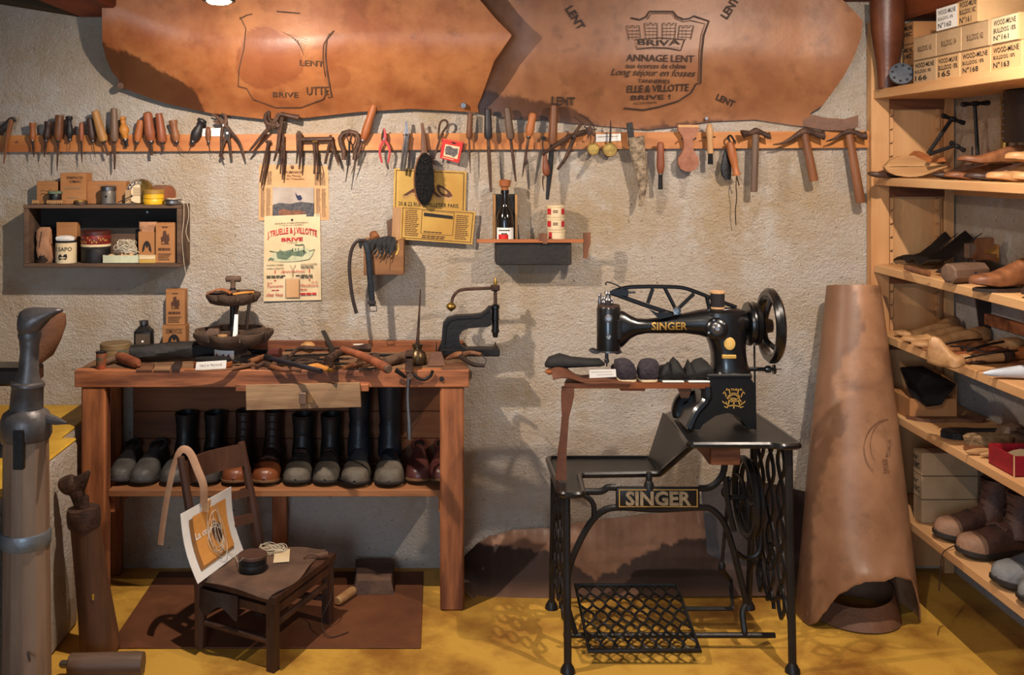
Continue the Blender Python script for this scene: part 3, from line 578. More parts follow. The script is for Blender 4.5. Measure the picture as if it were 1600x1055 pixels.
# horn with a flat iron
t = T('cow_horn', 'rough grey cow horn hanging point down with a flat file stuck in it', 'horn'); k = K(TY); Yh = -.062
hp = spline([W(993, 214, Yh), W(997, 240, Yh), W(1002, 270, Yh), W(1004, 295, Yh), (W(1000, 323, Yh))], 6); m = MB(); n = len(hp); m.tube(hp, [interp([(0, 13.5*k), (.3, 11.5*k), (.6, 8.5*k), (.85, 5*k), (1, 2.2*k)], i/(n-1)) for i in range(n)], 14, sq=(.7, 1))
P('horn_body', m, mat('horn', (170, 150, 124), .8, c2=(92, 76, 60), scale=55, bump=.8, bs=90), t); P('flat_iron', MB().box(W(985.5, 210, Yh-.006), (.024, .006, .09), Matrix.Rotation(-.12, 3, 'Y'), .001), 'iron_dull', t)
A('stitch_prick', 'polished red-brown turned handle with a flared iron foot, right of the horn', (1032, 222), (1032, 273), (1032, 296), 'pear', 13, 'red', 7, 'iron_dull', 'chisel', Y=-.07, group='burnishing tools on the rail')
t = T('leather_scraper', 'pinkish leather paddle with waisted neck and round lower end', 'scraper')
half = [(0, 196), (16, 196), (16.5, 203), (10, 212), (7, 222), (7, 232), (11, 240), (16, 247), (16, 256), (12, 264), (5, 268)]
P('paddle', MB().prism([W(1076+x, y, -.062) for x, y in half]+[W(1076-x, y, -.062) for x, y in reversed(half[1:])], (0, .02, 0)), mat('pink_leather', (166, 112, 88), .75, c2=(132, 84, 64), scale=20, bump=.25), t)
P('worn_edge', MB().prism([W(1060, 195, -.0635), W(1092, 195, -.0635), W(1092, 199, -.0635), W(1060, 199, -.0635)], (0, .022, 0)), 'paper_tan', t)
for x in (1066, 1087): rod(t, 'nail', [(x, 216, -.04), (x-1, 217, -.075)], 2.6, 'iron_dull')
t = T('glue_brush', 'pale wooden round-handled brush with short dark bristles', 'brush'); P('handle', MB().lathe(W(1108, 193, -.066), W(1110, 240, -.066), [(q, s*6*k) for q, s in ((0, .2), (.05, .6), (.2, .95), (.4, .95), (.5, .75), (.95, .8), (1, .78))], 14), 'wood_pale', t); P('bristles', MB().lathe(W(1110, 239, -.066), W(1110, 257, -.066), [(0, 3.4*k), (.3, 3.8*k), (1, 4*k), (1, .001)], 12), 'bristle', t); rod(t, 'nail', [(1098, 215, -.06), (1118, 214, -.06)], 2, 'iron_dull')
t = T('shoe_horn', 'orange-brown turned handle hung with a black leather tongue and loose cord', 'shoe horn')
P('tongue', MB().loft([[W(x+a*math.cos(q*.785), y, -.05+.006*math.sin(q*.785)) for q in range(8)] for x, y, a in ((1138, 228, 3), (1135, 245, 6), (1134, 262, 8.5), (1135, 274, 8), (1137, 281, 4))]), 'leather_black', t)
P('handle', MB().lathe(W(1140, 222, -.07), W(1151, 274, -.07), [(q, s*7*k) for q, s in ((0, .6), (.1, .9), (.35, 1), (.7, .75), (.9, .65), (.97, .95), (1, .9))], 14), 'wood_orange', t)
rod(t, 'cord', [(1151, 275, -.07), (1150, 290, -.07), (1151, 310, -.06), (1149, 330, -.05), (1150, 352, -.04)], 1.6, 'cord_dark'); rod(t, 'cord', [(1151, 275, -.07), (1153, 283, -.07), (1155, 290, -.07)], 2, 'cord_dark'); rod(t, 'hanging_loop', [(1143, 224, -.07), (1137, 216, -.06), (1142, 212, -.05), (1148, 222, -.068)], 3, 'leather_black')
# hammers
def hammer(label, hpts, hw, head, Y=-.075, wood='brown'):
    t = T('cobbler_hammer', label, 'hammer', 'cobbler hammers on the rail'); a, b = W(*hpts[0], Y), W(*hpts[1], Y); k = K(Y)
    P('handle', MB().lathe(a, b, [(0, hw[0]*k/2), (.5, (hw[0]+hw[1])*k/4), (.97, hw[1]*k/2), (1, hw[1]*k/2*.9)], 12, (.75, 1)), 'wood_'+wood, t); rod(t, 'head', [q[:2] for q in head], [q[2] for q in head], 'rust', 10, (.9, 1), Y-.002, 4); return t
hammer('cobbler hammer with straight double-faced head, left of the three hammers', ((1181, 210), (1178, 300)), (11, 11), ((1160, 210, 15), (1163, 209, 12), (1172, 208, 7), (1181, 205, 11), (1191, 208, 7), (1199, 212, 9), (1203, 212, 12)), wood='grey')
hammer('cobbler hammer with long swept beak and pale handle, middle of the three hammers', ((1257, 209), (1272, 283)), (12, 14), ((1208, 226, 2), (1222, 224, 4), (1238, 216, 7), (1257, 205, 12), (1272, 208, 9), (1281, 211, 11), (1287, 211, 17)))
hammer('cobbler hammer with longest handle beside the shelf post, rightmost hammer', ((1327, 210), (1345, 317)), (12, 15), ((1291, 221, 2), (1303, 217, 4), (1316, 209, 6), (1327, 206, 10), (1338, 208, 8), (1347, 212, 10), (1353, 212, 14)))
# ================================================================ small containers, shared builders
def carton(name, label, X, Yf, Z, sx, sy, sz, m='carton', texts=(), rz=0, group=None, flap=True, art=None, cat='box', edge=None):
    t = T(name, label, cat, group, (X, Yf+sy/2, Z), rz)          # local frame: front face towards -Y
    P('body', MB().box((0, 0, sz/2), (sx, sy, sz), None, .0015), m, t)
    if flap: P('lid_flap', MB().box((0, 0, sz+.0008), (sx*.985, sy*.97, .0016)).box((0, -sy/2-.0006, sz-.006), (sx*.96, .0012, .011)), edge or m, t)
    f = plane((-sx/2, -sy/2-.0004, sz), (sx, 0, 0), (0, 0, -sz))
    by = {}
    for q in texts:
        s, u0, v0, u1, v1 = q[:5]; ink = q[5] if len(q) > 5 else 'ink_brown'
        if s[0] == '~': fuzz(by.setdefault((ink, s), MB()), f, u0, v0, u1, v1, 1, .0014, len(s), .9, 6); continue
        text(by.setdefault((ink, s), MB()), f, s, u0, v0, u1, v1, .0014, q[6] if len(q) > 6 else .008)
    for (ink, s), b in by.items(): P('lettering', b, ink, t)
    if art: art(t, f)
    return t
def figure_art(t, f):       # little trade figure: a man at a bench, and rows of small print
    m = MB(); patch(m, f, [(.4, .2), (.55, .18), (.6, .3), (.7, .26), (.74, .42), (.66, .5), (.5, .5), (.42, .44), (.32, .5), (.28, .36), (.38, .32)], .0014); stroke(m, f, [(.3, .52), (.72, .52)], .02, .0014); P('printed_figure', m, 'ink_brown', t)
    m = MB(); fuzz(m, f, .15, .62, .9, .7, 1, .0014, 2, .8, 4); fuzz(m, f, .15, .76, .85, .95, 4, .0014, 5); fuzz(m, f, .35, .08, .68, .12, 1, .0014, 5, .8, 2); o = P('small_print', m, 'ink_brown', t); o['kind'] = 'stuff'
def arch_art(t, f):
    m = MB(); patch(m, f, [(.25, .68)]+[(.5-.27*math.cos(a*.314), .66-.36*math.sin(a*.314)) for a in range(11)]+[(.75, .68), (.62, .6), (.6, .45), (.5, .55), (.42, .42), (.36, .6)], .0014); P('printed_emblem', m, 'ink', t)
def tin(name, label, X, Y, Z, r, h, bands, lid=None, group=None, n=28, cat='tin', sx=1):
    t = T(name, label, cat, group, (X, Y, Z))
    for i, (pn, z0, z1, m, dr) in enumerate(bands): P(pn, MB().lathe((0, 0, z0*h), (0, 0, z1*h), [(0, r*.8 if i == 0 else r+dr-.0008), (0, r+dr-.0008), (.06, r+dr), (.94, r+dr), (1, r+dr-.0008), (1, r*.6)], n, (1, sx)), m, t)
    if lid: P('lid', MB().lathe((0, 0, h*lid[0]), (0, 0, h), [(0, r*.9), (0, r+.0015), (.8, r+.0015), (.95, r*.97), (.9, r*.9), (.9, .001)], n, (1, sx)), lid[1], t)
    return t
def tangle(c, rx, ry, rz_, n, r, m, seed, k=14):
    rr = random.Random(seed); mb = MB()
    for i in range(n):
        a0 = rr.uniform(0, 6.28); ex = rr.uniform(.5, 1); ey = rr.uniform(.4, 1); ph = rr.uniform(0, 6.28); tz = rr.uniform(.1, .9); ox, oy = rr.uniform(-.3, .3)*rx, rr.uniform(-.3, .3)*ry; pts = []
        for j in range(k):
            a = a0+j*6.28/k*rr.uniform(.96, 1.04); q = tz+.2*math.sin(2*a+ph)
            pts.append((c[0]+ox+rx*.8*ex*math.cos(a)*(1-.4*q), c[1]+oy+ry*.8*ey*math.sin(a)*(1-.4*q), c[2]+max(r, rz_*q)))
        mb.tube(pts, r, 4, closed=True)
    return mb
def crumple(sec, nz_, seed, base):      # crumpled paper body: rounded rectangle sections with noise
    loops = []
    for i, (z, sx, sy, dx) in enumerate(sec):
        l = []
        for q in range(20):
            a = q*2*math.pi/20; cx, cy = math.cos(a), math.sin(a); s = 1/max(abs(cx), abs(cy))**.7
            d = 1+nz_*noise.noise(Vector((cx*2+seed, cy*2, z*40))); l.append((base[0]+dx+cx*s*sx*d, base[1]+cy*s*sy*d, base[2]+z))
        loops.append(l)
    return MB().loft(loops)
# ================================================================ open crate shelf on the left
ZT, ZB, YF = 1.426, 1.19, -.14; XL, XR = -1.563, -.967
t = T('crate_shelf', 'old open wooden crate fixed to the wall as a shelf, left of the calendar', 'shelf')
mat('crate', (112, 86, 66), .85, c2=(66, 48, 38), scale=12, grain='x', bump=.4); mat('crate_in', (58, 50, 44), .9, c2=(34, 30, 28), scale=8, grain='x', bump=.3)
P('top_board', MB().bb((XL, YF, ZT-.014), (XR, -.002, ZT), .002), 'crate', t); P('bottom_board', MB().bb((XL, YF, ZB), (XR, -.002, ZB+.014), .002), 'crate', t)
for x in (XL, XR-.018): P('side_board', MB().bb((x, YF+.002, ZB+.014), (x+.018, -.002, ZT-.014), .002), 'crate', t)
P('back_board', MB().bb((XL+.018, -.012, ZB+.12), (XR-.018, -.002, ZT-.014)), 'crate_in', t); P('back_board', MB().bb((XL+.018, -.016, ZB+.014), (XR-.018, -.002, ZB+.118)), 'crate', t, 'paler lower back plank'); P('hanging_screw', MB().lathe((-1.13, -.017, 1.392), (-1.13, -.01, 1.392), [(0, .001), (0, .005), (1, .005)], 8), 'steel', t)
def at(px0, px1, Y): return ((px0+px1)/2-CX)*K(Y), (px1-px0)*K(Y)
def hgt(py, Y, zb): return W(0, py, Y).z-zb
def box_px(name, label, px0, px1, py, Yf, zb, dep, **kw):
    X, s = at(px0, px1, Yf); return carton(name, label, X, Yf, zb, s, dep, hgt(py, Yf, zb), **kw)
G1 = 'things in the crate shelf'; z0 = ZB+.0142
t = T('paper_packet', 'crumpled brown paper packet standing at the left inside the crate', 'packet', G1); X, s = at(58, 82, -.09)
P('wrap', crumple([(0, .028, .022, .004), (.02, .032, .024, .004), (.05, .03, .024, 0), (.075, .024, .02, -.004), (.1, .026, .018, -.006), (.122, .026, .012, -.004), (.134, .02, .004, -.002)], .22, 3, (X, -.085, z0)), mat('kraft', (182, 134, 100), .85, c2=(140, 96, 68), scale=16, bump=.3), t)
P('fold_line', MB().tube([(X-.005, -.109, z0+.01), (X-.014, -.108, z0+.06), (X-.006, -.104, z0+.12)], .0012, 4), 'leather_dark', t)
t = T('strap_coil', 'coil of dark strap lying in front of the paper packet', 'coil', G1); X, s = at(50, 80, -.115)
P('coil', MB().tube([(X+(.026-.0005*a)*math.cos(a*.5), -.105+(.022-.0004*a)*math.sin(a*.5), z0+.003+.0006*a) for a in range(38)], .004, 6), 'leather_dark', t)
box_px('carton', 'small brown card box behind the soap jar', 88, 120, 348, -.06, z0, .04, group=G1)
X, s = at(84, 116, -.122); jh = hgt(376, -.12, z0)
t = tin('stoneware_jar', 'cream stoneware jar lettered in black with white crust on top', X, -.1, z0, s/2, jh, [('jar_body', 0, .9, 'paper', 0), ('dark_rim', .9, 1, 'ink', -.001)], group=G1, cat='jar'); f = cyl((0, 0), s/2+.0004, 0, jh, -.9, .9)
m = MB(); text(m, f, 'E SAPO', .06, .28, .99, .46, .0008, .012); P('lettering', m, 'ink', t); m = MB(); patch(m, f, [(.3, .62), (.42, .58), (.5, .7), (.6, .6), (.72, .58), (.75, .75), (.68, .84), (.5, .8), (.34, .86), (.26, .75)], .0008); P('printed_emblem', m, 'ink', t)
P('crust', crumple([(0, s*.4, s*.4, 0), (.008, s*.43, s*.42, 0), (.014, s*.36, s*.34, -.002), (.018, s*.2, s*.2, -.003)], .2, 8, (0, 0, jh)), 'paper_white', t)
X, s = at(122, 167, -.115); th = hgt(361, -.115, z0)
t = tin('floral_tin', 'large round tin with red flower band, cream stripe and dark base', X, -.075, z0, s/2, th, [('base_band', 0, .42, 'iron_dull', 0), ('lettered_band', .42, .5, 'ink', .0003), ('cream_stripe', .5, .58, 'paper', .0006), ('flower_band', .58, .86, mat('flowers', (150, 30, 34), .4, c2=(60, 40, 20), scale=70, bump=0), .001)], (.86, mat('tin_lid', (84, 38, 32), .4)), G1); f = cyl((0, 0), s/2+.0015, 0, th, -1.2, 1.2); m = MB(); rr = random.Random(5)
for i in range(16):
    u, v = .04+i*.06, rr.uniform(.2, .36); patch(m, f, [(u-.02, v), (u, v-.03), (u+.03, v+.01), (u, v+.035)], .0008)
P('painted_leaf', m, 'paper_yellow', t)['kind'] = 'stuff'
X, s = at(160, 217, -.13); t = T('open_box', 'shallow pale green card box holding tissue paper', 'box', G1, (X, -.105, z0)); bh = hgt(399, -.13, z0)
m = MB().bb((-s/2, -.025, 0), (s/2, .025, .002)); m.bb((-s/2, -.025, 0), (s/2, -.0235, bh)); m.bb((-s/2, .0235, 0), (s/2, .025, bh)); m.bb((-s/2, -.025, 0), (-s/2+.0015, .025, bh)); m.bb((s/2-.0015, -.025, 0), (s/2, .025, bh)); P('tray', m, mat('pale_green', (206, 208, 176), .8), t)
P('tissue', MB().sheet(lambda u, v: ((u-.5)*s*.94, (v-.5)*.046, .012+.03*max(0, math.sin(u*3.1))*abs(noise.noise(Vector((u*7, v*5, 2))))+.006*math.sin(u*9+v*4)+.008), 16, 8, .0006), 'paper_tan', t)
S('string_ball', tangle((X+.012, -.1, z0+bh+.004), .05, .03, .05, 46, .0011, 'twine', 4), 'twine', 'loose heap of thin white string in the pale green box', 'string', G1)
box_px('soap_box', 'flat yellow box lying at the right inside the crate', 217, 243, 400, -.125, z0, .03, m='paper_yellow', group=G1, edge='paper')
t = box_px('carton', 'printed brown carton with torn crumpled top, inside the crate', 216, 243, 362, -.09, z0, .04, group=G1, art=arch_art, flap=False)
P('torn_top', crumple([(0, .03, .018, 0), (.012, .034, .02, 0), (.026, .03, .02, .002), (.036, .034, .014, 0)], .3, 6, (0, 0, hgt(362, -.09, z0))), 'kraft', t)
box_px('carton', 'upright brown carton with printed figure at the right end of the crate', 243, 273, 349, -.115, z0, .04, group=G1, art=figure_art)
G2 = 'things on top of the crate shelf'; z1 = ZT+.0003
t = box_px('carton', 'small brown card box with handwriting, left on top of the crate', 57, 90, 284, -.07, z1, .06, group=G2)
m = MB(); f = plane((-.04, -.0306, .08), (.08, 0, 0), (0, 0, -.08)); stroke(m, f, [(.2, .4), (.35, .33), (.5, .4), (.7, .3)], .02, .001); stroke(m, f, [(.18, .56), (.3, .5), (.5, .55), (.8, .47)], .03, .001); P('handwriting', m, 'ink_brown', t)
tin('spool', 'small dark green ribbed spool in front of the handwritten box', *(lambda q: (q[0], -.095, z1, q[1]/2, .05))(at(75, 96, -.1)), [('rim', 0, .2, 'ink_green', .001), ('core', .2, .8, 'leather_black', -.002), ('rim', .8, 1, 'ink_green', .001)], group=G2, cat='spool')
for (a, b_, lb) in ((51, 62, 'short wooden bobbin at the left end of the crate top'), (74, 99, 'ribbed wooden bobbin lying in front of the tall carton')):
    X, s = at(a, b_, -.115); n_ = 4 if s < .03 else 8; pr = [(0, .003), (0, .007)]
    for i in range(n_): pr += [((i+.2)/n_, .0085), ((i+.6)/n_, .0085), ((i+.9)/n_, .0058)]
    S('bobbin', MB().lathe((X-s/2, -.118, z1+.0088), (X+s/2, -.118, z1+.0088), pr+[(1, .006)], 12), 'woodx_pale', lb, 'bobbin', G2)
box_px('carton', 'tallest carton on the crate, printed SEMENCES OMAC', 94, 134, 271, -.085, z1, .07, group=G2, texts=(('SEMENCES', .26, .1, .9, .18), ('OMAC', .36, .22, .84, .31, 'ink_brown', .02), ('~~', .2, .46, .9, .51, 'ink_grey'), ('~~~', .3, .77, .8, .81, 'ink_grey')))
box_px('carton', 'long low brown carton behind the grey tin on the crate', 135, 197, 284, -.06, z1, .05, group=G2, texts=(('~~', .3, .13, .85, .18, 'ink_grey'),))
X, s = at(112, 139, -.12); tin('tin_lid', 'small brown round lid lying on the crate top', X, -.118, z1, s/2*.78, .016, [('rim', 0, .7, 'rust', 0), ('rim', .7, 1, 'brass', -.002)], group=G2, cat='lid')
X, s = at(155, 178, -.12); t = tin('ring_tin', 'grey metal tin with a dark hole, in front of the long carton', X, -.098, z1, s/2, hgt(291, -.12, z1), [('wall', 0, .75, mat('tin_grey', (128, 120, 110), .45, .5, c2=(92, 86, 80)), 0)], (.75, 'steel'), G2); P('hole', MB().lathe((0, -s/2-.001, .03), (0, -s/2+.003, .03), [(0, .001), (0, .005), (1, .005)], 10), 'ink', t)
t = T('metal_tray', 'small flat steel tray with a pencil in front of the grey tin', 'tray', G2, (*at(165, 212, -.125)[:1], -.127, z1)); P('tray', MB().box((0, 0, .003), (.11, .018, .004), None, .001), 'steel', t); P('pencil', MB().tube([(-.01, 0, .008), (.045, .006, .034)], .0018, 6), 'ink', t)
X, s = at(198, 237, -.07); r = s/2; zc = z1+r
t = T('polish_tin', 'round polish tin standing on edge with blue and cream lid', 'tin', G2); P('rim', MB().lathe((X+.006, -.05, zc), (X, -.082, zc), [(0, r*.9), (0, r), (.9, r), (1, r*.97), (1, r*.3)], 36), 'brass', t); P('lid_face', MB().lathe((X, -.082, zc), (X, -.0835, zc), [(0, r*.93), (1, r*.92), (1, .001)], 36), 'paper', t)
def disc(u, v, l=0): a = -2.3+4.6*u; return Vector((X+math.sin(a)*r*(.9-.32*v), -.0838-l, zc+math.cos(a)*r*(.9-.32*v)))
P('blue_ring', rect(MB(), disc, 0, 0, 1, 1, .0002, 30), 'ink_blue', t); m = MB(); text(m, disc, 'LAKEONE', .14, .2, .86, .82, .0008, .02); P('lettering', m, 'paper', t); P('centre_print', fuzz(MB(), plane((X-r*.4, -.0838, zc+r*.3), (r*.8, 0, 0), (0, 0, -r*.7)), 0, 0, 1, 1, 6, .0006, 3), 'ink_grey', t)['kind'] = 'stuff'
X, s = at(197, 204, -.09); carton('grey_block', 'narrow grey block leaning left of the polish tin', X, -.105, z1, s, .03, .055, 'carton_dim', group=G2, flap=False, cat='block')
X, s = at(221, 254, -.122); tin('yellow_tin', 'round yellow tin with brown lid on the crate', X, -.095, z1, s/2, hgt(296, -.122, z1), [('wall', 0, .36, mat('tin_yellow', (220, 172, 36), .4, c2=(196, 144, 24), bump=.05), 0), ('wall', .38, .7, 'tin_yellow', 0)], (.7, mat('tin_tan', (160, 122, 54), .5)), G2)
t = T('cardboard_drum', 'brown round cardboard drum lying on its side at the right of the crate', 'drum', G2); X, _ = at(240, 270, -.06); r = .036; m = MB().lathe((X-.03, -.04, z1+r), (X+.028, -.075, z1+r), [(0, r*.9), (0, r), (.96, r), (1, r*.96), (1, .001)], 26); P('drum_body', m, 'leather_brown', t); P('end_face', MB().lathe((X+.028, -.075, z1+r), (X+.029, -.0756, z1+r), [(0, r*.9), (1, r*.9), (1, .001)], 26), mat('drum_end', (128, 74, 46), .7), t)
X, s = at(254, 284, -.12); t = T('thread_reel', 'flat white thread reel with loose ends trailing over the crate side', 'reel', G2, (X, -.115, z1)); P('reel_body', MB().lathe((0, 0, 0), (0, 0, .02), [(0, .03), (.12, .035), (.3, .032), (.7, .032), (.88, .035), (1, .033), (1, .001)], 24), 'steel', t); P('thread', tangle((0, 0, .018), .034, .03, .006, 8, .001, 'twine', 9), 'twine', t)
P('loose_thread', MB().tube(spline([(.03, -.01, .012), (.05, -.033, .01), (.052, -.036, -.05), (.045, -.035, -.12), (.05, -.034, -.2), (.058, -.03, -.26)], 6), .0009, 4), 'twine', t); P('loose_thread', MB().tube(spline([(.02, -.015, .014), (.06, -.03, .008), (.07, -.034, -.04), (.06, -.035, -.1), (.072, -.034, -.14)], 6), .0009, 4), 'twine', t)
# ================================================================ prints on the wall
f = quad((405, 257), (513, 259), (514, 344), (404, 345), -.004)
t = T('wall_calendar', 'tan almanac calendar sheet with a hunting picture pinned below the rail', 'calendar'); P('sheet', MB().sheet(lambda u, v: f(u, v, .003*math.sin(u*5)*v), 10, 6, .0012), 'paper_tan', t)
P('picture', rect(MB(), f, .2, .4, .79, .93, .0045), mat('print_sky', (182, 170, 158), .8, c2=(150, 136, 126), scale=9, bump=0), t)
m = MB(); patch(m, f, [(.2, .72), (.3, .68), (.45, .7), (.6, .66), (.79, .69), (.79, .93), (.2, .93)], .0052); P('printed_marsh', m, mat('print_marsh', (96, 92, 92), .8, c2=(58, 58, 64), scale=90, bump=0), t)
m = MB(); patch(m, f, [(.28, .84), (.34, .79), (.45, .82), (.58, .81), (.68, .85), (.6, .9), (.4, .91), (.3, .9)], .0058); P('printed_dog', m, mat('print_dog', (150, 96, 70), .8, c2=(100, 70, 56), scale=60, bump=0), t); m = MB(); patch(m, f, [(.54, .58), (.52, .49), (.56, .55), (.6, .54), (.625, .6), (.6, .64), (.56, .63)], .0058); P('printed_bird', m, 'ink_blue', t)
m = MB(); text(m, f, 'ALMANACH', .38, .1, .62, .15, .0045, .01); text(m, f, 'des Postes', .4, .17, .6, .21, .0045); text(m, f, 'et des T\u00e9l\u00e9graphes', .35, .23, .65, .27, .0045); P('lettering', m, 'ink_faded', t)
m = MB(); [fuzz(m, f, a, .12, a+.08, .36, 12, .0045, i, .4, 2) for i, a in enumerate((.03, .12, .8, .89))]; [fuzz(m, f, a, .42, a+.07, .94, 22, .0045, i+9, .4, 2) for i, a in enumerate((.03, .11, .82, .9))]; P('day_columns', m, 'ink_grey', t)['kind'] = 'stuff'
P('pin', MB().lathe(f(.48, .035, .002), f(.48, .035, .009), [(0, .006), (.6, .007), (1, .003)], 8), 'leather_brown', t)
f = quad((413, 338), (500, 334), (502, 469), (412, 471), -.009)
t = T('tannery_poster', 'cream tannery poster with red arched lettering and a factory view', 'poster'); P('sheet', MB().sheet(lambda u, v: f(u, v, .002*math.sin(u*4+v*2)), 10, 10, .0015), 'paper', t); LZ = .0048
def arc(u, v, l): return f(u, v+.06*((u-.5)*2)**2-.004, l)
m = MB(); text(m, arc, 'J.TRUELLE & J.VILLOTTE', .06, .145, .94, .24, LZ, .02); P('arched_title', m, 'ink_red', t); m = MB(); text(m, f, 'BRIVE', .31, .262, .69, .305, LZ, .03); P('town_name', m, 'ink_red', t)
m = MB(); text(m, f, 'ANCIENS ETABLISSEMENTS', .19, .085, .79, .1, LZ); text(m, f, 'J. TRUELLE HERBERT', .28, .112, .71, .126, LZ); text(m, f, '(CORREZE)', .4, .318, .6, .33, LZ); text(m, f, 'CUIRS LISSES', .05, .57, .35, .585, LZ, .01); text(m, f, 'CUIRS A CROUTE', .05, .61, .35, .625, LZ, .01); text(m, f, 'GALOCHES', .65, .57, .94, .585, LZ, .01); fuzz(m, f, .65, .595, .94, .63, 2, LZ, 3, .5, 3); fuzz(m, f, .05, .70, .4, .737, 2, LZ, 5, .55, 4); fuzz(m, f, .64, .722, .94, .737, 1, LZ, 9, .8, 3); fuzz(m, f, .56, .7, .94, .715, 1, LZ, 8, .8, 3); P('small_lettering', m, 'ink', t)
m = MB(); text(m, f, 'Sp\u00e9cialit\u00e9s', .3, .64, .72, .68, LZ, 0, .4); text(m, f, 'de la', .06, .775, .15, .795, LZ, 0, .4); text(m, f, 'Tannerie', .06, .805, .34, .84, LZ, 0, .3); text(m, f, 'chez Vous', .05, .9, .34, .945, LZ, .004, .3); text(m, f, 'de la', .83, .775, .94, .795, LZ, 0, .4); text(m, f, 'Manufacture', .64, .805, .95, .84, LZ, 0, .3); fuzz(m, f, .64, .865, .82, .88, 1, LZ, 4, .7, 2); fuzz(m, f, .14, .865, .34, .88, 1, LZ, 4, .7, 2); fuzz(m, f, .64, .91, .95, .94, 1, LZ, 6, .8, 3)
for u in (.2, .8): rect(m, f, u-.008, .635, u+.008, .675, LZ); patch(m, f, [(u-.02, .75), (u+.02, .75), (u, .77)], LZ)
P('script_lettering', m, 'ink_red', t)
m = MB(); patch(m, f, [(.08, .5), (.14, .46), (.2, .42), (.5, .4), (.72, .38), (.88, .43), (.86, .47), (.8, .52), (.6, .54), (.3, .545), (.18, .53)], LZ-.0006); P('factory_ground', m, mat('print_pale', (198, 194, 160), .8, c2=(170, 172, 138), scale=40, bump=0), t)
m = MB(); patch(m, f, [(.22, .44), (.3, .41), (.36, .42), (.5, .4), (.54, .43), (.7, .41), (.76, .44), (.68, .49), (.5, .47), (.4, .52), (.24, .5)], LZ); rect(m, f, .7, .355, .72, .44, LZ); stroke(m, f, [(.71, .355), (.68, .345), (.62, .352), (.55, .345)], .012, LZ); [rect(m, f, .5+i*.05, .385, .52+i*.05, .42, LZ) for i in range(3)]; [stroke(m, f, [(.08+.03*i, .52-.02*(i % 2)), (.12+.03*i, .5)], .02, LZ) for i in range(3)]; stroke(m, f, [(.1, .41), (.25, .43), (.3, .4)], .012, LZ); stroke(m, f, [(.9, .41), (.8, .43)], .012, LZ); P('factory_view', m, 'ink_green', t)
m = MB(); frame(m, f, .38, .74, .63, .965, .008, .005, LZ); stroke(m, f, [(.46, .58), (.5, .63), (.5, .72)], .008, LZ); stroke(m, f, [(.56, .58), (.52, .63), (.52, .72)], .008, LZ); P('panel_line', m, 'ink_grey', t); P('tear_off_pad', MB().prism([f(.395, .75, .003), f(.615, .75, .003), f(.615, .958, .003), f(.395, .958, .003)], (0, -.003, 0)), 'paper_tan', t, smooth=False); P('nail', MB().lathe(f(.5, .055, 0), f(.5, .055, .008), [(0, .003), (.7, .0045), (1, .002)], 8), 'ink', t)
f = quad((616, 263), (729, 268), (727, 346), (614, 341), -.012)
t = T('advert_card', 'yellow card advertising AERO with brown slanted letters, behind the brush', 'card', 'yellow cards'); P('card', MB().prism([f(0, 0), f(1, 0), f(1, 1), f(0, 1)], (0, .003, 0)), 'paper_yellow', t, smooth=False)
P('border_line', frame(MB(), f, .025, .03, .97, 1.0, .01, .014), 'ink_brown', t)
def slope(u, v, l): x = .5+(u-.5)*(.33+.43*v); return f(x, .28+.26*v, l)
m = MB()
for k_ in range(4): text(m, lambda u, v, l: f(.5+(u-.5)*(.33+.43*v), .28+.26*v+.02*k_, l), 'AERO', 0, .0, 1, 1, .0004+.0001*(4-k_), .05)
P('letter_thickness', m, mat('letter_side', (186, 144, 92), .8, bump=0), t); m = MB(); text(m, slope, 'AERO', 0, 0, 1, 1, .0014, .05); P('slanted_letters', m, 'ink_brown', t)  # tan printed thickness drawn below the slanted letters
m = MB(); text(m, f, 'LA', .47, .12, .53, .2, .001, .02); text(m, f, '20 & 22 RUE LEPELLETIER PARIS', .07, .66, .9, .74, .001, .01); text(m, f, 'REGLEMENTS RAPIDES', .17, .79, .8, .87, .001, .01); P('lettering', m, 'ink', t)
f = quad((627, 322), (743, 331), (738, 382), (625, 374), -.034)
t = T('notice_card', 'tilted yellow printed card with a small empty frame, overlapping the AERO card', 'card', 'yellow cards'); P('card', MB().prism([f(0, 0), f(1, 0), f(1, 1), f(0, 1)], (0, .005, 0)), 'paper_yellow', t, smooth=False)
P('border_line', frame(MB(), f, .02, .04, .975, .95, .008, .018), 'ink_brown', t); P('panel_line', frame(MB(), f, .28, .08, .72, .78, .006, .013), 'ink_brown', t); P('dark_slot', MB().prism([f(.31, .14, .001), f(.7, .18, .001), f(.7, .27, .001), f(.31, .24, .001)], (0, -.002, 0)), 'ink', t, smooth=False)
m = MB(); fuzz(m, f, .06, .1, .26, .9, 14, .0012, 3, .45, 4); fuzz(m, f, .75, .14, .94, .9, 13, .0012, 6, .45, 4); fuzz(m, f, .32, .7, .68, .75, 1, .0012, 4, .7, 5); fuzz(m, f, .3, .82, .72, .93, 2, .0012, 7, .6, 5); P('small_print', m, 'ink_brown', t)['kind'] = 'stuff'
S('pale_board', MB().prism([W(614, 324, -.016), W(632, 324, -.016), W(628, 374, -.016), W(612, 376, -.016)], (0, -.012, 0)), 'wood_pale', 'pale bare wooden slat at the left edge of the tilted card', 'slat', smooth=False)
S('leather_offcut', MB().prism([W(604, 346, -.012), (W(612, 341, -.012)), W(620, 348, -.012), W(622, 374, -.012), W(606, 374, -.012)], (0, -.003, 0)), 'felt_brown', 'grey-brown leather offcut behind the pale slat above the strap block', 'offcut', smooth=False)
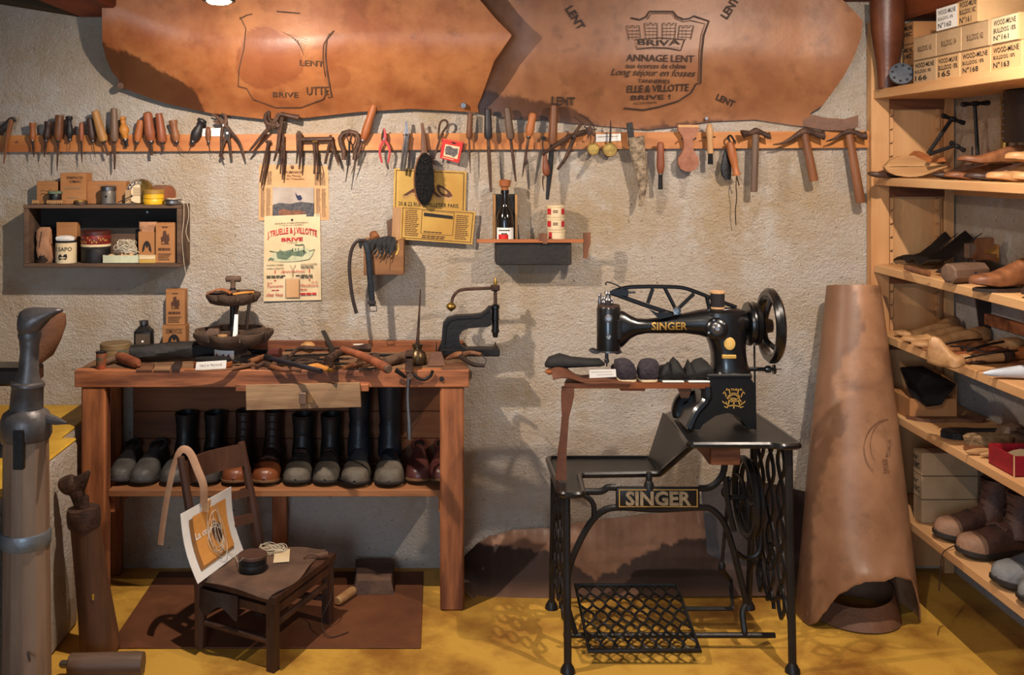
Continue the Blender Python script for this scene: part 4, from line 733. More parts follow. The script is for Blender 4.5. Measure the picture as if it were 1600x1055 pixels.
# ---- block with straps
t = T('strap_bracket', 'square wooden bracket block on the wall draped with black straps', 'bracket'); Yk = -.15; a, b_ = W(568, 376, Yk), W(631, 430, Yk)
P('block', MB().bb((a.x, Yk, b_.z), (b_.x, Yk+.018, a.z), .002).bb((a.x, Yk+.018, b_.z), (b_.x, -.002, b_.z+.016)).bb((a.x, Yk+.018, b_.z), (a.x+.016, -.002, a.z)).bb((b_.x-.016, Yk+.018, b_.z), (b_.x, -.002, a.z)), mat('block_wood', (150, 104, 62), .75, c2=(92, 58, 36), scale=12, grain='x', bump=.2), t)
P('paint_spot', MB().prism([W(x, y, Yk-.0005) for x, y in ((617, 381), (623, 380), (624, 390), (621, 398), (617, 399), (620, 390))], (0, -.002, 0)), 'paper_yellow', t)
t = T('black_apron_strap', 'bundle of torn black leather with pins, draped over the bracket', 'leather')
mat('torn_black', (44, 43, 44), .85, c2=(24, 23, 24), scale=30, bump=.4)
P('drape', MB().sheet(lambda u, v: W(560+58*u+3*v*math.sin(u*13), 372+3*math.sin(u*6)+(9+15*u*(1.25-.25*u)+5*math.sin(u*37)*v+3*math.sin(u*61))*v, Yk-.009-.004*math.sin(v*2.8)-.004*abs(math.sin(u*23+v*2))), 60, 8, .0025), 'torn_black', t, ang=1.2)
for i in range(5): P('torn_strip', MB().tube(spline([W(590+i*5, 384+i*1.2, Yk-.014), W(588+i*5.5, 392+i, Yk-.017), W(584+i*6, 398+2*(i % 3), Yk-.014)], 4), .0035, 5, sq=(.5, 1)), 'torn_black', t)
m = MB()
for x, y, dx, dy in ((597, 392, -9, 10), (606, 395, -3, 18), (612, 392, -6, 12), (590, 388, -8, 8)): m.tube([W(x, y, Yk-.02), W(x+dx, y+dy, Yk-.026)], .0012, 5)
P('pin', m, 'steel', t)['kind'] = 'stuff'
t = T('hanging_belt', 'black leather belt with a small buckle hanging from the bracket', 'belt'); P('strap', MB().tube(spline([W(571, 380, Yk-.02), W(575, 395, Yk-.022), W(578, 430, Yk-.02), W(582, 478, Yk-.016)], 5), .0115, 6, sq=(.16, 1.0), up=(0, 1, 0)), 'leather_black', t); P('keeper', MB().box(W(581, 473, Yk-.017), (.032, .01, .014), None, .002), 'leather_dark', t)
P('buckle', MB().tube([W(x, y, Yk-.018) for x, y in ((577, 479), (588, 478), (589, 486), (579, 487))], .0022, 6, closed=True), 'rust', t)
t = T('thin_strap', 'thin curved brown strap hanging left of the buckled belt', 'strap'); P('strap', MB().tube(spline([W(572, 376, Yk-.014), W(558, 377, Yk-.02), W(549, 392, Yk-.02), W(546, 420, Yk-.018), W(550, 460, Yk-.016), W(557, 490, Yk-.014)], 6), .0068, 6, sq=(.35, 1), up=(0, 1, 0)), 'leather_dark', t)
S('cork_plug', MB().lathe(W(583, 366, -.1), W(588, 374, -.13), [(0, .008), (0, .016), (.6, .018), (1, .016)], 12), 'wood_brown', 'short brown wooden plug lying on the strap bracket', 'plug')
# ---- small black shelf box with bottle
Yb = -.115; a, b_ = W(775, 379, Yb), W(893, 414, Yb); t = T('black_shelf_box', 'small black wooden box on the wall carrying the bottle and three round boxes', 'shelf')
mat('box_black', (40, 35, 32), .6, c2=(26, 22, 20), scale=10, bump=.15)
P('front_panel', MB().bb((a.x+.014, Yb-.001, b_.z+.008), (b_.x-.014, Yb+.01, a.z-.008)), 'box_black', t); P('body', MB().bb((a.x, Yb, b_.z), (b_.x, -.002, a.z), .003), mat('box_edge', (52, 44, 38), .6, c2=(34, 28, 26), bump=.15), t)
zt = a.z+.0004
X, s = at(771, 808, -.06); t = T('bottle_case', 'upright wooden case lined in black behind the dark bottle', 'case', None, (X, -.035, zt)); h = hgt(304, -.06, zt)
P('side_board', MB().bb((-s/2, -.03, 0), (-s/2+.008, .033, h)), 'wood_yellow', t); P('side_board', MB().bb((s/2-.008, -.03, 0), (s/2, .033, h)), 'wood_yellow', t); P('back_board', MB().bb((-s/2+.008, .02, 0), (s/2-.008, .033, h)), 'box_black', t)
X, s = at(775, 803, -.085); r = s/2; t = T('dark_bottle', 'dark glass bottle with cork and paper label on the small wall shelf', 'bottle', None, (X, -.08, zt)); h = hgt(297, -.08, zt)
P('glass', MB().lathe((0, 0, 0), (0, 0, h), [(0, r*.8), (.01, r), (.42, r), (.55, r*.85), (.66, r*.5), (.75, r*.4), (.93, r*.36), (.94, r*.48), (1, r*.46)], 24), mat('bottle_glass', (30, 24, 20), .12, spec=.7, c2=(18, 15, 14), bump=0), t)
P('cork', MB().lathe((0, 0, h*.97), (0, 0, h*1.2), [(0, r*.35), (.4, r*.4), (.45, r*.62), (.9, r*.66), (1, r*.5)], 14), 'wood_orange', t); f = cyl((0, 0), r+.0005, 0, h, -1.1, 1.1); m = rect(MB(), f, 0, .72, 1, .98, .0004, 12); P('paper_label', m, 'paper_white', t)
m = MB(); fuzz(m, f, .16, .76, .84, .79, 1, .001, 3, .8, 5); fuzz(m, f, .3, .82, .7, .86, 1, .001, 4, .8, 3); P('lettering', m, 'ink', t)
X, s = at(779, 795, -.105); tin('red_disc', 'bright red screw cap in front of the dark bottle', X, -.104, zt+.012, s/2, .018, [('side', 0, 1, 'red', 0)], group=None, cat='cap')
X, _ = at(809, 813, -.09); t = T('oiler_spike', 'small iron oiler with thin spike beside the bottle', 'oiler', None, (X, -.085, zt)); P('base', MB().lathe((0, 0, 0), (0, 0, .012), [(0, .018), (.4, .018), (1, .004)], 14), 'iron_dull', t); P('spike', MB().tube([(0, 0, .01), (-.003, 0, .066)], [.003, .001], 6), 'iron_dull', t)
X, s = at(855, 882, -.08); hh = (hgt(320, -.08, zt))/3
for i, lb in enumerate(('lowest of three stacked round white boxes with red label', 'middle of three stacked round white boxes with red label', 'topmost of three stacked round white boxes with red label')):
    t = tin('round_box', lb, X+(.002, -.001, -.001)[i], -.075, zt+hh*i+.0002, s/2, hh-.0006, [('wall', 0, .8, 'paper', 0)], (.8, 'paper'), 'stacked round boxes', cat='box'); f = cyl((0, 0), s/2+.0008, 0, hh, -1.2, 1.2)
    if i: P('red_label', rect(rect(MB(), f, .02, .3, .98, .36, .0006, 10), f, .02, .72, .98, .78, .0006, 10) and rect(rect(MB(), f, .0, .3, .24, .78, .0006, 4), f, .76, .3, 1, .78, .0006, 4), 'ink_red', t); m = MB(); fuzz(m, f, .34, .42, .66, .68, 2, .001, 4, .6, 3); P('small_print', m, 'ink_brown', t)['kind'] = 'stuff'
    else: P('red_label', rect(MB(), f, .05, .2, .24, .7, .0006, 4), 'ink_red', t)
t = T('foot_gauge', 'long wooden sliding foot gauge lying across the small wall shelf', 'gauge'); Yg = -.128; a, b_ = W(745, 374, Yg), W(912, 379.5, Yg)
P('bar', MB().bb((a.x, Yg, b_.z), (b_.x, Yg+.01, a.z), .001), 'woodx_orange', t); P('fixed_jaw', MB().prism([W(x, y, Yg) for x, y in ((912, 364), (923, 364), (923, 380), (920, 390), (918, 404), (912, 404))], (0, .016, 0)), 'wood_brown', t); P('slider', MB().prism([W(x, y, Yg-.002) for x, y in ((842, 366), (850, 364), (855, 367), (855, 381), (848, 381), (848, 376), (842, 376))], (0, .016, 0)), 'wood_brown', t)
# ================================================================ work bench
BY0, BY1, BZ = -.385, -.006, .853
t = T('work_bench', 'orange-stained wooden work bench with lower shelf of old shoes', 'bench'); bx0, bx1 = -1.283, .111
P('front_rail', MB().bb((bx0, BY0, .792), (bx1, BY0+.04, BZ), .003), 'bench', t)
for i in range(3): y0 = BY0+.0402+i*.1126; P('top_plank', MB().bb((bx0+.004, y0, .81), (bx1-.004, y0+.1116, BZ-.002-.001*(i % 2)), .0015), 'old_top', t)
P('back_rail', MB().bb((-.9, -.03, BZ-.004), (.10, -.008, .893), .002), 'bench', t)
def leg(x0, x1, y0, y1): return MB().bb((x0, y0, 0), (x1, y1, .7925), .006)
for x0, x1, y0, y1 in ((-1.262, -1.176, BY0+.006, BY0+.07), (.008, .093, BY0+.006, BY0+.07)): P('leg', leg(x0, x1, y0, y1), 'bench_leg', t)
for x0, x1, zq in ((-1.255, -1.215, .7925), (.06, .09, .7925), (-.635, -.58, .392)): P('rear_leg', MB().bb((x0, -.075, 0), (x1, -.035, zq), .004), 'bench_leg', t)
SZ = .417
P('shoe_shelf', MB().bb((-1.176, -.345, SZ-.024), (.02, -.035, SZ), .002), mat('shelf_wood', (168, 112, 70), .7, c2=(122, 76, 44), scale=10, grain='x', bump=.2), t)
for i, (z0_, z1_) in enumerate(((SZ, .515), (.517, .62), (.622, .725), (.727, .79))):
    for x0, x1 in ((-1.18, -.61), (-.606, .02)): P('back_plank', MB().bb((x0, -.034, z0_), (x1, -.02, z1_-.0005), .0015), 'bench_plank', t)
for x in (-1.18, .002): P('side_rail', MB().bb((x, -.32, .33), (x+.018, -.07, .392)), 'bench_leg', t)
P('bolt', MB().lathe(W(1092/2.67/1000*0+690, 592, BY0-.006), W(690, 592, BY0), [(0, .003), (0, .007), (1, .009)], 8), 'iron_dull', t)
# drawer
t2 = P('drawer_front', MB().prism([W(384, 603, -.415), W(562, 599, -.415), W(564, 636, -.415), W(385, 641, -.415)], (0, .02, 0)), 'drawer_wood', t, 'weathered pale drawer front', smooth=False)
P('drawer_knob', MB().bb(W(467, 614, -.44), W(480, 630, -.415), .003), 'wood_grey', t2)
P('pale_patch', MB().bb(W(480, 615, -.4165), W(489, 629, -.414)), 'wood_yellow', t2)
for a, b_ in ((368, 386), (561, 576)): P('drawer_runner', MB().bb(W(a, 601, -.40), W(b_, 612, -.40)+Vector((0, .3, 0)), .002), 'bench', t)
# ================================================================ shoes
def shoe(name, label, cat, L, wd, up, cap, sole_m, shaft=None, lace=None, lace_m='cord_dark', group=None, loc=(0,0,0), rz=0, H=1.0, solez=.018, heel=.024, capfrac=.24, opening=True, pull=0):
    # toe towards -Y, heel at +Y, sole on z = 0
    t = T(name, label, cat, group, loc, rz); n = 22
    wtab = [(0, .02), (.03, .44), (.12, .60), (.3, .62), (.45, .70), (.62, .96), (.75, 1.0), (.86, .93), (.94, .70), (.985, .38), (1, .1)]
    htab = [(0, .03), (.02, .045), (.1, .075), (.25, .085), (.4, .084), (.52, .073), (.65, .058), (.76, .05), (.88, .045), (.95, .037), (.985, .022), (1, .008)]
    def sec(s, g=0):
        w_ = wd*interp(wtab, s)/2+g; h = interp(htab, s)*H+g; z0_ = solez-.002+ (.006*max(0, (s-.8)/.2) if s > .8 else 0); y = -s*L+g*(-1 if s > .5 else 1)*0; l = []
        ex = .62 if s > .55 else .8
        for q in range(n+1):
            a = math.pi*q/n; l.append((w_*math.copysign(abs(math.cos(a))**ex, math.cos(a)), y, z0_+h*math.sin(a)**.75))
        return l
    st = [0, .02, .06, .12, .2, .3, .4, .48, .56, .64, .72, .78, .84, .89, .93, .96, .985, 1]
    P('upper', MB().loft([sec(s) for s in st]), up, t, ang=1.2)
    if cap:
        cs = [1-capfrac, 1-capfrac*.8]+[s for s in st if s > 1-capfrac*.75]; P('toe_cap', MB().loft([sec(s, .0016) for s in cs]), cap, t, ang=1.2)
    def outl(z, g): 
        r_ = []
        for s in [k/24 for k in range(25)]: r_.append((wd*interp(wtab, s)/2+g, -s*L-(g if s > .9 else 0)+(g if s < .1 else 0), z+ (.008*max(0, (s-.8)/.2))))
        return r_+[(-x, y, z_) for x, y, z_ in reversed(r_)]
    P('sole', MB().loft([outl(heel*.35, .002), outl(heel*.35+.002, .0045), outl(solez-.002, .0045), outl(solez, .002)]), sole_m, t)
    hl_ = [p for p in outl(0, .002) if p[1] > -.28*L]; P('heel', MB().prism([(x, y, 0) for x, y, _ in hl_], (0, 0, heel*.4)), sole_m, t)
    if shaft:
        top = shaft; yc = -.21*L; lo = []
        for z, rx, ry, dy in top: lo.append([(wd*rx*.64*math.cos(q*.3927), yc+dy+L*ry*1.05*math.sin(q*.3927), z) for q in range(16)])
        inner = [[(p[0]*.9, (p[1]-(yc+top[-1][3]))*.9+yc+top[-1][3], top[-1][0]-.0) for p in lo[-1]], [(p[0]*.88, (p[1]-(yc+top[-1][3]))*.88+yc+top[-1][3], top[-1][0]-.06) for p in lo[-1]]]
        P('shaft', MB().loft(lo+inner), up if not pull else pull, t, ang=1.0)
    elif opening:
        ring = [(wd*.27*math.cos(q*.3927), -.2*L+L*.17*math.sin(q*.3927), .088*H+solez-.012-.014*math.sin(q*.3927)*-1*.6) for q in range(16)]
        P('collar', MB().tube(ring, .006, 6, closed=True), up, t); P('lining', MB().add([(p[0]*.98, p[1], p[2]) for p in ring], [tuple(range(16))]), 'leather_black', t)
    if lace:
        for i in range(lace):
            s = .40+.035*i if not shaft else .44-.01*i; y = -L*(.42+.035*i); zz = solez+interp(htab, .42+.035*i)*H*1.0+.003; w2 = wd*(.17+.01*i)
            if shaft and i < lace-2:
                q = i/(max(1, lace-2)); z2 = shaft[-1][0]*.97*(1-q)+(solez+.07)*q; top_y = -.21*L-L*shaft[-1][2]+shaft[-1][3]; y = top_y*(1-q)+(-.44*L)*q-.003; zz = z2; w2 = wd*.16
            P('lace', MB().tube([(-w2, y+.006, zz-.004), (0, y-.003, zz+.002), (w2, y+.006, zz-.004)], .0022, 5), lace_m, t)
    return t
mat('shoe_grey', (74, 70, 66), .55, c2=(48, 45, 43), scale=14, bump=.2); mat('shoe_black', (34, 32, 32), .45, c2=(20, 19, 19), scale=12, bump=.15); mat('toe_dusty', (104, 94, 80), .7, c2=(68, 60, 52), scale=14, bump=.25)
mat('boot_brown', (58, 36, 28), .5, c2=(36, 22, 18), scale=10, bump=.15); mat('toe_tan', (132, 74, 42), .35, c2=(94, 48, 26), scale=8, bump=.05); mat('oxblood', (96, 52, 46), .35, c2=(68, 34, 32), scale=8, bump=.08); mat('boot_blue', (44, 48, 56), .42, c2=(26, 28, 34), scale=7, bump=.2); mat('sole_dark', (42, 36, 32), .7); mat('sole_tan', (112, 78, 50), .6)
GS = 'shoes on the bench shelf'
def sx(px): return (px-CX)*K(-.33)
low = [(.13, .6, .2, 0), (.2, .5, .17, .01)]
def put(px, **kw): return dict(loc=(sx(px), -.052, SZ+.0005), group=GS, **kw)
LS = .268
shoe('old_shoe', 'grey-black low shoe half hidden behind the left bench leg', 'shoe', .255, .094, 'shoe_grey', None, 'sole_dark', **put(177), rz=.04)
shoe('old_shoe', 'grey-black low shoe with rounded toe, second from the left on the bench shelf', 'shoe', LS, .1, 'shoe_grey', None, 'sole_dark', **put(222), rz=-.06)
ank = [(.06, .62, .2, 0), (.09, .58, .2, .0), (.12, .52, .18, .012), (.17, .54, .18, .014), (.215, .62, .19, .012)]
shoe('ankle_boot', 'black ankle boot behind the chair back, left one of its pair', 'boot', LS, .106, 'shoe_black', 'shoe_grey', 'sole_dark', ank, capfrac=.34, **put(266))
shoe('ankle_boot', 'black ankle boot behind the chair back, right one of its pair', 'boot', LS, .106, 'shoe_black', 'shoe_grey', 'sole_dark', ank, capfrac=.34, **put(314))
ank2 = [(.06, .62, .2, 0), (.09, .56, .2, .0), (.12, .5, .18, .012), (.17, .5, .17, .016), (.222, .54, .17, .018)]
shoe('laced_boot', 'dark laced boot with shiny tan toe seen between the chair back slats', 'boot', LS, .102, 'boot_brown', 'toe_tan', 'sole_tan', ank2, 7, capfrac=.32, **put(363))
shoe('laced_boot', 'dark laced boot with shiny tan toe just right of the chair back', 'boot', LS, .102, 'boot_brown', 'toe_tan', 'sole_tan', ank2, 7, capfrac=.32, **put(411))
ank3 = [(.06, .66, .21, 0), (.09, .62, .2, .0), (.12, .58, .18, .008), (.16, .6, .18, .01), (.21, .66, .19, .006)]
shoe('work_boot', 'black work boot with dusty toe cap and loose lace, left one of its pair', 'boot', LS, .104, 'shoe_black', 'toe_dusty', 'sole_dark', ank3, 4, capfrac=.3, **put(461))
shoe('work_boot', 'black work boot with dusty toe cap beside the tall boots', 'boot', LS, .098, 'shoe_black', 'toe_dusty', 'sole_dark', ank3, 3, capfrac=.3, **put(507))
tall = [(.06, .66, .21, 0), (.09, .66, .2, .0), (.12, .64, .19, .004), (.145, .56, .18, .01), (.165, .62, .18, .012), (.185, .56, .17, .014), (.21, .6, .18, .014), (.26, .64, .19, .012), (.31, .68, .19, .01), (.355, .7, .2, .008)]
shoe('tall_boot', 'tall blue-black pull-on boot, left of the tall pair', 'boot', .285, .106, 'boot_blue', 'toe_dusty', 'sole_dark', tall, capfrac=.34, **put(554))
shoe('tall_boot', 'tall blue-black pull-on boot with open top, right of the tall pair', 'boot', .285, .108, 'boot_blue', 'toe_dusty', 'sole_dark', tall, capfrac=.34, **put(604), rz=.03)
shoe('derby_shoe', 'oxblood laced derby shoe near the right bench leg', 'shoe', .25, .094, 'oxblood', None, 'sole_tan', None, 4, 'oxblood', **put(653))
shoe('derby_shoe', 'oxblood laced derby shoe half hidden by the right bench leg', 'shoe', .25, .094, 'oxblood', None, 'sole_tan', None, 4, 'oxblood', **put(690))
# ================================================================ things on the bench
GB = 'things on the work bench'; Bz = BZ+.0005
def tops(px, py, z=Bz): return WZ(px, py, z)
def UP(px, py, h): return WZ(px, py, Bz)+Vector((0, 0, h))     # above the bench-top spot seen at that picture point
def stick(name, label, cat, pts, r, m, n=8, sq=(1, 1), group=GB, up=None):    # pts: (px, py, z above bench)
    p = [UP(a, b_, c) for a, b_, c in pts]; p = spline(p, 4) if len(p) > 2 else p
    rr = [interp([(i/(len(r)-1), x) for i, x in enumerate(r)], j/(len(p)-1)) for j in range(len(p))] if isinstance(r, (list, tuple)) else r
    return S(name, MB().tube(p, rr, n, sq=sq, up=up or (0, 0, 1)), m, label, cat, group)
# painted little tin, round tin, small green tin
c = tops(155, 578); tin('painted_tin', 'small tin with worn red and green painting at the left bench corner', c.x, c.y+.022, Bz, .018, .062, [('side', 0, .94, mat('tin_paint', (170, 70, 40), .5, c2=(40, 70, 50), scale=38, bump=.1), 0)], (.92, 'iron_dull'), GB)
c = tops(177, 560); tin('round_tin', 'wide round brown tin with a low lid at the back left of the bench', c.x, c.y+.03, Bz, .056, .055, [('wall', 0, .6, mat('tin_olive', (138, 112, 76), .6, c2=(100, 80, 54)), 0)], (.6, 'tin_olive'), GB)
c = tops(193, 562); tin('green_tin', 'tiny dull green tin in front of the wide round tin', c.x, c.y-.012, Bz, .018, .034, [('wall', 0, 1, mat('dull_green', (96, 102, 84), .6), 0)], None, GB)
t = T('burnisher', 'rounded orange-brown wooden handle lying near the left bench corner', 'handle', GB); P('grip', MB().lathe(UP(183, 566, .024), UP(217, 578, .021), [(0, .004), (.05, .013), (.3, .02), (.6, .018), (.9, .017), (1, .008)], 14), 'woodx_red', t); P('shank', MB().tube([UP(160, 572, .012), UP(186, 566, .018)], .011, 10), 'woodx_grey', t)
# square black can with a plate
t = T('polish_can', 'square black can with silver screw cap beside the cartons', 'can', GB); X = (225-CX)*K(-.08); P('body', MB().box((X, -.08, Bz+.045), (.066, .05, .09), None, .005, 2).loft([[(X+a*x, -.08+b_*.8*x, z) for a, b_ in ((-1, -1), (1, -1), (1, 1), (-1, 1))] for z, x in ((Bz+.088, .031), (Bz+.108, .014))]), mat('can_black', (40, 36, 34), .4, .3), t)
P('neck', MB().lathe((X, -.08, Bz+.1), (X, -.08, Bz+.115), [(0, .015), (1, .015)], 14), 'iron_black', t); P('screw_cap', MB().lathe((X, -.08, Bz+.112), (X, -.08, Bz+.128), [(0, .017), (.9, .017), (1, .015), (1, .001)], 18), 'steel', t); P('front_plate', MB().box((X+.004, -.112, Bz+.04), (.056, .004, .08), None, .002), mat('plate_brown', (92, 76, 60), .6), t); P('white_dot', MB().lathe((X+.004, -.114, Bz+.052), (X+.004, -.116, Bz+.052), [(0, .005), (1, .004)], 10), 'paper_white', t)
a = (275-CX)*K(-.045); h1 = hgt(509, -.07, Bz)
carton('carton', 'small orange carton printed SEMENCES under the tall carton on the bench', a, -.075, Bz, 36*K(-.07), .06, h1, 'carton', (('SEMENCES', .15, .1, .85, .27, 'ink_brown'),), group=GB, art=arch_art)
carton('carton', 'tall narrow carton with printed figure standing on the SEMENCES carton', a+.003, -.068, Bz+h1+.0022, 30*K(-.06), .045, hgt(453, -.06, Bz+h1+.002), 'carton', (), group=GB, art=figure_art)
# dark roll of cloth
c0, c1 = UP(205, 566, .034), UP(338, 560, .036); t = T('cloth_roll', 'roll of black oilcloth lying along the back left of the bench', 'roll', GB); lo = []
for i in range(15):
    q = i/14; c = c0.lerp(c1, q); lo.append([(c.x, c.y+.034*(1+.12*math.sin(q*9+k*1.3))*math.cos(k*.3927), c.z+.0*q+.031*(1+.1*math.sin(q*7+k))*math.sin(k*.3927)) for k in range(16)])
P('outer_fold', MB().loft(lo), mat('oilcloth', (40, 35, 32), .7, c2=(22, 19, 18), scale=10, bump=.3), t); P('inner_fold', MB().tube([c0+Vector((-.004, .004, -.002)), c0+Vector((.05, 0, 0))], .018, 10), 'leather_black', t)
# tiered nail stand
def lobed(c, r, z, n=7, dep=.2, ph=.3, k=70): return [(c[0]+r*(1-dep+dep*abs(math.sin(n*(a*2*math.pi/k+ph)/2))**.5)*math.cos(a*2*math.pi/k), c[1]+r*(1-dep+dep*abs(math.sin(n*(a*2*math.pi/k+ph)/2))**.5)*math.sin(a*2*math.pi/k), z) for a in range(k)]
mat('stand_wood', (96, 74, 58), .75, c2=(60, 45, 36), scale=14, bump=.25)
t = T('nail_stand', 'two-tier scalloped wooden nail stand with T-shaped handle on the bench', 'stand', GB); c = ((364-CX)*K(-.195), -.195)
for nm, r, zr, dp in (('lower_tray', .15, .962, .052), ('upper_tray', .103, 1.102, .042)):
    tr = P(nm, MB().loft([lobed(c, r*.62, zr-dp), lobed(c, r*.86, zr-dp*.8), lobed(c, r, zr-dp*.25), lobed(c, r, zr), lobed(c, r*.93, zr), lobed(c, r*.9, zr-dp*.5)]), 'stand_wood', t, ang=.8)
    for k_ in range(7):
        a = k_*2*math.pi/7-.3; P('divider', MB().box((c[0]+r*.5*math.cos(a), c[1]+r*.5*math.sin(a), zr-dp*.25), (r*.8, .006, dp*.45), rotz(a)), 'stand_wood', tr)
P('post', MB().lathe((*c, .9), (*c, 1.12), [(0, .012), (1, .011)], 12), 'iron_dull', t)
P('knob_stem', MB().lathe((*c, 1.095), (*c, 1.15), [(0, .014), (.2, .016), (.3, .011), (.6, .009), (1, .012)], 14), 'stand_wood', t); P('knob', MB().lathe((c[0]-.028, c[1], 1.153), (c[0]+.03, c[1], 1.153), [(0, .005), (.05, .011), (.5, .012), (.95, .011), (1, .006)], 14), 'stand_wood', t)
P('foot', MB().lathe((*c, Bz), (*c, .912), [(0, .07), (.3, .07), (.6, .055), (1, .08)], 24), 'stand_wood', t); f = cyl(c, .0715, Bz, .905, -.95, .25); P('floral_wrap', rect(MB(), f, 0, .1, 1, .85, .002, 8), 'paper_white', t); m = MB()
for u in (.15, .5, .72): patch(m, f, [(u, .5), (u+.06, .3), (u+.12, .55), (u+.09, .75), (u+.03, .75)], .0028)
P('printed_flower', m, mat('violet', (130, 40, 96), .7), t)
S('wood_block', MB().loft([[(c[0]-.06+a*s, c[1]-.06+b_*s*.7, z) for a, b_ in ((-1, -1), (1, -.8), (1, 1), (-.8, 1))] for z, s in ((.937, .024), (.95, .026), (.972, .022), (.978, .016))]), 'felt_brown', 'rough brown lump in the lower tray of the nail stand', 'block', 'things in the nail stand')
tin('heel_disc', 'small round pale disc in the lower tray of the nail stand', c[0]-.022, c[1]-.08, .937, .018, .022, [('core', 0, .6, 'ink', -.003), ('rim', .6, 1, 'wood_pale', 0)], None, 'things in the nail stand', cat='disc')
S('paper_strip', MB().prism([(c[0]+.016, c[1]-.09, .94), (c[0]+.034, c[1]-.09, .94), (c[0]+.031, c[1]-.06, 1.03), (c[0]+.018, c[1]-.06, 1.03)], (0, .001, 0)), 'paper_white', 'white paper strip standing in the lower tray of the nail stand', 'paper', 'things in the nail stand', smooth=False)
for (x0, x1, lb) in ((-.005, .012, 'left'), (.055, .05, 'right')): S('peg_stick', MB().tube([(c[0]+x0-.02, c[1]+.07, .94), (c[0]+x1-.005, c[1]+.1, 1.07)], .007, 8), 'wood_grey', lb+' of two thin wooden pegs standing at the back of the nail stand', 'peg', 'things in the nail stand')
S('leather_strip', MB().sheet(lambda u, v: (c[0]-.085+.085*u, c[1]-.055+.03*v+.02*math.sin(u*3), 1.102+.014*math.sin(u*3.1)), 10, 3, .004), 'wood_orange', 'orange leather strip lying in the upper tray of the nail stand', 'leather', 'things in the nail stand')
S('brass_wire', MB().tube(spline([(c[0]+.012, c[1]-.06, 1.104), (c[0]+.05, c[1]-.05, 1.108), (c[0]+.08, c[1]-.02, 1.106)], 4), .0045, 6), 'wood_gold', 'yellow wooden stick lying in the upper tray of the nail stand', 'stick', 'things in the nail stand')
# brush, label and blades at the bench front
t = T('sole_brush', 'oval shoe brush lying bristles up in front of the nail stand', 'brush', GB); c = tops(330, 576); c.y += .03
ov = lambda s, z: [(c.x+.07*s*math.cos(a*.2618), c.y+.028*s*math.sin(a*.2618), z) for a in range(24)]
P('wooden_back', MB().loft([ov(.94, Bz), ov(1, Bz+.006), ov(1, Bz+.018), ov(.95, Bz+.02)]), 'woodx_orange', t); P('bristles', MB().loft([ov(.92, Bz+.02), ov(.95, Bz+.03), ov(.85, Bz+.034)]), 'bristle', t)
f = quad((307, 566), (354, 563), (353, 576), (305, 579), BY0+.002); t = T('price_label', 'white paper label standing in front of the oval brush', 'label', GB); P('card', MB().prism([f(0, 0), f(1, 0), f(1, 1), f(0, 1)], (0, .001, .0)), 'paper_white', t, smooth=False); m = MB(); text(m, f, 'TRIC A TROCHE', .12, .35, .86, .62, .0008); P('faint_lettering', m, 'ink_grey', t)
stick('paring_blade', 'long thin leather-handled blade in front of the white label', 'blade', ((288, 582, .006), (350, 581, .006), (395, 574, .012)), [.003, .007, .016], 'leather_brown', sq=(.5, 1))
for i, (a, b_, lb) in enumerate(((213, 240, 'left'), (240, 268, 'middle'), (268, 283, 'small dark right'))): S('leather_piece', MB().prism([WZ(a, 579, Bz), WZ(b_-2, 579, Bz), WZ(b_+2, 570, Bz), WZ(a+6, 569, Bz)], (0, 0, .006+.006*(i == 2))), ('leather_brown', 'old_top', 'leather_dark')[i], lb+' of three flat leather offcuts lying at the bench front', 'leather', GB, smooth=False)
# the heap of tools
def tool(name, label, cat, parts, group='heap of tools on the bench'):
    t = T(name, label, cat, group)
    for nm, pts, r, m, *k in parts:
        p = [UP(a, b_, c) for a, b_, c in pts]; p = spline(p, 4) if len(p) > 2 else p
        rr = [interp([(i/(len(r)-1), x) for i, x in enumerate(r)], j/(len(p)-1)) for j in range(len(p))] if isinstance(r, (list, tuple)) else r
        P(nm, MB().tube(p, rr, k[0] if k else 10, sq=k[1] if len(k) > 1 else (1, 1), up=(0, 0, 1)), m, t)
    return t
tool('iron_pipe', 'dark blue-grey round bar sticking out over the bench front', 'bar', (('shaft', ((418, 572, .03), (502, 596, .034)), .0085, mat('blue_iron', (62, 60, 70), .45, .6)), ('head', ((416, 571, .03), (424, 574, .03)), .012, 'iron_dull')))
tool('pincers', 'rusty pincers lying left of the dark blue-grey bar', 'pincers', (('jaw', ((400, 578, .01), (412, 575, .014), (424, 578, .012)), [.006, .011, .012], 'rust'), ('handle_arm', ((424, 578, .012), (450, 574, .012), (510, 570, .012)), [.009, .008, .006], 'rust'), ('handle_arm', ((424, 578, .012), (440, 581, .008), (455, 581, .008)), [.009, .009, .007], 'wood_brown')))
tool('bristle_pot_brush', 'black brush with dark red tuft lying behind the pincers', 'brush', (('handle', ((385, 558, .02), (405, 559, .02), (420, 562, .022)), [.012, .012, .015], 'leather_black'), ('tuft', ((418, 561, .022), (438, 562, .024)), [.016, .02], 'oxblood')))
for i, (a, b_, c_, d_, z, r) in enumerate(((445, 560, 540, 556, .03, .007), (448, 566, 540, 562, .022, .006), (443, 570, 535, 566, .014, .006), (470, 574, 540, 572, .008, .006))):
    tool('flat_file', ('topmost', 'second', 'third', 'lowest')[i]+' of the flat files stacked at the back of the bench', 'file', (('blade', ((a, b_, z), (c_, d_, z)), r, 'iron_dull', 4, (.6, 1.5)), ('tang', ((c_, d_, z), (c_+18, d_-.5, z)), [r*.8, .002], 'rust', 6)))
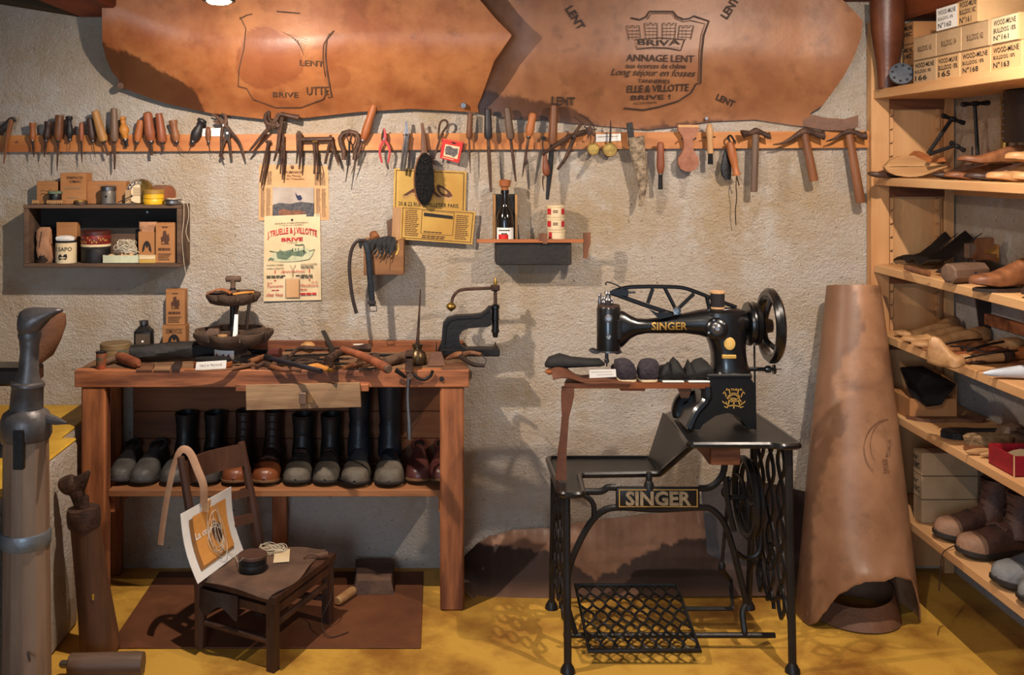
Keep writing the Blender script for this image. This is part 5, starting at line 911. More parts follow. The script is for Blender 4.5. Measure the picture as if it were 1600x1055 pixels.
tool('chair_leg_hammer', 'hammer with long red-brown handle hanging over the bench front edge', 'hammer', (('handle', ((535, 573, .062), (570, 584, .058), (606, 600, .05)), [.012, .0145, .0165], 'woodx_red', 12), ('handle_end', ((604, 599, .0505), (608, 601, .05)), [.0166, .012], 'woodx_grey', 12), ('head', ((512, 582, .04), (530, 575, .052), (560, 568, .054), (578, 566, .052)), [.018, .012, .012, .017], 'rust', 10)))
tool('rasp', 'dark flat rasp pointing up out of the tool heap', 'rasp', (('blade', ((526, 578, .03), (516, 566, .06), (505, 552, .085)), [.012, .011, .009], 'iron_dull', 4, (.4, 1.2)),))
tool('yellow_handled_awl', 'awl with yellow wooden handle lying under the hammer head', 'awl', (('handle', ((478, 580, .012), (495, 580, .014), (514, 583, .011)), [.007, .0145, .008], 'wood_gold', 12), ('ferrule', ((513, 583, .011), (520, 584, .01)), .0075, 'brass')))
tool('wooden_mallet', 'small grey wooden mallet lying behind the oil can', 'mallet', (('head', ((600, 576, .022), (625, 570, .024), (646, 564, .026)), [.018, .019, .017], 'woodx_grey', 14), ('neck', ((646, 564, .026), (662, 561, .024)), [.011, .007], 'woodx_brown')))
tool('flat_iron_bar', 'flat dark iron with a widened end lying at the back of the bench', 'iron', (('blade', ((582, 560, .014), (595, 562, .016), (640, 561, .014)), [.016, .012, .009], 'iron_dull', 4, (.5, 1.3)),))
tool('small_hammer', 'small rusty hammer lying half under the long-handled hammer', 'hammer', (('head', ((560, 573, .016), (580, 570, .02), (590, 568, .02)), [.011, .012, .016], 'rust'), ('handle', ((540, 578, .008), (562, 573, .012)), .008, 'woodx_brown')))
tool('leather_shear', 'pair of worn iron shears lying in the middle of the heap', 'shears', (('blade', ((540, 580, .006), (580, 580, .008), (618, 573, .008)), [.003, .007, .008], 'iron_dull', 4, (.5, 1.2)), ('bow', ((452, 577, .008), (470, 571, .02), (490, 571, .016), (520, 575, .01)), .006, 'rust')))
S('horn_scrap', MB().lathe(UP(470, 556, .036), UP(492, 556, .03), [(0, .008), (.3, .02), (.7, .022), (1, .014)], 12), 'wood_yellow', 'yellowish wooden wedge poking up behind the stacked files', 'wedge', 'heap of tools on the bench')
S('white_card', MB().prism([UP(552, 553, .036), UP(568, 552.6, .036), UP(568, 554, .036), UP(552, 554, .036)], (0, 0, .002)), 'paper_white', 'small white card lying on the back rail of the bench', 'card', 'heap of tools on the bench', smooth=False)
for i, (q, th, m, lb) in enumerate((([(392, 577), (470, 579), (476, 570), (400, 568)], .006, 'leather_brown', 'brown leather offcut under the dark blue-grey bar'), ([(560, 579), (640, 577), (636, 566), (566, 568)], .006, 'old_top', 'thin worn board under the grey mallet'), ([(430, 566), (500, 566), (498, 559), (436, 559)], .012, 'leather_dark', 'dark leather strip bundle at the back of the heap'), ([(690, 578), (730, 577), (722, 569), (694, 570)], .005, 'leather_brown', 'small brown leather scrap at the right bench end'))):
    S('leather_offcut', MB().prism([WZ(x, y, Bz) for x, y in q], (0, 0, th)), m, lb, 'leather', GB, smooth=False)
tool('bone_knife', 'broad worn knife with wooden grip left of the pincers', 'knife', (('blade', ((352, 572, .016), (375, 571, .02), (392, 573, .018)), [.004, .012, .01], 'iron_dull', 4, (.4, 1.3)), ('grip', ((390, 573, .018), (412, 568, .022)), [.01, .012], 'woodx_brown')))
tool('curved_rasp', 'curved rusty iron lying across the stacked files', 'rasp', (('blade', ((452, 574, .034), (468, 563, .044), (500, 562, .04), (520, 560, .036)), [.005, .009, .008, .004], 'rust'),))
tool('worn_hammer', 'stub of a wooden hammer handle beside the yellow-handled awl', 'hammer', (('handle', ((536, 581, .012), (560, 577, .02), (588, 574, .026)), [.008, .01, .011], 'woodx_brown'), ('head', ((586, 570, .026), (592, 578, .026)), .015, 'rust')))
tool('round_stick', 'pale round stick lying behind the grey mallet', 'stick', (('stick', ((588, 566, .008), (640, 563, .008)), .008, 'woodx_pale'),))
tool('leather_awl_case', 'dark rounded leather case in front of the nail stand foot', 'case', (('case', ((372, 566, .014), (400, 566, .014), (425, 569, .012)), [.008, .016, .008], 'leather_dark'),))
# oil can
c = tops(652, 571); c.y += .03; t = T('oil_can', 'brass-coloured oil can with a very long thin spout', 'oil can', GB); P('reservoir', MB().lathe((c.x, c.y, Bz), (c.x, c.y, Bz+.075), [(0, .028), (.04, .033), (.3, .034), (.55, .028), (.7, .016), (.8, .015), (.82, .019), (.95, .019), (1, .006)], 22), mat('old_brass', (108, 88, 62), .35, .8, c2=(60, 48, 36), scale=14), t)
top = W(657, 452, c.y); P('spout', MB().tube([(c.x, c.y, Bz+.07), (c.x+.003, c.y, Bz+.12), top], [.0075, .0055, .0022], 8), 'rust', t)
# clamp hanging on the bench front
Yc = BY0-.014; k = K(Yc); t = T('bench_clamp', 'iron bench clamp hanging over the bench edge with a long blade below', 'clamp'); P('body', MB().bb(W(633, 556, BY0-.02), W(646, 582, BY0-.001), .003).bb(W(633, 553, BY0-.02), W(646, 561, BY0-.02)+Vector((0, .07, 0)), .002), 'rust', t)
P('hanging_blade', MB().tube(spline([W(639, 580, Yc), W(637, 620, Yc), W(639, 660, Yc), W(640, 688, Yc)], 4), [.007, .007, .006, .006, .006, .006, .0065, .007, .008, .009, .0095, .009, .007], 6, sq=(.5, 1)), 'steel', t); P('wing_lever', MB().tube([W(634, 590, Yc), W(625, 583, Yc-.01), W(618, 578, Yc-.012)], [.006, .008, .009], 8, sq=(.5, 1)), 'iron_dull', t); P('hook_arm', MB().tube(spline([W(645, 584, Yc), W(655, 592, Yc), W(664, 593, Yc), W(673, 587, Yc), W(676, 579, Yc)], 4), .0055, 8), 'iron_dull', t); P('nut', MB().lathe(W(641, 588, Yc-.012), W(641, 588, BY0), [(0, .004), (0, .012), (1, .012)], 6), 'rust', t)
c = tops(682, 572); S('leather_pyramid', MB().loft([[(c.x+a*s, c.y+.02+b_*s*.6, z) for a, b_ in ((-1, -1), (1, -1), (1, 1), (-1, 1))] for z, s in ((Bz, .034), (Bz+.012, .03), (Bz+.046, .018))]), 'leather_brown', 'four-sided brown leather block beside the oil can', 'block', GB, smooth=False)
tool('long_nose_pliers', 'open pliers with wire-bound handles at the right end of the bench', 'pliers', (('jaw', ((697, 570, .02), (712, 567, .028), (722, 567, .028)), [.005, .012, .014], 'wood_brown'), ('handle_arm', ((720, 567, .028), (735, 564, .03), (752, 566, .028)), [.01, .008, .006], 'leather_brown'), ('handle_arm', ((720, 568, .024), (738, 575, .014), (757, 577, .012)), [.01, .008, .006], 'leather_dark'), ('wire', ((757, 577, .012), (760, 572, .02), (752, 566, .028)), .0015, 'steel', 5)), GB)
# eyelet press
Yp = -.15; t = T('eyelet_press', 'black iron hand press with brass ball lever at the right bench end', 'press'); poly = [(684, 549), (690, 535), (691, 519), (692.5, 506), (699, 498), (713, 494), (740, 492.5), (752, 491), (759, 486), (764, 480), (768, 480), (768, 508), (762, 511), (748, 512), (732, 513.5), (723, 517), (718, 524), (717.5, 534), (721, 541), (728, 546), (726, 549)]
P('frame', MB().prism([W(x, y, Yp-.022) for x, y in poly], (0, .044, 0)), 'iron_dull', t); P('frame_rib', MB().tube([W(x, y, Yp-.024) for x, y in ((695, 540), (697, 510), (703, 501), (716, 498), (750, 496), (764, 486))], .003, 6), 'iron_dull', t); P('base_bar', MB().bb(W(686, 546, Yp-.032), W(781, 557.5, Yp-.032)+Vector((0, .064, 0)), .004), 'iron_dull', t)
P('barrel', MB().lathe(W(774, 476, Yp), W(774, 527, Yp), [(0, .012), (.03, .0165), (.12, .0165), (.14, .014), (.4, .014), (.42, .016), (.46, .016), (.48, .0135), (.75, .0135), (.77, .0155), (.84, .0155), (.86, .012), (1, .009)], 18), 'iron_black', t); P('screw', MB().lathe(W(774, 450, Yp), W(774, 477, Yp), sum([[(i/7, .006), (i/7+.06, .0085), (i/7+.1, .006)] for i in range(7)], []), 12), 'rust', t)
P('lever', MB().tube(spline([W(706, 474, Yp), W(708, 464, Yp), W(716, 455, Yp), W(730, 452, Yp), W(776, 450, Yp)], 5), .0062, 8), 'rust', t); P('ball', MB().lathe(W(705, 487, Yp), W(705, 471, Yp), [(i/10, .0195*math.sin(math.pi*i/10)) for i in range(11)], 18), 'brass', t); P('hub', MB().bb(W(767, 446, Yp-.013), W(781, 455, Yp-.013)+Vector((0, .026, 0)), .003), 'rust', t); P('finial', MB().lathe(W(774, 446, Yp), W(774, 434, Yp), [(0, .005), (.3, .008), (.7, .005), (1, .002)], 10), 'brass', t); P('anvil_pin', MB().lathe(W(774, 548, Yp), W(774, 535, Yp), [(0, .007), (.6, .007), (.65, .003), (1, .003)], 10), 'rust', t)
c = W(682, 541, -.16); t = T('small_oiler', 'tiny oiler with a thin upright spike left of the press', 'oiler', GB); P('cup', MB().lathe((c.x, c.y, Bz), (c.x, c.y, Bz+.022), [(0, .014), (.6, .014), (1, .004)], 14), 'iron_dull', t); P('spike', MB().tube([(c.x, c.y, Bz+.02), (c.x, c.y, Bz+.06)], [.003, .001], 6), 'iron_dull', t)
# ================================================================ treadle sewing machine
t = T('treadle_sewing_machine', 'black cast-iron shoe-patching sewing machine lettered SINGER on a treadle stand', 'sewing machine')
Ym = -.60; k = K(Ym)
# --- table: raised right plate, slope, lower trough on the left
TZ, TL = .71, .553
def rounded(pts, r=.02, n=4):
    out = []; m = len(pts)
    for i in range(m):
        p = Vector(pts[i]); a = Vector(pts[i-1])-p; b_ = Vector(pts[(i+1) % m])-p; a.normalize(); b_.normalize()
        for j in range(n+1): q = j/n; out.append(p+a*r*(1-q)**2+b_*r*q**2)
    return out
tb = [(.79, -.79, 0), (1.045, -.79, 0), (1.075, -.81, 0), (1.13, -.80, 0), (1.125, -.66, 0), (1.112, -.41, 0), (.81, -.41, 0)]
mat('table_iron', (34, 31, 30), .35, .2, c2=(20, 19, 19), bump=.06, spec=.5)
P('table_plate', MB().prism([p+Vector((0, 0, TZ-.018)) for p in rounded(tb, .012)], (0, 0, .018)), 'table_iron', t); P('table_rim', MB().tube([p+Vector((0, 0, TZ-.008)) for p in rounded(tb, .012)], .011, 8, closed=True), 'iron_black', t)
P('sloping_plate', MB().sheet(lambda u, v: Vector((.75, -.585+.175*v, TL)).lerp(Vector((.80, -.79+.38*v, TZ-.004)), u), 6, 4, .012), 'table_iron', t); P('slope_edge', MB().tube([(.745, -.585, TL), (.80, -.79, TZ-.006)], .011, 8), 'iron_black', t); P('slope_edge', MB().tube([(.75, -.41, TL), (.81, -.41, TZ-.006)], .009, 8), 'iron_black', t)
tr = [(.385, -.80, TL-.012), (.455, -.80, TL-.012), (.468, -.60, TL-.012), (.75, -.585, TL-.012), (.75, -.41, TL-.012), (.385, -.41, TL-.012)]
P('lower_tray', MB().prism(rounded(tr, .02), (0, 0, .01)), 'table_iron', t); P('tray_rim', MB().tube([p+Vector((0, 0, .008)) for p in rounded(tr, .025)], .0105, 8, closed=True), 'iron_black', t)
# --- side frames of open chain pattern
def side_frame(X, ztop, name):
    fr, bk = -.795, -.40
    o = P(name, MB().tube([(X, fr+.02, ztop), (X, bk-.02, ztop)], .01, 7), 'iron_frame', t)
    P('leg', MB().tube(spline([(X, fr+.02, ztop), (X, fr+.01, ztop*.6), (X, fr-.005, .2), (X, fr-.015, .012)], 6), .0115, 8, sq=(1, 1.1)), 'iron_frame', o); P('leg', MB().tube(spline([(X, bk-.02, ztop), (X, bk-.005, ztop*.6), (X, bk+.02, .2), (X, bk+.04, .012)], 6), .011, 8), 'iron_frame', o)
    for y in (fr-.016, bk+.042): P('foot', MB().lathe((X, y, 0), (X, y, .03), [(0, .024), (.4, .022), (1, .011)], 12), 'iron_frame', o)
    for i in range(3):
        y0 = fr+.09+i*.105
        for s in (-1, 1): P('chain_bar', MB().tube([(X, y0+s*.034*math.sin(q/24*math.pi*5.0+i*1.57), .12+(ztop-.13)*q/24) for q in range(25)], .0068, 6), 'iron_frame', o)
    P('lower_arch', MB().tube(spline([(X, fr-.008, .13), (X, fr+.06, .2), (X, -.6, .14), (X, bk-.05, .2), (X, bk+.03, .13)], 6), .0085, 7), 'iron_frame', o)
    P('scroll', MB().tube([(X, -.6+(.008+.012*a)*math.cos(a*1.05), .3+(.008+.012*a)*math.sin(a*1.05)) for a in [q/6 for q in range(37)]], .006, 6), 'iron_frame', o)
side_frame(.405, TL-.014, 'side_frame'); side_frame(1.105, TZ-.02, 'side_frame')
# --- front brace with cast name plate
Yb = -.63; 
def br(pts, r=5.2, kk=6): return MB().tube(spline([W(x, y, Yb) for x, y in pts], kk), r*K(Yb), 8, sq=(.8, 1))
o = P('brace', br(((874, 768), (905, 768), (938, 768), (950, 762), (962, 762))), 'iron_frame', t)
P('brace_bar', br(((1092, 763), (1108, 762), (1122, 752), (1131, 735), (1133, 705), (1134, 690))), 'iron_frame', o); P('brace_bar', br(((885, 935), (889, 890), (904, 850), (922, 818), (940, 800), (965, 793), (1030, 796), (1092, 793), (1112, 796), (1130, 815), (1143, 850), (1156, 900), (1167, 945))), 'iron_frame', o); P('brace_bar', br(((898, 769), (916, 776), (927, 788), (928, 808)), 4.4), 'iron_frame', o); P('brace_bar', br(((1133, 745), (1136, 775), (1140, 800), (1147, 830)), 4.6), 'iron_frame', o); P('support_pin', MB().lathe(W(1014, 764, Yb), W(1014, 738, Yb), [(0, .018), (.3, .016), (.5, .01), (.8, .012), (1, .008)], 12), 'iron_frame', o)
np_ = P('name_plate', MB().bb(W(963, 762, Yb-.012), W(1094, 795, Yb-.012)+Vector((0, .018, 0)), .006, 2), 'iron_frame', t); f = plane(W(963, 762, Yb-.0125), W(1094, 762, Yb-.0125)-W(963, 762, Yb-.0125), W(963, 795, Yb-.0125)-W(963, 762, Yb-.0125))
m = MB(); [frame(m, f, .03+q, .08+q*3, .97-q, .92-q*3, .012, .045, .0012) for q in (0,)]; P('plate_border', m, 'gold', np_)
m = MB(); vs_, fs, _ = glyphs('SINGER', .03); n0 = len(vs_)
for l in (.001, .0075): m.add([f(.11+.78*x, .84-.68*y, l) for x, y in vs_], fs)
P('raised_letters', m, mat('letter_iron', (172, 152, 122), .5, .2, c2=(128, 110, 84), scale=40), np_, smooth=False)
# --- flywheel, crank, pitman, treadle
def wheel(mb, c, r, tr_, n=36, ax='x'): mb.tube([(c[0], c[1]+r*math.cos(a*2*math.pi/n), c[2]+r*math.sin(a*2*math.pi/n)) for a in range(n)], tr_, 8, closed=True); return mb
fc = W(1165, 777, -.58); o = P('flywheel', wheel(MB(), fc, .125, .0115), 'iron_frame', t)
P('flywheel_rim', wheel(MB(), fc+Vector((.02, .0, 0)), .118, .008), 'iron_frame', o)
for a in range(5): q = a*1.2566+.4; P('spoke', MB().tube(spline([fc, fc+Vector((.004, .06*math.cos(q+.3), .06*math.sin(q+.3))), fc+Vector((0, .12*math.cos(q), .12*math.sin(q)))], 4), .0065, 6), 'iron_frame', o)
P('axle', MB().tube([fc+Vector((-.06, 0, 0)), fc+Vector((.065, 0, 0))], .009, 8), 'iron_frame', o)
P('crank', MB().tube(spline([W(1137, 778, -.58), W(1130, 770, -.6), W(1136, 757, -.6), W(1141, 746, -.6)], 4), .008, 8), 'iron_frame', t); P('pitman_rod', MB().tube([W(1140, 750, -.61), W(1128, 880, -.61)], .006, 8), 'iron_frame', t); P('pitman_joint', MB().lathe(W(1128, 878, -.61), W(1128, 892, -.61), [(0, .006), (.3, .012), (.8, .012), (1, .008)], 10), 'iron_dull', t)
ty0, ty1, tz0, tz1 = -.765, -.45, .045, .12; x0, x1 = .478, .828
def tp(u, v): return Vector((x0+(x1-x0)*u, ty0+(ty1-ty0)*v, tz0+(tz1-tz0)*v))
o = P('treadle_plate', MB().tube([tp(0, 0), tp(1, 0), tp(1, 1), tp(0, 1)], .0085, 8, closed=True), 'iron_frame', t)
for i in range(8):
    for s in (-1, 1): P('treadle_lattice', MB().tube([tp(min(1, max(0, (i+.5)/8+s*.062*math.sin(q/30*math.pi*5))), q/30) for q in range(31)], .0045, 5), 'iron_frame', o)
P('treadle_rod', MB().tube([tp(1, .62), tp(1, .62)+Vector((.16, 0, .0)), (1.0, -.50, .16), W(1128, 890, -.61)], .008, 7), 'iron_frame', t); P('treadle_axle', MB().tube([(.41, -.66, .045), (1.10, -.66, .045)], .009, 8), 'iron_frame', t)
P('treadle_bracket', MB().tube(spline([W(1165, 945, Yb), W(1160, 958, -.64), W(1163, 985, -.66), (1.0, -.66, .05)], 4), .01, 7), 'iron_frame', t); P('treadle_bracket', MB().tube(spline([W(884, 930, Yb), W(890, 960, -.64), (.45, -.66, .05)], 4), .01, 7), 'iron_frame', t)
P('belt_guard', MB().tube(spline([W(1188, 770, -.58), W(1190, 820, -.58), W(1186, 862, -.58), W(1165, 872, -.58), W(1150, 862, -.6)], 5), .008, 7), 'iron_frame', t); P('drive_belt', MB().tube([W(1178, 490, -.6), W(1180, 640, -.6), W(1183, 760, -.58)], .0034, 6), 'ink', t)
# --- drawer under the plate
d = P('tool_drawer', MB().bb(W(1111, 692, -.72), W(1157, 727, -.72)+Vector((0, .2, 0)), .002), 'bench', t); P('drawer_side', MB().loft([[W(1084, 692, -.70), W(1110, 692, -.70), W(1110, 692, -.52), W(1084, 692, -.52)], [W(1108, 726, -.70), W(1110, 726, -.70), W(1110, 726, -.52), W(1108, 726, -.52)]]), 'bench_plank', d); P('drawer_runner', MB().bb(W(1157, 692, -.7), W(1164, 698, -.7)+Vector((0, .15, 0))), 'bench', d)
# --- pedestal
ped = [(1106, 590), (1172, 590), (1180, 601), (1182, 671), (1169, 671), (1157, 653), (1138, 645), (1118, 650), (1098, 664), (1094, 671), (1074, 671), (1080, 652), (1097, 638), (1106, 620), (1103, 605)]
P('pedestal', MB().prism([W(x, y, Ym-.075) for x, y in ped], (0, .15, 0)), 'iron_black', t); P('pedestal_leg', MB().tube(spline([W(1104, 604, Ym-.065), W(1103, 625, Ym-.07), W(1088, 643, Ym-.075), W(1076, 669, Ym-.08)], 5), [.018]*5+[.015]*6+[.014]*5, 8), 'iron_black', t); P('pedestal_leg', MB().tube(spline([W(1103, 600, Ym+.07), W(1090, 615, Ym+.08), W(1066, 622, Ym+.085), W(1058, 640, Ym+.09), W(1060, 650, Ym+.09)], 5), .02, 8), 'iron_black', t); P('pedestal_top', MB().bb(W(1104, 585, Ym-.08), W(1175, 592, Ym-.08)+Vector((0, .16, 0)), .004), 'iron_black', t)
f = plane(W(1128, 605, Ym-.0755), W(1165, 605, Ym-.0755)-W(1128, 605, Ym-.0755), W(1128, 640, Ym-.0755)-W(1128, 605, Ym-.0755)); m = MB()
for s in (-1, 1):
    stroke(m, f, [(.5+s*.28, .06), (.5+s*.36, .14), (.5+s*.2, .1), (.5+s*.16, .3), (.5+s*.22, .7), (.5+s*.28, .92), (.5+s*.4, .86)], .05); stroke(m, f, [(.5+s*.46, .3), (.5+s*.4, .2), (.5+s*.34, .32), (.5+s*.3, .45)], .045); stroke(m, f, [(.5+s*.48, .62), (.5+s*.4, .72), (.5+s*.3, .66)], .045)
stroke(m, f, [(.14, .36), (.25, .52), (.5, .5), (.75, .56), (.86, .72), (.72, .86), (.5, .8), (.3, .84), (.14, .7)], .05); stroke(m, f, [(.5+.17*math.cos(a*.45), .46+.13*math.sin(a*.45)) for a in range(15)], .04); stroke(m, f, [(.5+.24*math.cos(a*.45), .46+.2*math.sin(a*.45)) for a in range(15)], .03); stroke(m, f, [(.5, .62), (.5, .95)], .05); text(m, f, 'THE', .36, .06, .66, .16, .001, .02); P('gold_monogram', m, 'gold', t)
# --- column and arm
def ell(cx, cz, rx, ry, z): return [(cx+rx*math.copysign(abs(math.cos(a*.2618))**.8, math.cos(a*.2618)), Ym+ry*math.copysign(abs(math.sin(a*.2618))**.8, math.sin(a*.2618)), z) for a in range(24)]
col = []
for y, a, b_, ry in ((487, 1098, 1167, .05), (500, 1096, 1167, .056), (520, 1100, 1166, .058), (535, 1107, 1164, .056), (550, 1111, 1164, .056), (565, 1112, 1166, .058), (578, 1110, 1170, .064), (587, 1107, 1173, .072)):
    p, q = W(a, y, Ym), W(b_, y, Ym); col.append(ell((p.x+q.x)/2, 0, (q.x-p.x)/2, ry, p.z))
P('column', MB().loft(col), 'iron_black', t, ang=1.1)
ARM = [(962, 484, 548, .03), (974, 486, 541, .032), (984, 492, 530, .03), (995, 497, 524, .028), (1010, 498, 521, .028), (1040, 495, 521, .03), (1070, 489, 521, .034), (1092, 484, 524, .042), (1112, 481, 530, .052), (1135, 480, 530, .056), (1152, 481, 526, .054), (1164, 486, 520, .046), (1170, 492, 515, .034)]
arm = []
for x, a, b_, ry in ARM:
    p, q = W(x, a, Ym), W(x, b_, Ym); zc, rz_ = (p.z+q.z)/2, (p.z-q.z)/2; arm.append([(p.x, Ym+ry*math.cos(g*.2618), zc+rz_*math.sin(g*.2618)) for g in range(24)])
P('arm', MB().loft(arm), 'iron_black', t, ang=1.1)
def on_arm(px, py, l=0):
    a = interp([(r_[0], r_[1]) for r_ in ARM], px); b_ = interp([(r_[0], r_[2]) for r_ in ARM], px); ry = interp([(r_[0], r_[3]) for r_ in ARM], px); s = max(-1, min(1, (py-(a+b_)/2)/((b_-a)/2)))
    return W(px, py, Ym-ry*math.sqrt(1-s*s)-.0012-l)
m = MB(); text(m, lambda u, v, l: on_arm(1018+56*u, 503.5+12.5*v, l), 'SINGER', 0, 0, 1, 1, .0045, .025); 
P('gold_lettering', m, 'gold', t)
P('cover_plate', MB().lathe(W(1120, 514, Ym-.04), W(1120, 514, Ym-.066), [(0, .038), (.6, .037), (.8, .032), (1, .02), (1, .001)], 28), 'iron_black', t); P('plunger', MB().lathe(W(1120, 514, Ym-.06), W(1121, 514, Ym-.082), [(0, .016), (.6, .016), (.8, .008), (1, .007), (1, .001)], 18), 'steel', t)
for a in (-.7, .6, 1.9, 3.6): P('cover_screw', MB().lathe(W(1120+14*math.cos(a), 514-14*math.sin(a), Ym-.055), W(1120+14*math.cos(a), 514-14*math.sin(a), Ym-.066), [(0, .005), (.8, .005), (1, .003), (1, .001)], 10), 'steel', t)
P('gold_medallion', MB().lathe(W(1140, 537, Ym-.052), W(1140, 537, Ym-.0615), [(0, .018), (.9, .018), (1, .016), (.95, .001)], 24, (1, 1.15), (1, 0, 0)), 'gold', t); P('number_plate', MB().bb(W(1129, 555, Ym-.0615), W(1151, 561, Ym-.0615)+Vector((0, .012, 0)), .002), 'gold', t)
# --- needle head
hd = W(951, 515, Ym); P('needle_head', MB().lathe(W(951, 548, Ym), W(951, 478, Ym), [(0, .03), (.02, .039), (.06, .0395), (.95, .0395), (1, .036), (1, .001)], 26), 'iron_black', t); P('head_plate', MB().lathe(W(951, 479, Ym), W(951, 476.5, Ym), [(0, .037), (1, .036), (1, .001)], 24), 'rust', t); P('foot_ring', MB().lathe(W(951, 550, Ym), W(951, 546, Ym), [(0, .028), (.3, .041), (1, .04)], 24), 'steel', t)
for y, r in ((498, .013), (528, .009)): P('head_knob', MB().lathe(W(951, y, Ym-.036), W(951, y, Ym-.046), [(0, r), (.6, r), (.7, r*.7), (1, r*.6), (1, .001)], 16), 'steel', t)
P('head_bracket', MB().bb(W(963, 500, Ym-.034), W(972, 532, Ym-.034)+Vector((0, .05, 0)), .003), 'iron_dull', t)
P('needle_bar', MB().lathe(W(948, 548, Ym-.004), W(948, 573, Ym-.004), [(0, .006), (.5, .006), (.55, .008), (.75, .008), (.8, .003), (1, .0015)], 10), 'steel', t)
for x, s in ((931, -1), (961, 1)): P('wing_foot', MB().loft([[W(x+s*a+b_*math.cos(g*.785), 549-abs(a)*.0+.8*b_*math.sin(g*.785)+(a*-.25 if s < 0 else a*.1), Ym-.012+.008*(g > 3)) for g in range(8)] for a, b_ in ((-4, 3), (0, 5), (4, 5.5), (7, 4))]), 'steel', t)
for x, a, b_, r in ((937, 459, 478, 2.2), (943, 464, 478, 2.6), (950, 455, 478, 4), (955, 466, 478, 2.4)): P('top_rod', MB().lathe(W(x, b_, Ym), W(x, a, Ym), [(0, r*k), (.4, r*k*1.5), (.55, r*k), (.8, r*k), (.85, r*k*1.6), (1, r*k*1.2)], 10), 'steel', t)
# --- lattice lever over the arm
def lev(pts, r, kk=5, m='iron_black'): return MB().tube(spline([W(x, y, Ym) for x, y in pts], kk) if len(pts) > 2 else [W(x, y, Ym) for x, y in pts], [q*k for q in r] if isinstance(r, list) else r*k, 8, sq=(1.3, 1))
o = P('lever_beam', lev(((957, 456), (975, 450), (1000, 448), (1040, 448), (1068, 450), (1092, 458), (1112, 466), (1150, 480)), 3.2), 'iron_black', t); P('lever_beam', lev(((955, 458), (970, 463), (1000, 474), (1030, 484), (1052, 491)), 3.6), 'iron_black', o)
for a, b_ in (((1020, 451), (1012, 474)), ((1038, 449), (1055, 482)), ((1084, 459), (1060, 482)), ((1104, 464), (1108, 482))): P('lever_strut', lev((a, b_), 3), 'iron_black', o)
P('lever_nose', MB().loft([[W(x, y-h, Ym-.014), W(x, y+h, Ym-.014), W(x, y+h, Ym+.014), W(x, y-h, Ym+.014)] for x, y, h in ((953, 457, 2), (962, 456, 4), (980, 458, 5.5), (982, 458, 4.5))]), 'iron_black', o); P('lever_pivot', MB().lathe(W(1058, 486, Ym-.04), W(1058, 486, Ym+.02), [(0, .001), (0, .006), (.1, .006), (.11, .013), (1, .013)], 14), 'iron_black', o); P('nose_screw', MB().tube([W(982, 457, Ym), W(993, 457, Ym)], .004, 8), 'steel', o); P('thread_hook', MB().tube(spline([W(970, 449, Ym), W(960, 444, Ym), (W(950, 441, Ym)), W(946, 443, Ym), W(948, 445, Ym)], 4), .0022, 6), 'iron_dull', o)
P('thread_guide', MB().prism([W(x, y, Ym-.035) for x, y in ((1014, 483), (1028, 490), (1044, 488), (1052, 494), (1030, 499))], (0, .02, 0)), 'iron_black', t)
# --- spool, handwheel, belt wheel, winder
P('thread_spool', MB().lathe(W(1121, 480, Ym), W(1121, 457, Ym), [(0, .022), (.02, .023), (1, .023), (1, .001)], 22), 'ink', t); P('spool_end', MB().lathe(W(1121, 482, Ym), W(1121, 479, Ym), [(0, .024), (1, .024)], 22), 'paper_tan', t); P('spool_end', MB().lathe(W(1121, 458, Ym), W(1121, 455, Ym), [(0, .024), (1, .024), (1, .001)], 22), 'paper_tan', t); P('spool_seat', MB().lathe(W(1121, 487, Ym), W(1121, 481, Ym), [(0, .022), (1, .014)], 16), 'iron_black', t)
wc = W(1204, 509, Ym); o = P('hand_wheel', wheel(MB(), wc, .109, .0165, 44), 'iron_black', t)
for a in range(3): q = a*2.094+1.75; P('spoke', MB().tube(spline([wc+Vector((-.02, 0, 0)), wc+Vector((-.022, .05*math.cos(q+.35), .05*math.sin(q+.35))), wc+Vector((0, .105*math.cos(q), .105*math.sin(q)))], 5), .0095, 8), 'iron_black', o)
P('hub', MB().lathe(wc+Vector((-.09, 0, 0)), wc+Vector((.004, 0, 0)), [(0, .02), (.6, .02), (.7, .028), (1, .022), (1, .001)], 18), 'iron_black', o)
bc = W(1177, 506, Ym); P('belt_wheel', MB().lathe(bc+Vector((-.022, 0, 0)), bc+Vector((.014, 0, 0)), [(0, .03), (0, .07), (.2, .073), (.35, .064), (.5, .064), (.65, .073), (1, .07), (1, .03)], 36), 'iron_black', t)
P('winder_arm', MB().tube([W(1168, 577, Ym), W(1196, 577, Ym)], .007, 8), 'iron_black', t); P('winder_knob', MB().lathe(W(1194, 577, Ym), W(1213, 577, Ym), [(0, .007), (.2, .012), (.5, .012), (.55, .006), (.7, .006), (.72, .016), (.9, .016), (1, .004)], 14), 'iron_black', t); P('winder_pin', MB().tube([W(1210, 577, Ym), W(1221, 577, Ym)], .002, 6), 'rust', t)
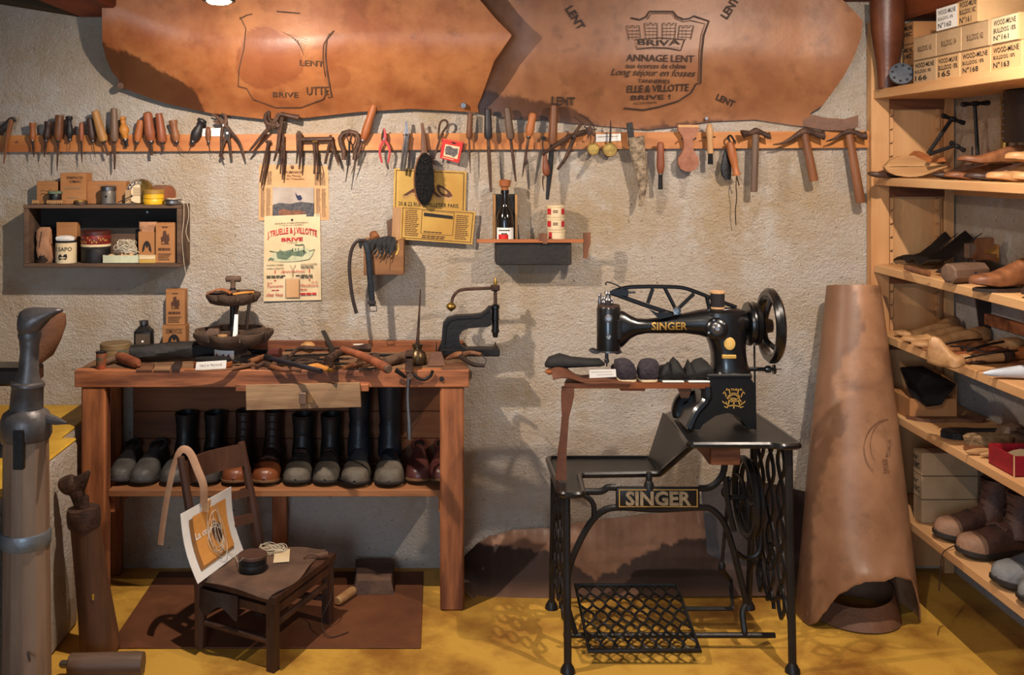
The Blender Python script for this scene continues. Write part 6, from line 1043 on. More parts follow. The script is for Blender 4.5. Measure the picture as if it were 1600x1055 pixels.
# ================================================================ wooden work arm and what lies on it
mat('red_board', (150, 84, 44), .5, c2=(104, 54, 28), scale=12, grain='x', bump=.1)
t = T('work_arm_board', 'narrow red-brown board on a curved leather-covered post beside the machine', 'board'); a, b_ = W(880, 597, -.66), W(1114, 605, -.66); wz = a.z
P('board', MB().prism(rounded([(a.x, -.68, wz-.017), (.886, -.68, wz-.017), (.886, -.56, wz-.017), (a.x+.03, -.56, wz-.017)], .012), (0, 0, .017)), 'red_board', t)
P('curved_post', MB().loft([[(W(x0_, y, -.67).x, -.69, W(0, y, -.67).z), (W(x1_, y, -.67).x, -.69, W(0, y, -.67).z), (W(x1_, y, -.67).x, -.665, W(0, y, -.67).z), (W(x0_, y, -.67).x, -.665, W(0, y, -.67).z)] for x0_, x1_, y in ((878, 896, 604), (877, 896, 615), (877, 893, 630), (878, 888, 650), (876, 886, 675), (872, 884, 705), (868, 884, 748))]), mat('post_leather', (120, 74, 50), .6, c2=(86, 50, 34), scale=8, bump=.12), t)
P('under_block', MB().bb(W(970, 604, -.67), W(1008, 611, -.67)+Vector((0, .06, 0))), 'red_board', t); P('bracket', MB().loft([[W(1058, 605, -.66), W(1082, 605, -.66), W(1082, 605, -.58), W(1058, 605, -.58)], [W(1064, 622, -.66), W(1076, 622, -.66), W(1076, 622, -.58), W(1064, 622, -.58)]]), 'leather_brown', t)
wz += .0006; GW = 'things on the work arm board'
S('leather_flap', MB().sheet(lambda u, v: (W(862, 0, -.66).x+(W(985, 0, -.66).x-W(862, 0, -.66).x)*u, -.70+.11*v, wz+.001+max(0, (.42-u)/.42)*(.05*math.sin(v*2.6)*(1-.35*u)+.01)*(.3+.7*math.sin(min(1, u*4+.15)*1.57))+.008*math.sin(u*9+v*2)*max(0, 1-u*1.2)+.008*(1-u)), 22, 8, .003), 'post_leather', 'folded brown leather flap curling over the left end of the board', 'leather', GW)
def clog(name, label, X, Y, L, wd, rz_, m, zoff=0): return shoe(name, label, 'slipper', L, wd, m, None, 'paper', loc=(X, Y, wz+zoff), rz=rz_, group=GW, H=.9, solez=.012, heel=.012)
# two wool slippers seen from the heel
mat('wool_slipper', (66, 56, 62), .9, c2=(42, 36, 42), scale=70, bump=.6, bs=160)
def heel_slipper(label, px, sd, lean):
    c = W(px, 590, -.66); c = (c.x, -.645, wz); t = T('felt_slipper', label, 'slipper', GW)
    P('upper', crumple([(.008, .028, .03, 0), (.02, .0325, .034, 0), (.04, .034, .036, lean*.3), (.058, .031, .034, lean*.7), (.068, .024, .026, lean), (.073, .01, .012, lean)], .07, sd, c), 'wool_slipper', t, ang=1.2); P('white_edge', crumple([(.0005, .026, .028, 0), (.002, .03, .032, 0), (.008, .03, .032, 0), (.01, .027, .029, 0)], .03, sd, c), 'paper', t)
    P('vamp', MB().loft([[(c[0]+lean*2*q+w_*math.cos(a*.3927), c[1]+.02+.05*q+.01*math.sin(a*.3927), wz+.03+h_*math.sin(a*.3927)) for a in range(16)] for q, w_, h_ in ((0, .028, .028), (.5, .026, .022), (.85, .02, .014), (1, .006, .005))]), 'wool_slipper', t, ang=1.2)
heel_slipper('dark purple-grey felt slipper with white edge, heel to the viewer, left one', 980, 2, -.012); heel_slipper('dark purple-grey felt slipper with white edge, heel to the viewer, right one', 1013, 5, .006)
mat('slipper_black', (36, 34, 33), .75, c2=(22, 21, 21), bump=.25)
def limp(name, label, px, sd):
    c = W(px, 596, -.64); lo = []
    for i, (q, w_, h) in enumerate(((0, .006, .008), (.06, .028, .03), (.16, .036, .05), (.3, .04, .058), (.42, .03, .046), (.55, .04, .056), (.7, .042, .064), (.84, .038, .052), (.94, .028, .03), (1, .006, .01))):
        lo.append([(c.x-.05+.1*q+.012*math.sin(q*6+sd)*math.sin(a*.39), -.64+w_*math.cos(a*.3927), wz+.005+h*max(0, .5+.5*math.sin(a*.3927))*(1+.15*math.sin(a+sd+q*5))) for a in range(16)])
    t = T(name, label, 'slipper', GW); P('upper', MB().loft(lo), 'slipper_black', t, ang=1.2); P('white_sole', MB().loft([[(c.x-.045+.09*q, -.64-.038*math.sin(math.pi*q)**.6-.002, wz+z), (c.x-.045+.09*q, -.64+.038*math.sin(math.pi*q)**.6, wz+z)] for z in (.001,) for q in (.02, .2, .4, .6, .8, .98)], False, False).box((c.x, -.675, wz+.004), (.07, .012, .006), None, .002), 'paper_white', t)
limp('soft_slipper', 'limp black cloth slipper with pale sole in the middle of the board', 1048, .5); limp('soft_slipper', 'limp black cloth slipper with pale sole at the right end of the board', 1088, 2.1)
p0, p1 = W(852, 575, -.64), W(945, 566, -.64); t = T('black_slipper', 'black cloth slipper with orange lining lying at the left end of the board', 'slipper', GW); lo = []
for q, w_, h in ((0, .012, .01), (.06, .03, .03), (.25, .036, .042), (.45, .032, .03), (.7, .028, .024), (.92, .026, .022), (1, .01, .008)): c = p0.lerp(p1, q); lo.append([(c.x, -.63+w_*math.cos(a*.3927), wz+.045+.004*q+h*(.35+.65*math.sin(a*.3927))*(1 if math.sin(a*.3927) > 0 else .6)) for a in range(16)])
P('upper', MB().loft(lo), 'slipper_black', t, ang=1.2); P('lining', MB().lathe(p0+Vector((0, 0, -.012)), p0+Vector((.06, 0, -.012)), [(0, .01), (.2, .026), (1, .024)], 14, (1, .35)), 'wood_orange', t)
f = quad((921, 578), (962, 577), (963, 589), (921, 591), -.695); t = T('paper_label', 'small handwritten white card leaning on the work arm board', 'label', GW); P('card', MB().prism([f(0, 0), f(1, 0), f(1, 1), f(0, 1)], (0, .0012, 0)), 'paper_white', t, smooth=False); m = MB(); stroke(m, f, [(.08+.04*i, .25+.06*(i % 2)) for i in range(20)], .04); stroke(m, f, [(.3+.035*i, .6+.07*(i % 2)) for i in range(17)], .04); P('handwriting', m, 'ink_grey', t)
# ================================================================ pine shelving along the right wall
SX = 1.68; SHZ = [1.866, 1.528, 1.193, .938, .66, .308]
u = T('shelf_unit', 'tall pine shelving along the right wall loaded with lasts, boxes and boots', 'shelves')
P('corner_post', MB().bb((1.672, -.052, 0), (1.742, -.008, 2.13), .002), 'pine', u); P('end_panel', MB().bb((1.742, -.03, .02), (1.955, -.012, 2.1)), 'pine', u); P('corner_post', MB().bb((1.955, -.052, 0), (1.992, -.008, 2.1), .002), 'pine', u)
for x in (1.745, 1.938):
    for i in range(30): z = .36+i*.052; P('notch', MB().prism([(x, -.032, z), (x+.012*(1 if x < 1.8 else -1)+0, -.032, z+.006), (x+.014*(1 if x < 1.8 else -1), -.032, z+.025), (x+.012*(1 if x < 1.8 else -1), -.032, z+.044), (x, -.032, z+.05)], (0, -.016, 0)), 'pine', u)
for i, z in enumerate(SHZ):
    P('shelf_board', MB().bb((SX, -2.3, z-(.036 if i == 0 else .03)), (1.99, -.053, z), .002), 'pine_y', u); P('cleat', MB().bb((1.742, -.05, z-.075), (1.955, -.031, z-.031)), 'bench_plank', u)
for x in (1.69, 1.95): P('near_post', MB().bb((x, -2.35, 0), (x+.04, -2.301, 2.13), .002), 'pine', u)
GX = 'shoe sole cartons on the top shelf'
def sbox(label, xf, px0, px1, z0_, h, dep, texts, m='carton_pale', group=GX, tilt=0, face=None):
    ya, yb = xf*F/(px0-CX)-CAMD, xf*F/(px1-CX)-CAMD; sx_ = abs(ya-yb)-.002
    t = carton('carton', label, xf+dep/2, (ya+yb)/2-dep/2, z0_, sx_, dep, h-.0025, m, texts, -math.pi/2+tilt, group, False)
    f = plane((-sx_/2, -dep/2-.0004, h-.0025), (sx_, 0, 0), (0, 0, -h+.0025))
    if face: P('end_label', rect(MB(), f, .01, .02, .99, .98, .0006), face, t)
    P('seam', rect(MB(), f, .0, .0, 1, .02, .001), 'ink_grey', t)
    return t
def wm(*l): return tuple((s, .1, v0, u1, v1, 'ink', b_) for s, v0, v1, u1, b_ in l)
Z1 = SHZ[0]+.0005; h = .083
wood = ('WOOD-MILNE', .12, .32, .92, .01); bull = ('BULLDOG 18%', .42, .56, .8, .006)
for i, (a, b_, n_, lb) in enumerate(((1427, 1463, '166', 'leftmost'), (1463, 1500, '165', 'second'), (1500, 1548, 'N\u00b0168', 'third'), (1548, 1597, 'N\u00b0163', 'rightmost'))):
    sbox(lb+' carton in the bottom row of the top shelf, stencilled '+n_, 1.70, a, b_, Z1, h, .24, wm(wood, ('BULLDOG 18%', .4, .6, .92, .016) if i == 1 else bull, (n_, .66, .88, .62, .012)), 'carton_dim' if i == 0 else 'carton_pale')
for i, (a, b_, n_, lb) in enumerate(((1427, 1463, '163', 'left'), (1463, 1502, '154', 'middle'), (1502, 1545, '162', 'right'))):
    sbox(lb+' plain carton in the second row, faintly stencilled BULLDOG '+n_, 1.70, a, b_, Z1+h, h, .24, ((('BULLDOG '+n_), .22, .42, .82, .66, 'ink_faded'),), 'carton_dim')
sbox('carton with whitened stencil N 161 at the right end of the second row', 1.70, 1549, 1592, Z1+h, h, .24, wm(wood, ('BULLDOG 18%', .42, .6, .92, .012), ('N\u00b0161', .68, .88, .66, .01)), face='paper')
sbox('white-faced carton N 160 at the left of the top row', 1.70, 1463, 1497, Z1+2*h, h-.003, .24, wm(wood, bull, ('N\u00b0160', .66, .9, .72, .014)), face='paper_white')
sbox('carton N 161 with tall stencil at the right of the top row', 1.70, 1497, 1528, Z1+2*h, h, .24, wm(('WOOD-MILNE', .06, .3, .95, .012), ('BULLDOG 18C', .38, .58, .92, .012), ('N\u00b0161', .68, .92, .7, .01)))
for i, lb in enumerate(('lowest', 'middle', 'topmost')): sbox(lb+' of three cartons stacked behind the leather gaiter on the top shelf', 1.775, 1412, 1428, Z1+i*h, h, .2, wm(('MILNE', .15, .35, .9, .02), ('18C', .45, .65, .8, .02)), 'carton')
# gaiter, rubber heel
t = T('leather_gaiter', 'tall brown leather gaiter standing at the left end of the top shelf', 'gaiter'); c = (1.702, -.125); m = MB().loft([[(c[0]+dx+r*math.cos(a*.2618), c[1]+r*math.sin(a*.2618)*.9, Z1+z) for a in range(24)] for z, r, dx in ((0, .036, 0), (.04, .037, 0), (.1, .042, 0), (.16, .052, 0), (.22, .06, 0), (.28, .064, 0), (.335, .066, 0), (.335, .06, 0), (.25, .056, 0))]); P('shaft', m, mat('gaiter', (112, 62, 38), .38, c2=(80, 42, 26), scale=6, bump=.08), t); P('seam', MB().tube([(c[0]+.036, c[1]-.0, Z1+.005), (c[0]+.058, c[1]-.002, Z1+.2), (c[0]+.066, c[1], Z1+.33)], .003, 5), 'leather_dark', t)
t = T('rubber_heel', 'grey rubber heel with a ring of nail holes leaning beside the gaiter', 'heel'); c = W(1408, 120, -.26); n_ = Vector((-.25, -.9, .35)).normalized(); hc = Vector((c.x, -.26, Z1+.041)); P('pad', MB().lathe(hc, hc+n_*.012, [(0, .04), (.1, .042), (.9, .042), (1, .04), (1, .001)], 28), mat('rubber', (82, 88, 98), .6, c2=(58, 62, 70), scale=20), t); ux = n_.cross(Vector((0, 0, 1))).normalized(); uz = ux.cross(n_)
for a in range(8): q = a*.785+.2; p = hc+n_*.0115+(ux*math.cos(q)+uz*math.sin(q))*.031; P('nail_hole', MB().lathe(p, p+n_*.001, [(0, .0055), (1, .005)], 10), 'ink', t)
# ---- lasts
LW = [(0, .03), (.03, .42), (.12, .58), (.3, .56), (.45, .62), (.62, .94), (.75, 1.0), (.86, .9), (.94, .62), (.985, .3), (1, .06)]; LH = [(0, .03), (.02, .07), (.1, .092), (.22, .098), (.34, .096), (.42, .084), (.52, .07), (.65, .052), (.76, .043), (.88, .035), (.95, .027), (.985, .016), (1, .006)]
def last_mesh(L, wd, H, flat=.12):
    lo = []
    for s in (0, .02, .06, .12, .2, .3, .36, .42, .5, .58, .66, .74, .82, .88, .93, .97, 1):
        w_ = wd*interp(LW, s)/2; hh = interp(LH, s)*H; z = .012*max(0, (s-.75)/.25)+.01*max(0, (.3-s)/.3); l = []
        for q in range(16): a = q*2*math.pi/16; sn = math.sin(a); l.append((w_*math.copysign(abs(math.cos(a))**.75, math.cos(a)), -s*L, z+hh*(.5+.5*math.copysign(abs(sn)**(.8 if sn > 0 else .35), sn))))
        lo.append(l)
    return MB().loft(lo)
def last(name, label, px, py, Zs, L, wd, H, rz_, m, roll=0, pitch=0, lift=0, cat='last', group='wooden lasts', dz=0):   # px, py: where the toe tip rests
    p = WZ(px, py, Zs) if not isinstance(px, Vector) else px; o = S(name, last_mesh(L, wd, H), m, label, cat, group); o.rotation_euler = (pitch, roll, rz_)
    me = o.data; c = Vector((o.location.x, o.location.y, o.location.z)); me.transform(Matrix.Translation(c)); o.location = Vector((p.x, p.y, Zs+.0006+lift))-rotz(rz_) @ Vector((0, -L, 0)); return o
WP, WB, WD = 'woodx_pale', 'woodx_brown', 'woodx_dark'
Lx = -math.pi/2
# second shelf: grazing view
Z2 = SHZ[1]
def flatpiece(name, label, cat, pts, Y, th, m, group=None, tilt=0): 
    return S(name, MB().prism([W(x, y, Y+tilt*(282-y)) for x, y in pts], (0, th, 0)), m, label, cat, group, smooth=False)
flatpiece('sole_pattern', 'large pale wooden sole pattern split by a dark line, left on the second shelf', 'pattern', [(1382, 261), (1392, 250), (1408, 244), (1428, 243), (1442, 250), (1456, 256), (1478, 257), (1482, 259), (1382, 260.6)], -.24, .02, WP, 'sole patterns', .0012)
flatpiece('sole_pattern', 'lower half of the pale wooden sole pattern, left on the second shelf', 'pattern', [(1382, 261.4), (1482, 260), (1470, 264), (1455, 270), (1440, 275), (1420, 277), (1400, 274), (1388, 269)], -.25, .02, WP, 'sole patterns', .0012)
last('iron_last', 'dark last poking out past the left end of the second shelf', Vector((1.60, -.19, 0)), 0, Z2, .16, .06, .5, Lx+.1, WD)
for i, (x, y, L, w_, H, r, m, lb) in enumerate(((1.725, -.43, .22, .075, .55, .2, WD, 'dark last lying right of the pale sole pattern'), (1.705, -.555, .25, .08, .62, .1, WB, 'brown last second from the pale sole pattern'), (1.70, -.69, .25, .08, .6, -.1, WD, 'dark cracked last in the middle of the second shelf'), (1.70, -.83, .25, .085, .72, .15, WP, 'pale last with two nail holes on the second shelf'), (1.705, -.96, .25, .085, .75, .0, WP, 'pale last with worn white toe at the right of the second shelf'))): last('shoe_last', lb, Vector((x, y, 0)), 0, Z2, L, w_, H, Lx+r, m)
last('shoe_last', 'brown last lying on top of the dark cracked last', Vector((1.72, -.61, 0)), 0, Z2, .24, .07, .6, Lx-.1, WB, lift=.055); last('shoe_last', 'tall pale last rising at the right of the second shelf', Vector((1.74, -.86, 0)), 0, Z2, .24, .08, .75, Lx+.05, WP, lift=.06)
S('wood_wedge', MB().prism([W(x, y, -.15) for x, y in ((1425, 246), (1437, 236), (1454, 243), (1454, 249), (1475, 246), (1478, 252), (1440, 256))], (0, .05, 0)), 'woodx_orange', 'orange wooden wedge behind the pale sole pattern', 'wedge', smooth=False)
def tee(label, a, b_, c, d, Y, r=.007):
    t = T('t_handle_key', label, 'tool', 'T-handled last hooks'); k_ = K(Y); P('shaft', MB().tube([W(*a, Y), W(*b_, Y)], r, 8), 'iron_dull', t); p, q = W(*c, Y), W(*d, Y); P('crossbar', MB().lathe(p, q, [(0, .004), (.04, .009), (.15, .009), (.35, .006), (.42, .0095), (.58, .0095), (.65, .006), (.85, .009), (.96, .009), (1, .004)], 10), 'iron_dull', t)
tee('T-handled iron hook leaning up left on the second shelf', (1450, 240), (1487, 186), (1471, 180), (1508, 193), -.3); tee('T-handled iron hook lying low on the second shelf', (1452, 241), (1493, 227), (1484, 222), (1508, 236), -.33); tee('T-handled iron hook standing upright against the right wall', (1528, 248), (1523, 163), (1501, 163.5), (1547, 160.5), -.42, .0065)
S('iron_pin', MB().tube([W(1519, 250, -.45), W(1519, 229, -.45)], .003, 6), 'iron_dull', 'short iron pin sticking up among the lasts', 'pin')
t = T('brass_tube', 'upright brass tube standing at the right wall on the second shelf', 'tube'); x, y = 1.955, -.47; P('tube_body', MB().lathe((x, y, Z2+.001), (x, y, 1.82), [(0, .011), (0, .012), (1, .012)], 14), 'brass', t); P('foot_sleeve', MB().lathe((x, y, Z2+.001), (x, y, Z2+.1), [(0, .016), (1, .014)], 14), 'iron_dull', t)
t = T('studded_boot_shaft', 'dark studded leather boot shaft hanging at the right wall', 'boot shaft'); m = MB().loft([[(1.935+.05*math.cos(a*.3927), -.62+.09*math.sin(a*.3927), z) for a in range(16)] for z in (1.655, 1.7, 1.76, 1.825)]); P('shaft', m, 'leather_dark', t)
for i in range(7): P('stud', MB().lathe((1.893, -.575, 1.67+i*.022), (1.887, -.575, 1.67+i*.022), [(0, .004), (1, .002)], 8), 'steel', t)
t = T('black_boot', 'black boot with laces hanging beside the studded shaft', 'boot'); P('shaft', MB().loft([[(1.93+.05*math.cos(a*.3927), -.82+.08*math.sin(a*.3927), z) for a in range(16)] for z in (1.66, 1.72, 1.78, 1.822)]), 'leather_black', t); P('lace', MB().tube([(1.882, -.78, 1.8), (1.876, -.80, 1.74), (1.876, -.79, 1.69)], .004, 6), 'ink', t)
# ---- third shelf
Z3 = SHZ[2]; GC = 'black leather pieces on the third shelf'
def curl(label, px, py, L, w_, ph, m='leather_black'):
    p = WZ(px, py, Z3); S('leather_piece', MB().sheet(lambda a, b_: (p.x+.03+L*a, p.y-.02+w_*(b_-.3), Z3+.012+.06*max(0, a-.25)**1.3*ph+.02*abs(b_-.5)*ph+.004*math.sin(a*9)), 12, 6, .003), m, label, 'leather', GC)
curl('curled black leather piece at the left end of the third shelf', 1382, 412, .17, .08, 1.6); curl('black leather piece with raised edge, second on the third shelf', 1404, 416, .17, .09, 2.2); curl('folded black leather piece behind the wooden mallet head', 1425, 421, .2, .12, 2.4)
S('leather_sole', MB().tube(spline([WZ(1414, 418, Z3+.016), WZ(1432, 423, Z3+.02), WZ(1452, 428, Z3+.018)], 4), [.008]+[.011]*8, 8, sq=(.6, 1)), 'woodx_brown', 'pale-edged rolled sole beside the wooden mallet head', 'sole', GC)
p, q = WZ(1460, 433, Z3+.034), WZ(1526, 434, Z3+.034); t = T('mallet_head', 'short thick grey-brown wooden mallet head lying on the third shelf', 'mallet'); p.y = q.y = -.66; p = Vector((1.635+.02, -.68, Z3+.035)); q = Vector((1.80, -.62, Z3+.035)); P('head', MB().lathe(p, q, [(0, .026), (.02, .033), (.5, .0345), (.95, .032), (1, .027), (1, .001)], 8), 'woodx_grey', t, ang=.3); P('handle_hole', MB().lathe(p.lerp(q, .62)+Vector((0, -.0335, .0)), p.lerp(q, .62)+Vector((0, -.0365, 0)), [(0, .007), (1, .006)], 10), 'ink', t)
Yh = -.42; S('saw_handle', MB().prism([W(x, y, Yh) for x, y in ((1520, 404), (1527, 398), (1530, 390), (1529, 378), (1533, 373), (1553, 372), (1553, 383), (1545, 389), (1537, 392), (1538, 397), (1558, 398), (1556, 404), (1553, 408), (1530, 408))], (0, .028, 0)), 'wood_brown', 'curved wooden saw handle standing on the third shelf', 'handle')
t = T('stapled_board', 'short orange board with bent wire staples at the back of the third shelf', 'board'); a, b_ = W(1537, 382, -.36), W(1600, 407, -.36); P('board', MB().bb((a.x, -.38, Z3+.0006), (1.985, -.355, a.z), .001), 'woodx_gold', t)
for dx in (0, .022): P('staple', MB().tube([(1.885+dx, -.385, 1.235-dx*.3), (1.893+dx, -.385, 1.25), (1.93+dx, -.385, 1.252)], .002, 5), 'ink', t)
S('grey_block', MB().bb(W(1513, 381, -.4), W(1527, 404, -.4)+Vector((0, .03, 0)), .002), 'wood_grey', 'small grey wooden block behind the saw handle', 'block')
S('leather_fold', MB().sheet(lambda a, b_: (1.74+.24*a, -.62+.2*b_-.1*a, Z3+.009+.045*math.sin(a*3.1)*(.4+.6*b_)+.006*math.sin(a*12)), 14, 6, .003), 'leather_black', 'wavy black leather sheet behind the saw handle and mallet head', 'leather', GC)
last('shoe_last', 'brown wooden last with a worn shoe sole at the right of the third shelf', Vector((1.63, -.86, 0)), 0, Z3, .28, .085, .95, Lx+.12, WB, lift=.012); S('worn_sole', MB().prism([(1.64+.28*s, -.86+sg*.04*interp(LW, 1-s), Z3+.0006) for sg, rng in ((-1, range(0, 11)), (1, range(10, -1, -1))) for s in [q/10 for q in rng]], (0, 0, .01)), 'leather_dark', 'thin dark worn sole under the brown last on the third shelf', 'sole', smooth=False)
last('shoe_last', 'dark scuffed last half cut by the frame on the third shelf', Vector((1.70, -1.02, 0)), 0, Z3, .27, .085, .8, Lx+.1, WD)
# ---- fourth shelf: pale lasts
Z4 = SHZ[3]
for i, (px, py, L, w_, H, r, m, lb, lf) in enumerate(((1397, 527, .22, .07, .55, -.1, WP, 'pale last at the far left end of the fourth shelf', 0), (1408, 537, .24, .08, .6, .0, WP, 'pale last in front of the leftmost on the fourth shelf', .0), (1424, 545, .25, .085, .62, .05, WP, 'smooth honey-coloured last, third along the fourth shelf', .0), (1440, 553, .22, .08, .45, -.05, WB, 'worn grey-brown last, fourth along the fourth shelf', 0), (1472, 561, .2, .075, .42, -.1, 'woodx_red', 'dark reddish last with broken edge on the fourth shelf', 0), (1494, 567, .19, .075, .42, .0, 'woodx_dark', 'scuffed dark last in front of the thin iron wires', 0))): last('shoe_last', lb, px, py, Z4, L, w_, H, Lx+r, m, lift=lf)
last('shoe_last', 'pale last at the back with a round dark hole on the fourth shelf', Vector((1.80, -.2, 0)), 0, Z4, .2, .07, .6, Lx+.5, WP); last('shoe_last', 'pale last lying across the back near the black strap', Vector((1.80, -.34, 0)), 0, Z4, .2, .07, .55, Lx+.2, WP); last('shoe_last', 'pale flat last behind the iron wires on the fourth shelf', Vector((1.80, -.48, 0)), 0, Z4, .2, .08, .5, Lx-.2, WP); last('shoe_last', 'orange-brown last behind the wires near the wall', Vector((1.80, -.62, 0)), 0, Z4, .19, .08, .4, Lx, 'woodx_orange')
for i, (a, b_) in enumerate((((1470, 540, 1535, 530), 'thin upper'), ((1512, 549, 1568, 534), 'thick middle'), ((1485, 541, 1537, 549), 'short lower'), ((1508, 560, 1590, 548), 'long bottom'))): x0_, y0_, x1_, y1_ = a; S('iron_wire', MB().tube(spline([WZ(x0_, y0_, Z4+.05), WZ((x0_+x1_)/2, (y0_+y1_)/2-2, Z4+.056), WZ(x1_, y1_, Z4+.05)], 4), .003+.0015*(i == 1), 6), 'iron_dull', b_+' of the iron wires lying across the pale lasts', 'wire', 'iron wires on the fourth shelf')
last('wood_cone', 'pale wooden cone-shaped heel block near the front of the fourth shelf', Vector((1.66, -.78, 0)), 0, Z4, .11, .07, .95, Lx+2.6, WP, cat='block', group=None); S('wooden_rod', MB().lathe(Vector((1.62+.06, -.70, Z4+.018)), Vector((1.82, -.70, Z4+.022)), [(0, .004), (.05, .013), (.3, .016), (1, .014)], 12), WP, 'pale round wooden handle beside the cone-shaped block', 'handle')
S('white_tip', MB().lathe(Vector((1.64, -.92, Z4+.016)), Vector((1.86, -.94, Z4+.03)), [(0, .003), (.1, .01), (.5, .02), (1, .022)], 14), mat('enamel', (200, 206, 214), .3, bump=0), 'white enamelled pointed handle at the right edge of the fourth shelf', 'handle'); last('shoe_last', 'brown last cut by the frame behind the cone-shaped block', Vector((1.75, -.86, 0)), 0, Z4, .22, .08, .8, Lx+.1, WB)
S('black_strap', MB().prism([W(1523, 452, -.3), W(1563, 462, -.3), W(1558, 533, -.3), W(1533, 531, -.3)], (0, .006, 0)), 'leather_dark', 'wide black leather strap hanging in front of the right wall', 'strap', smooth=False)
S('wall_batten', MB().bb((1.975, -.9, 1.0), (1.999, -.28, 1.04), .002), 'bench', 'brown batten fixed low on the right wall behind the lasts', 'batten')
S('wall_batten', MB().bb((1.975, -.9, 1.462), (1.999, -.08, 1.49), .002), 'pine_y', 'pale batten under the second shelf on the right wall', 'batten')
# ---- fifth shelf
Z5 = SHZ[4]; GD = 'things on the fifth shelf'
t = T('open_carton', 'open brown carton with a black lining flap at the left of the fifth shelf', 'carton', GD); p = WZ(1420, 656, Z5); P('body', MB().bb((1.70, p.y, Z5+.0006), (1.87, p.y+.17, Z5+.075), .002), 'carton', t); y = p.y
P('flap', MB().prism([(1.70, y-.002, Z5+.10), (1.745, y-.03, Z5+.06), (1.80, y-.03, Z5+.068), (1.865, y-.002, Z5+.13), (1.80, y+.12, Z5+.17), (1.72, y+.12, Z5+.165)], (0, .004, -.008)), 'leather_black', t); P('raised_side', MB().prism([(1.866, y, Z5+.075), (1.866, y+.17, Z5+.075), (1.866, y+.17, Z5+.15), (1.866, y, Z5+.13)], (.003, 0, 0)), 'carton', t, smooth=False)
def solep(name, label, X, Y, Zs, L, w_, th, rz_, m, cat='sole', gr=GD): 
    pts = [rotz(rz_) @ Vector((sg*w_/2*interp(LW, s), -s*L, 0))+Vector((X, Y, Zs+.0006)) for sg, rng in ((-1, range(0, 13)), (1, range(12, -1, -1))) for s in [q/12 for q in rng]]
    return S(name, MB().prism(pts, (0, 0, th)), m, label, cat, gr, smooth=False)
solep('leather_sole', 'flat brown leather sole lying behind the black one on the fifth shelf', 1.96, -.34, Z5, .27, .09, .012, Lx-.15, 'leather_brown'); solep('leather_sole', 'black shoe sole in front of the brown one on the fifth shelf', 1.965, -.52, Z5, .27, .09, .02, Lx+.1, 'leather_black')
t = T('bristle_hand_brush', 'tan-bristled hand brush with wooden back on the fifth shelf', 'brush', GD); c = (1.775, -.70); ov = lambda s, z: [(c[0]+.08*s*math.cos(a*.2618), c[1]+.026*s*math.sin(a*.2618), Z5+z) for a in range(24)]; P('wooden_back', MB().loft([ov(.95, .0006), ov(1, .004), ov(1, .02)]), 'woodx_brown', t); P('bristles', MB().loft([ov(.93, .02), ov(1.04, .045), ov(.9, .052)]), 'bristle_tan', t)
for i, (x, y_) in enumerate(((1.66, -.76), (1.69, -.79))): S('wood_peg', MB().lathe((x+.01, y_, Z5+.012), (x+.085, y_+.01, Z5+.012), [(0, .002), (.1, .006), (.5, .011), (1, .01)], 10), 'woodx_pale', ('left', 'right')[i]+' of two small wooden pegs in front of the hand brush', 'peg', GD)
t = T('red_box', 'open dark red box with worn pale edges on the fifth shelf', 'box', GD); x0_, x1_, y0_, y1_, hh = 1.70, 1.93, -.98, -.84, .062; m = MB().bb((x0_, y0_, Z5+.0006), (x1_, y1_, Z5+.003)); P('base', m, 'red_box', t)
for nm, a, b_ in (('side', (x0_, y0_, Z5+.001), (x1_, y0_+.003, Z5+hh)), ('side', (x0_, y1_-.003, Z5+.001), (x1_, y1_, Z5+hh)), ('end', (x0_, y0_+.003, Z5+.001), (x0_+.003, y1_-.003, Z5+hh)), ('end', (x1_-.003, y0_+.003, Z5+.001), (x1_, y1_-.003, Z5+hh))): P(nm, MB().bb(a, b_), 'red_box', t)
P('worn_edge', MB().tube([(x0_, y0_, Z5+.001), (x0_, y0_, Z5+hh)], .0022, 5), 'paper_tan', t); P('paper_filling', MB().sheet(lambda a, b_: (x0_+.01+.2*a, y0_+.01+.115*b_, Z5+.035+.012*math.sin(a*7+b_*5)), 10, 6, .002), 'paper', t)
for i, (a, b_) in enumerate((((1.80, -.80), (1.86, -1.16)), ((1.84, -.76), (1.92, -1.14)))): S('dark_strap', MB().tube([(a[0], a[1], Z5+.085), (b_[0], b_[1], Z5+.075)], .017, 4, sq=(.35, 1), up=(0, 0, 1)), 'leather_dark', ('left', 'right')[i]+' of two dark leather straps lying across the red box', 'strap', GD)
S('brass_ring', MB().tube([(1.80+.016*math.cos(a*.5236), -.93+.008*math.sin(a*.5236), Z5+.095+.008*math.sin(a*.5236)) for a in range(12)], .0025, 6, closed=True), 'brass', 'small brass ring on the dark straps', 'ring', GD)
t = T('wooden_pommel', 'rounded dark wooden knob behind the hand brush on the fifth shelf', 'knob', GD); P('knob', crumple([(0.001, .03, .026, 0), (.02, .042, .036, 0), (.045, .046, .036, .004), (.07, .03, .026, .004), (.08, .008, .008, .004)], .2, 4, (1.87, -.66, Z5)), 'woodx_grey', t); P('stub', MB().lathe((1.90, -.67, Z5+.03), (1.95, -.69, Z5+.024), [(0, .022), (1, .02)], 12), WD, t)
S('grey_rod', MB().lathe((1.69, -1.06, Z5+.015), (1.95, -1.10, Z5+.015), [(0, .006), (.02, .013), (1, .013)], 12), 'wood_grey', 'grey wooden rod in front of the red box', 'rod', GD); S('leather_scrap', MB().prism([(1.695, -1.13, Z5+.0006), (1.74, -1.22, Z5+.0006), (1.85, -1.2, Z5+.0006), (1.8, -1.12, Z5+.0006)], (0, 0, .008)), 'felt_brown', 'brown leather scraps at the near end of the fifth shelf', 'leather', GD, smooth=False)
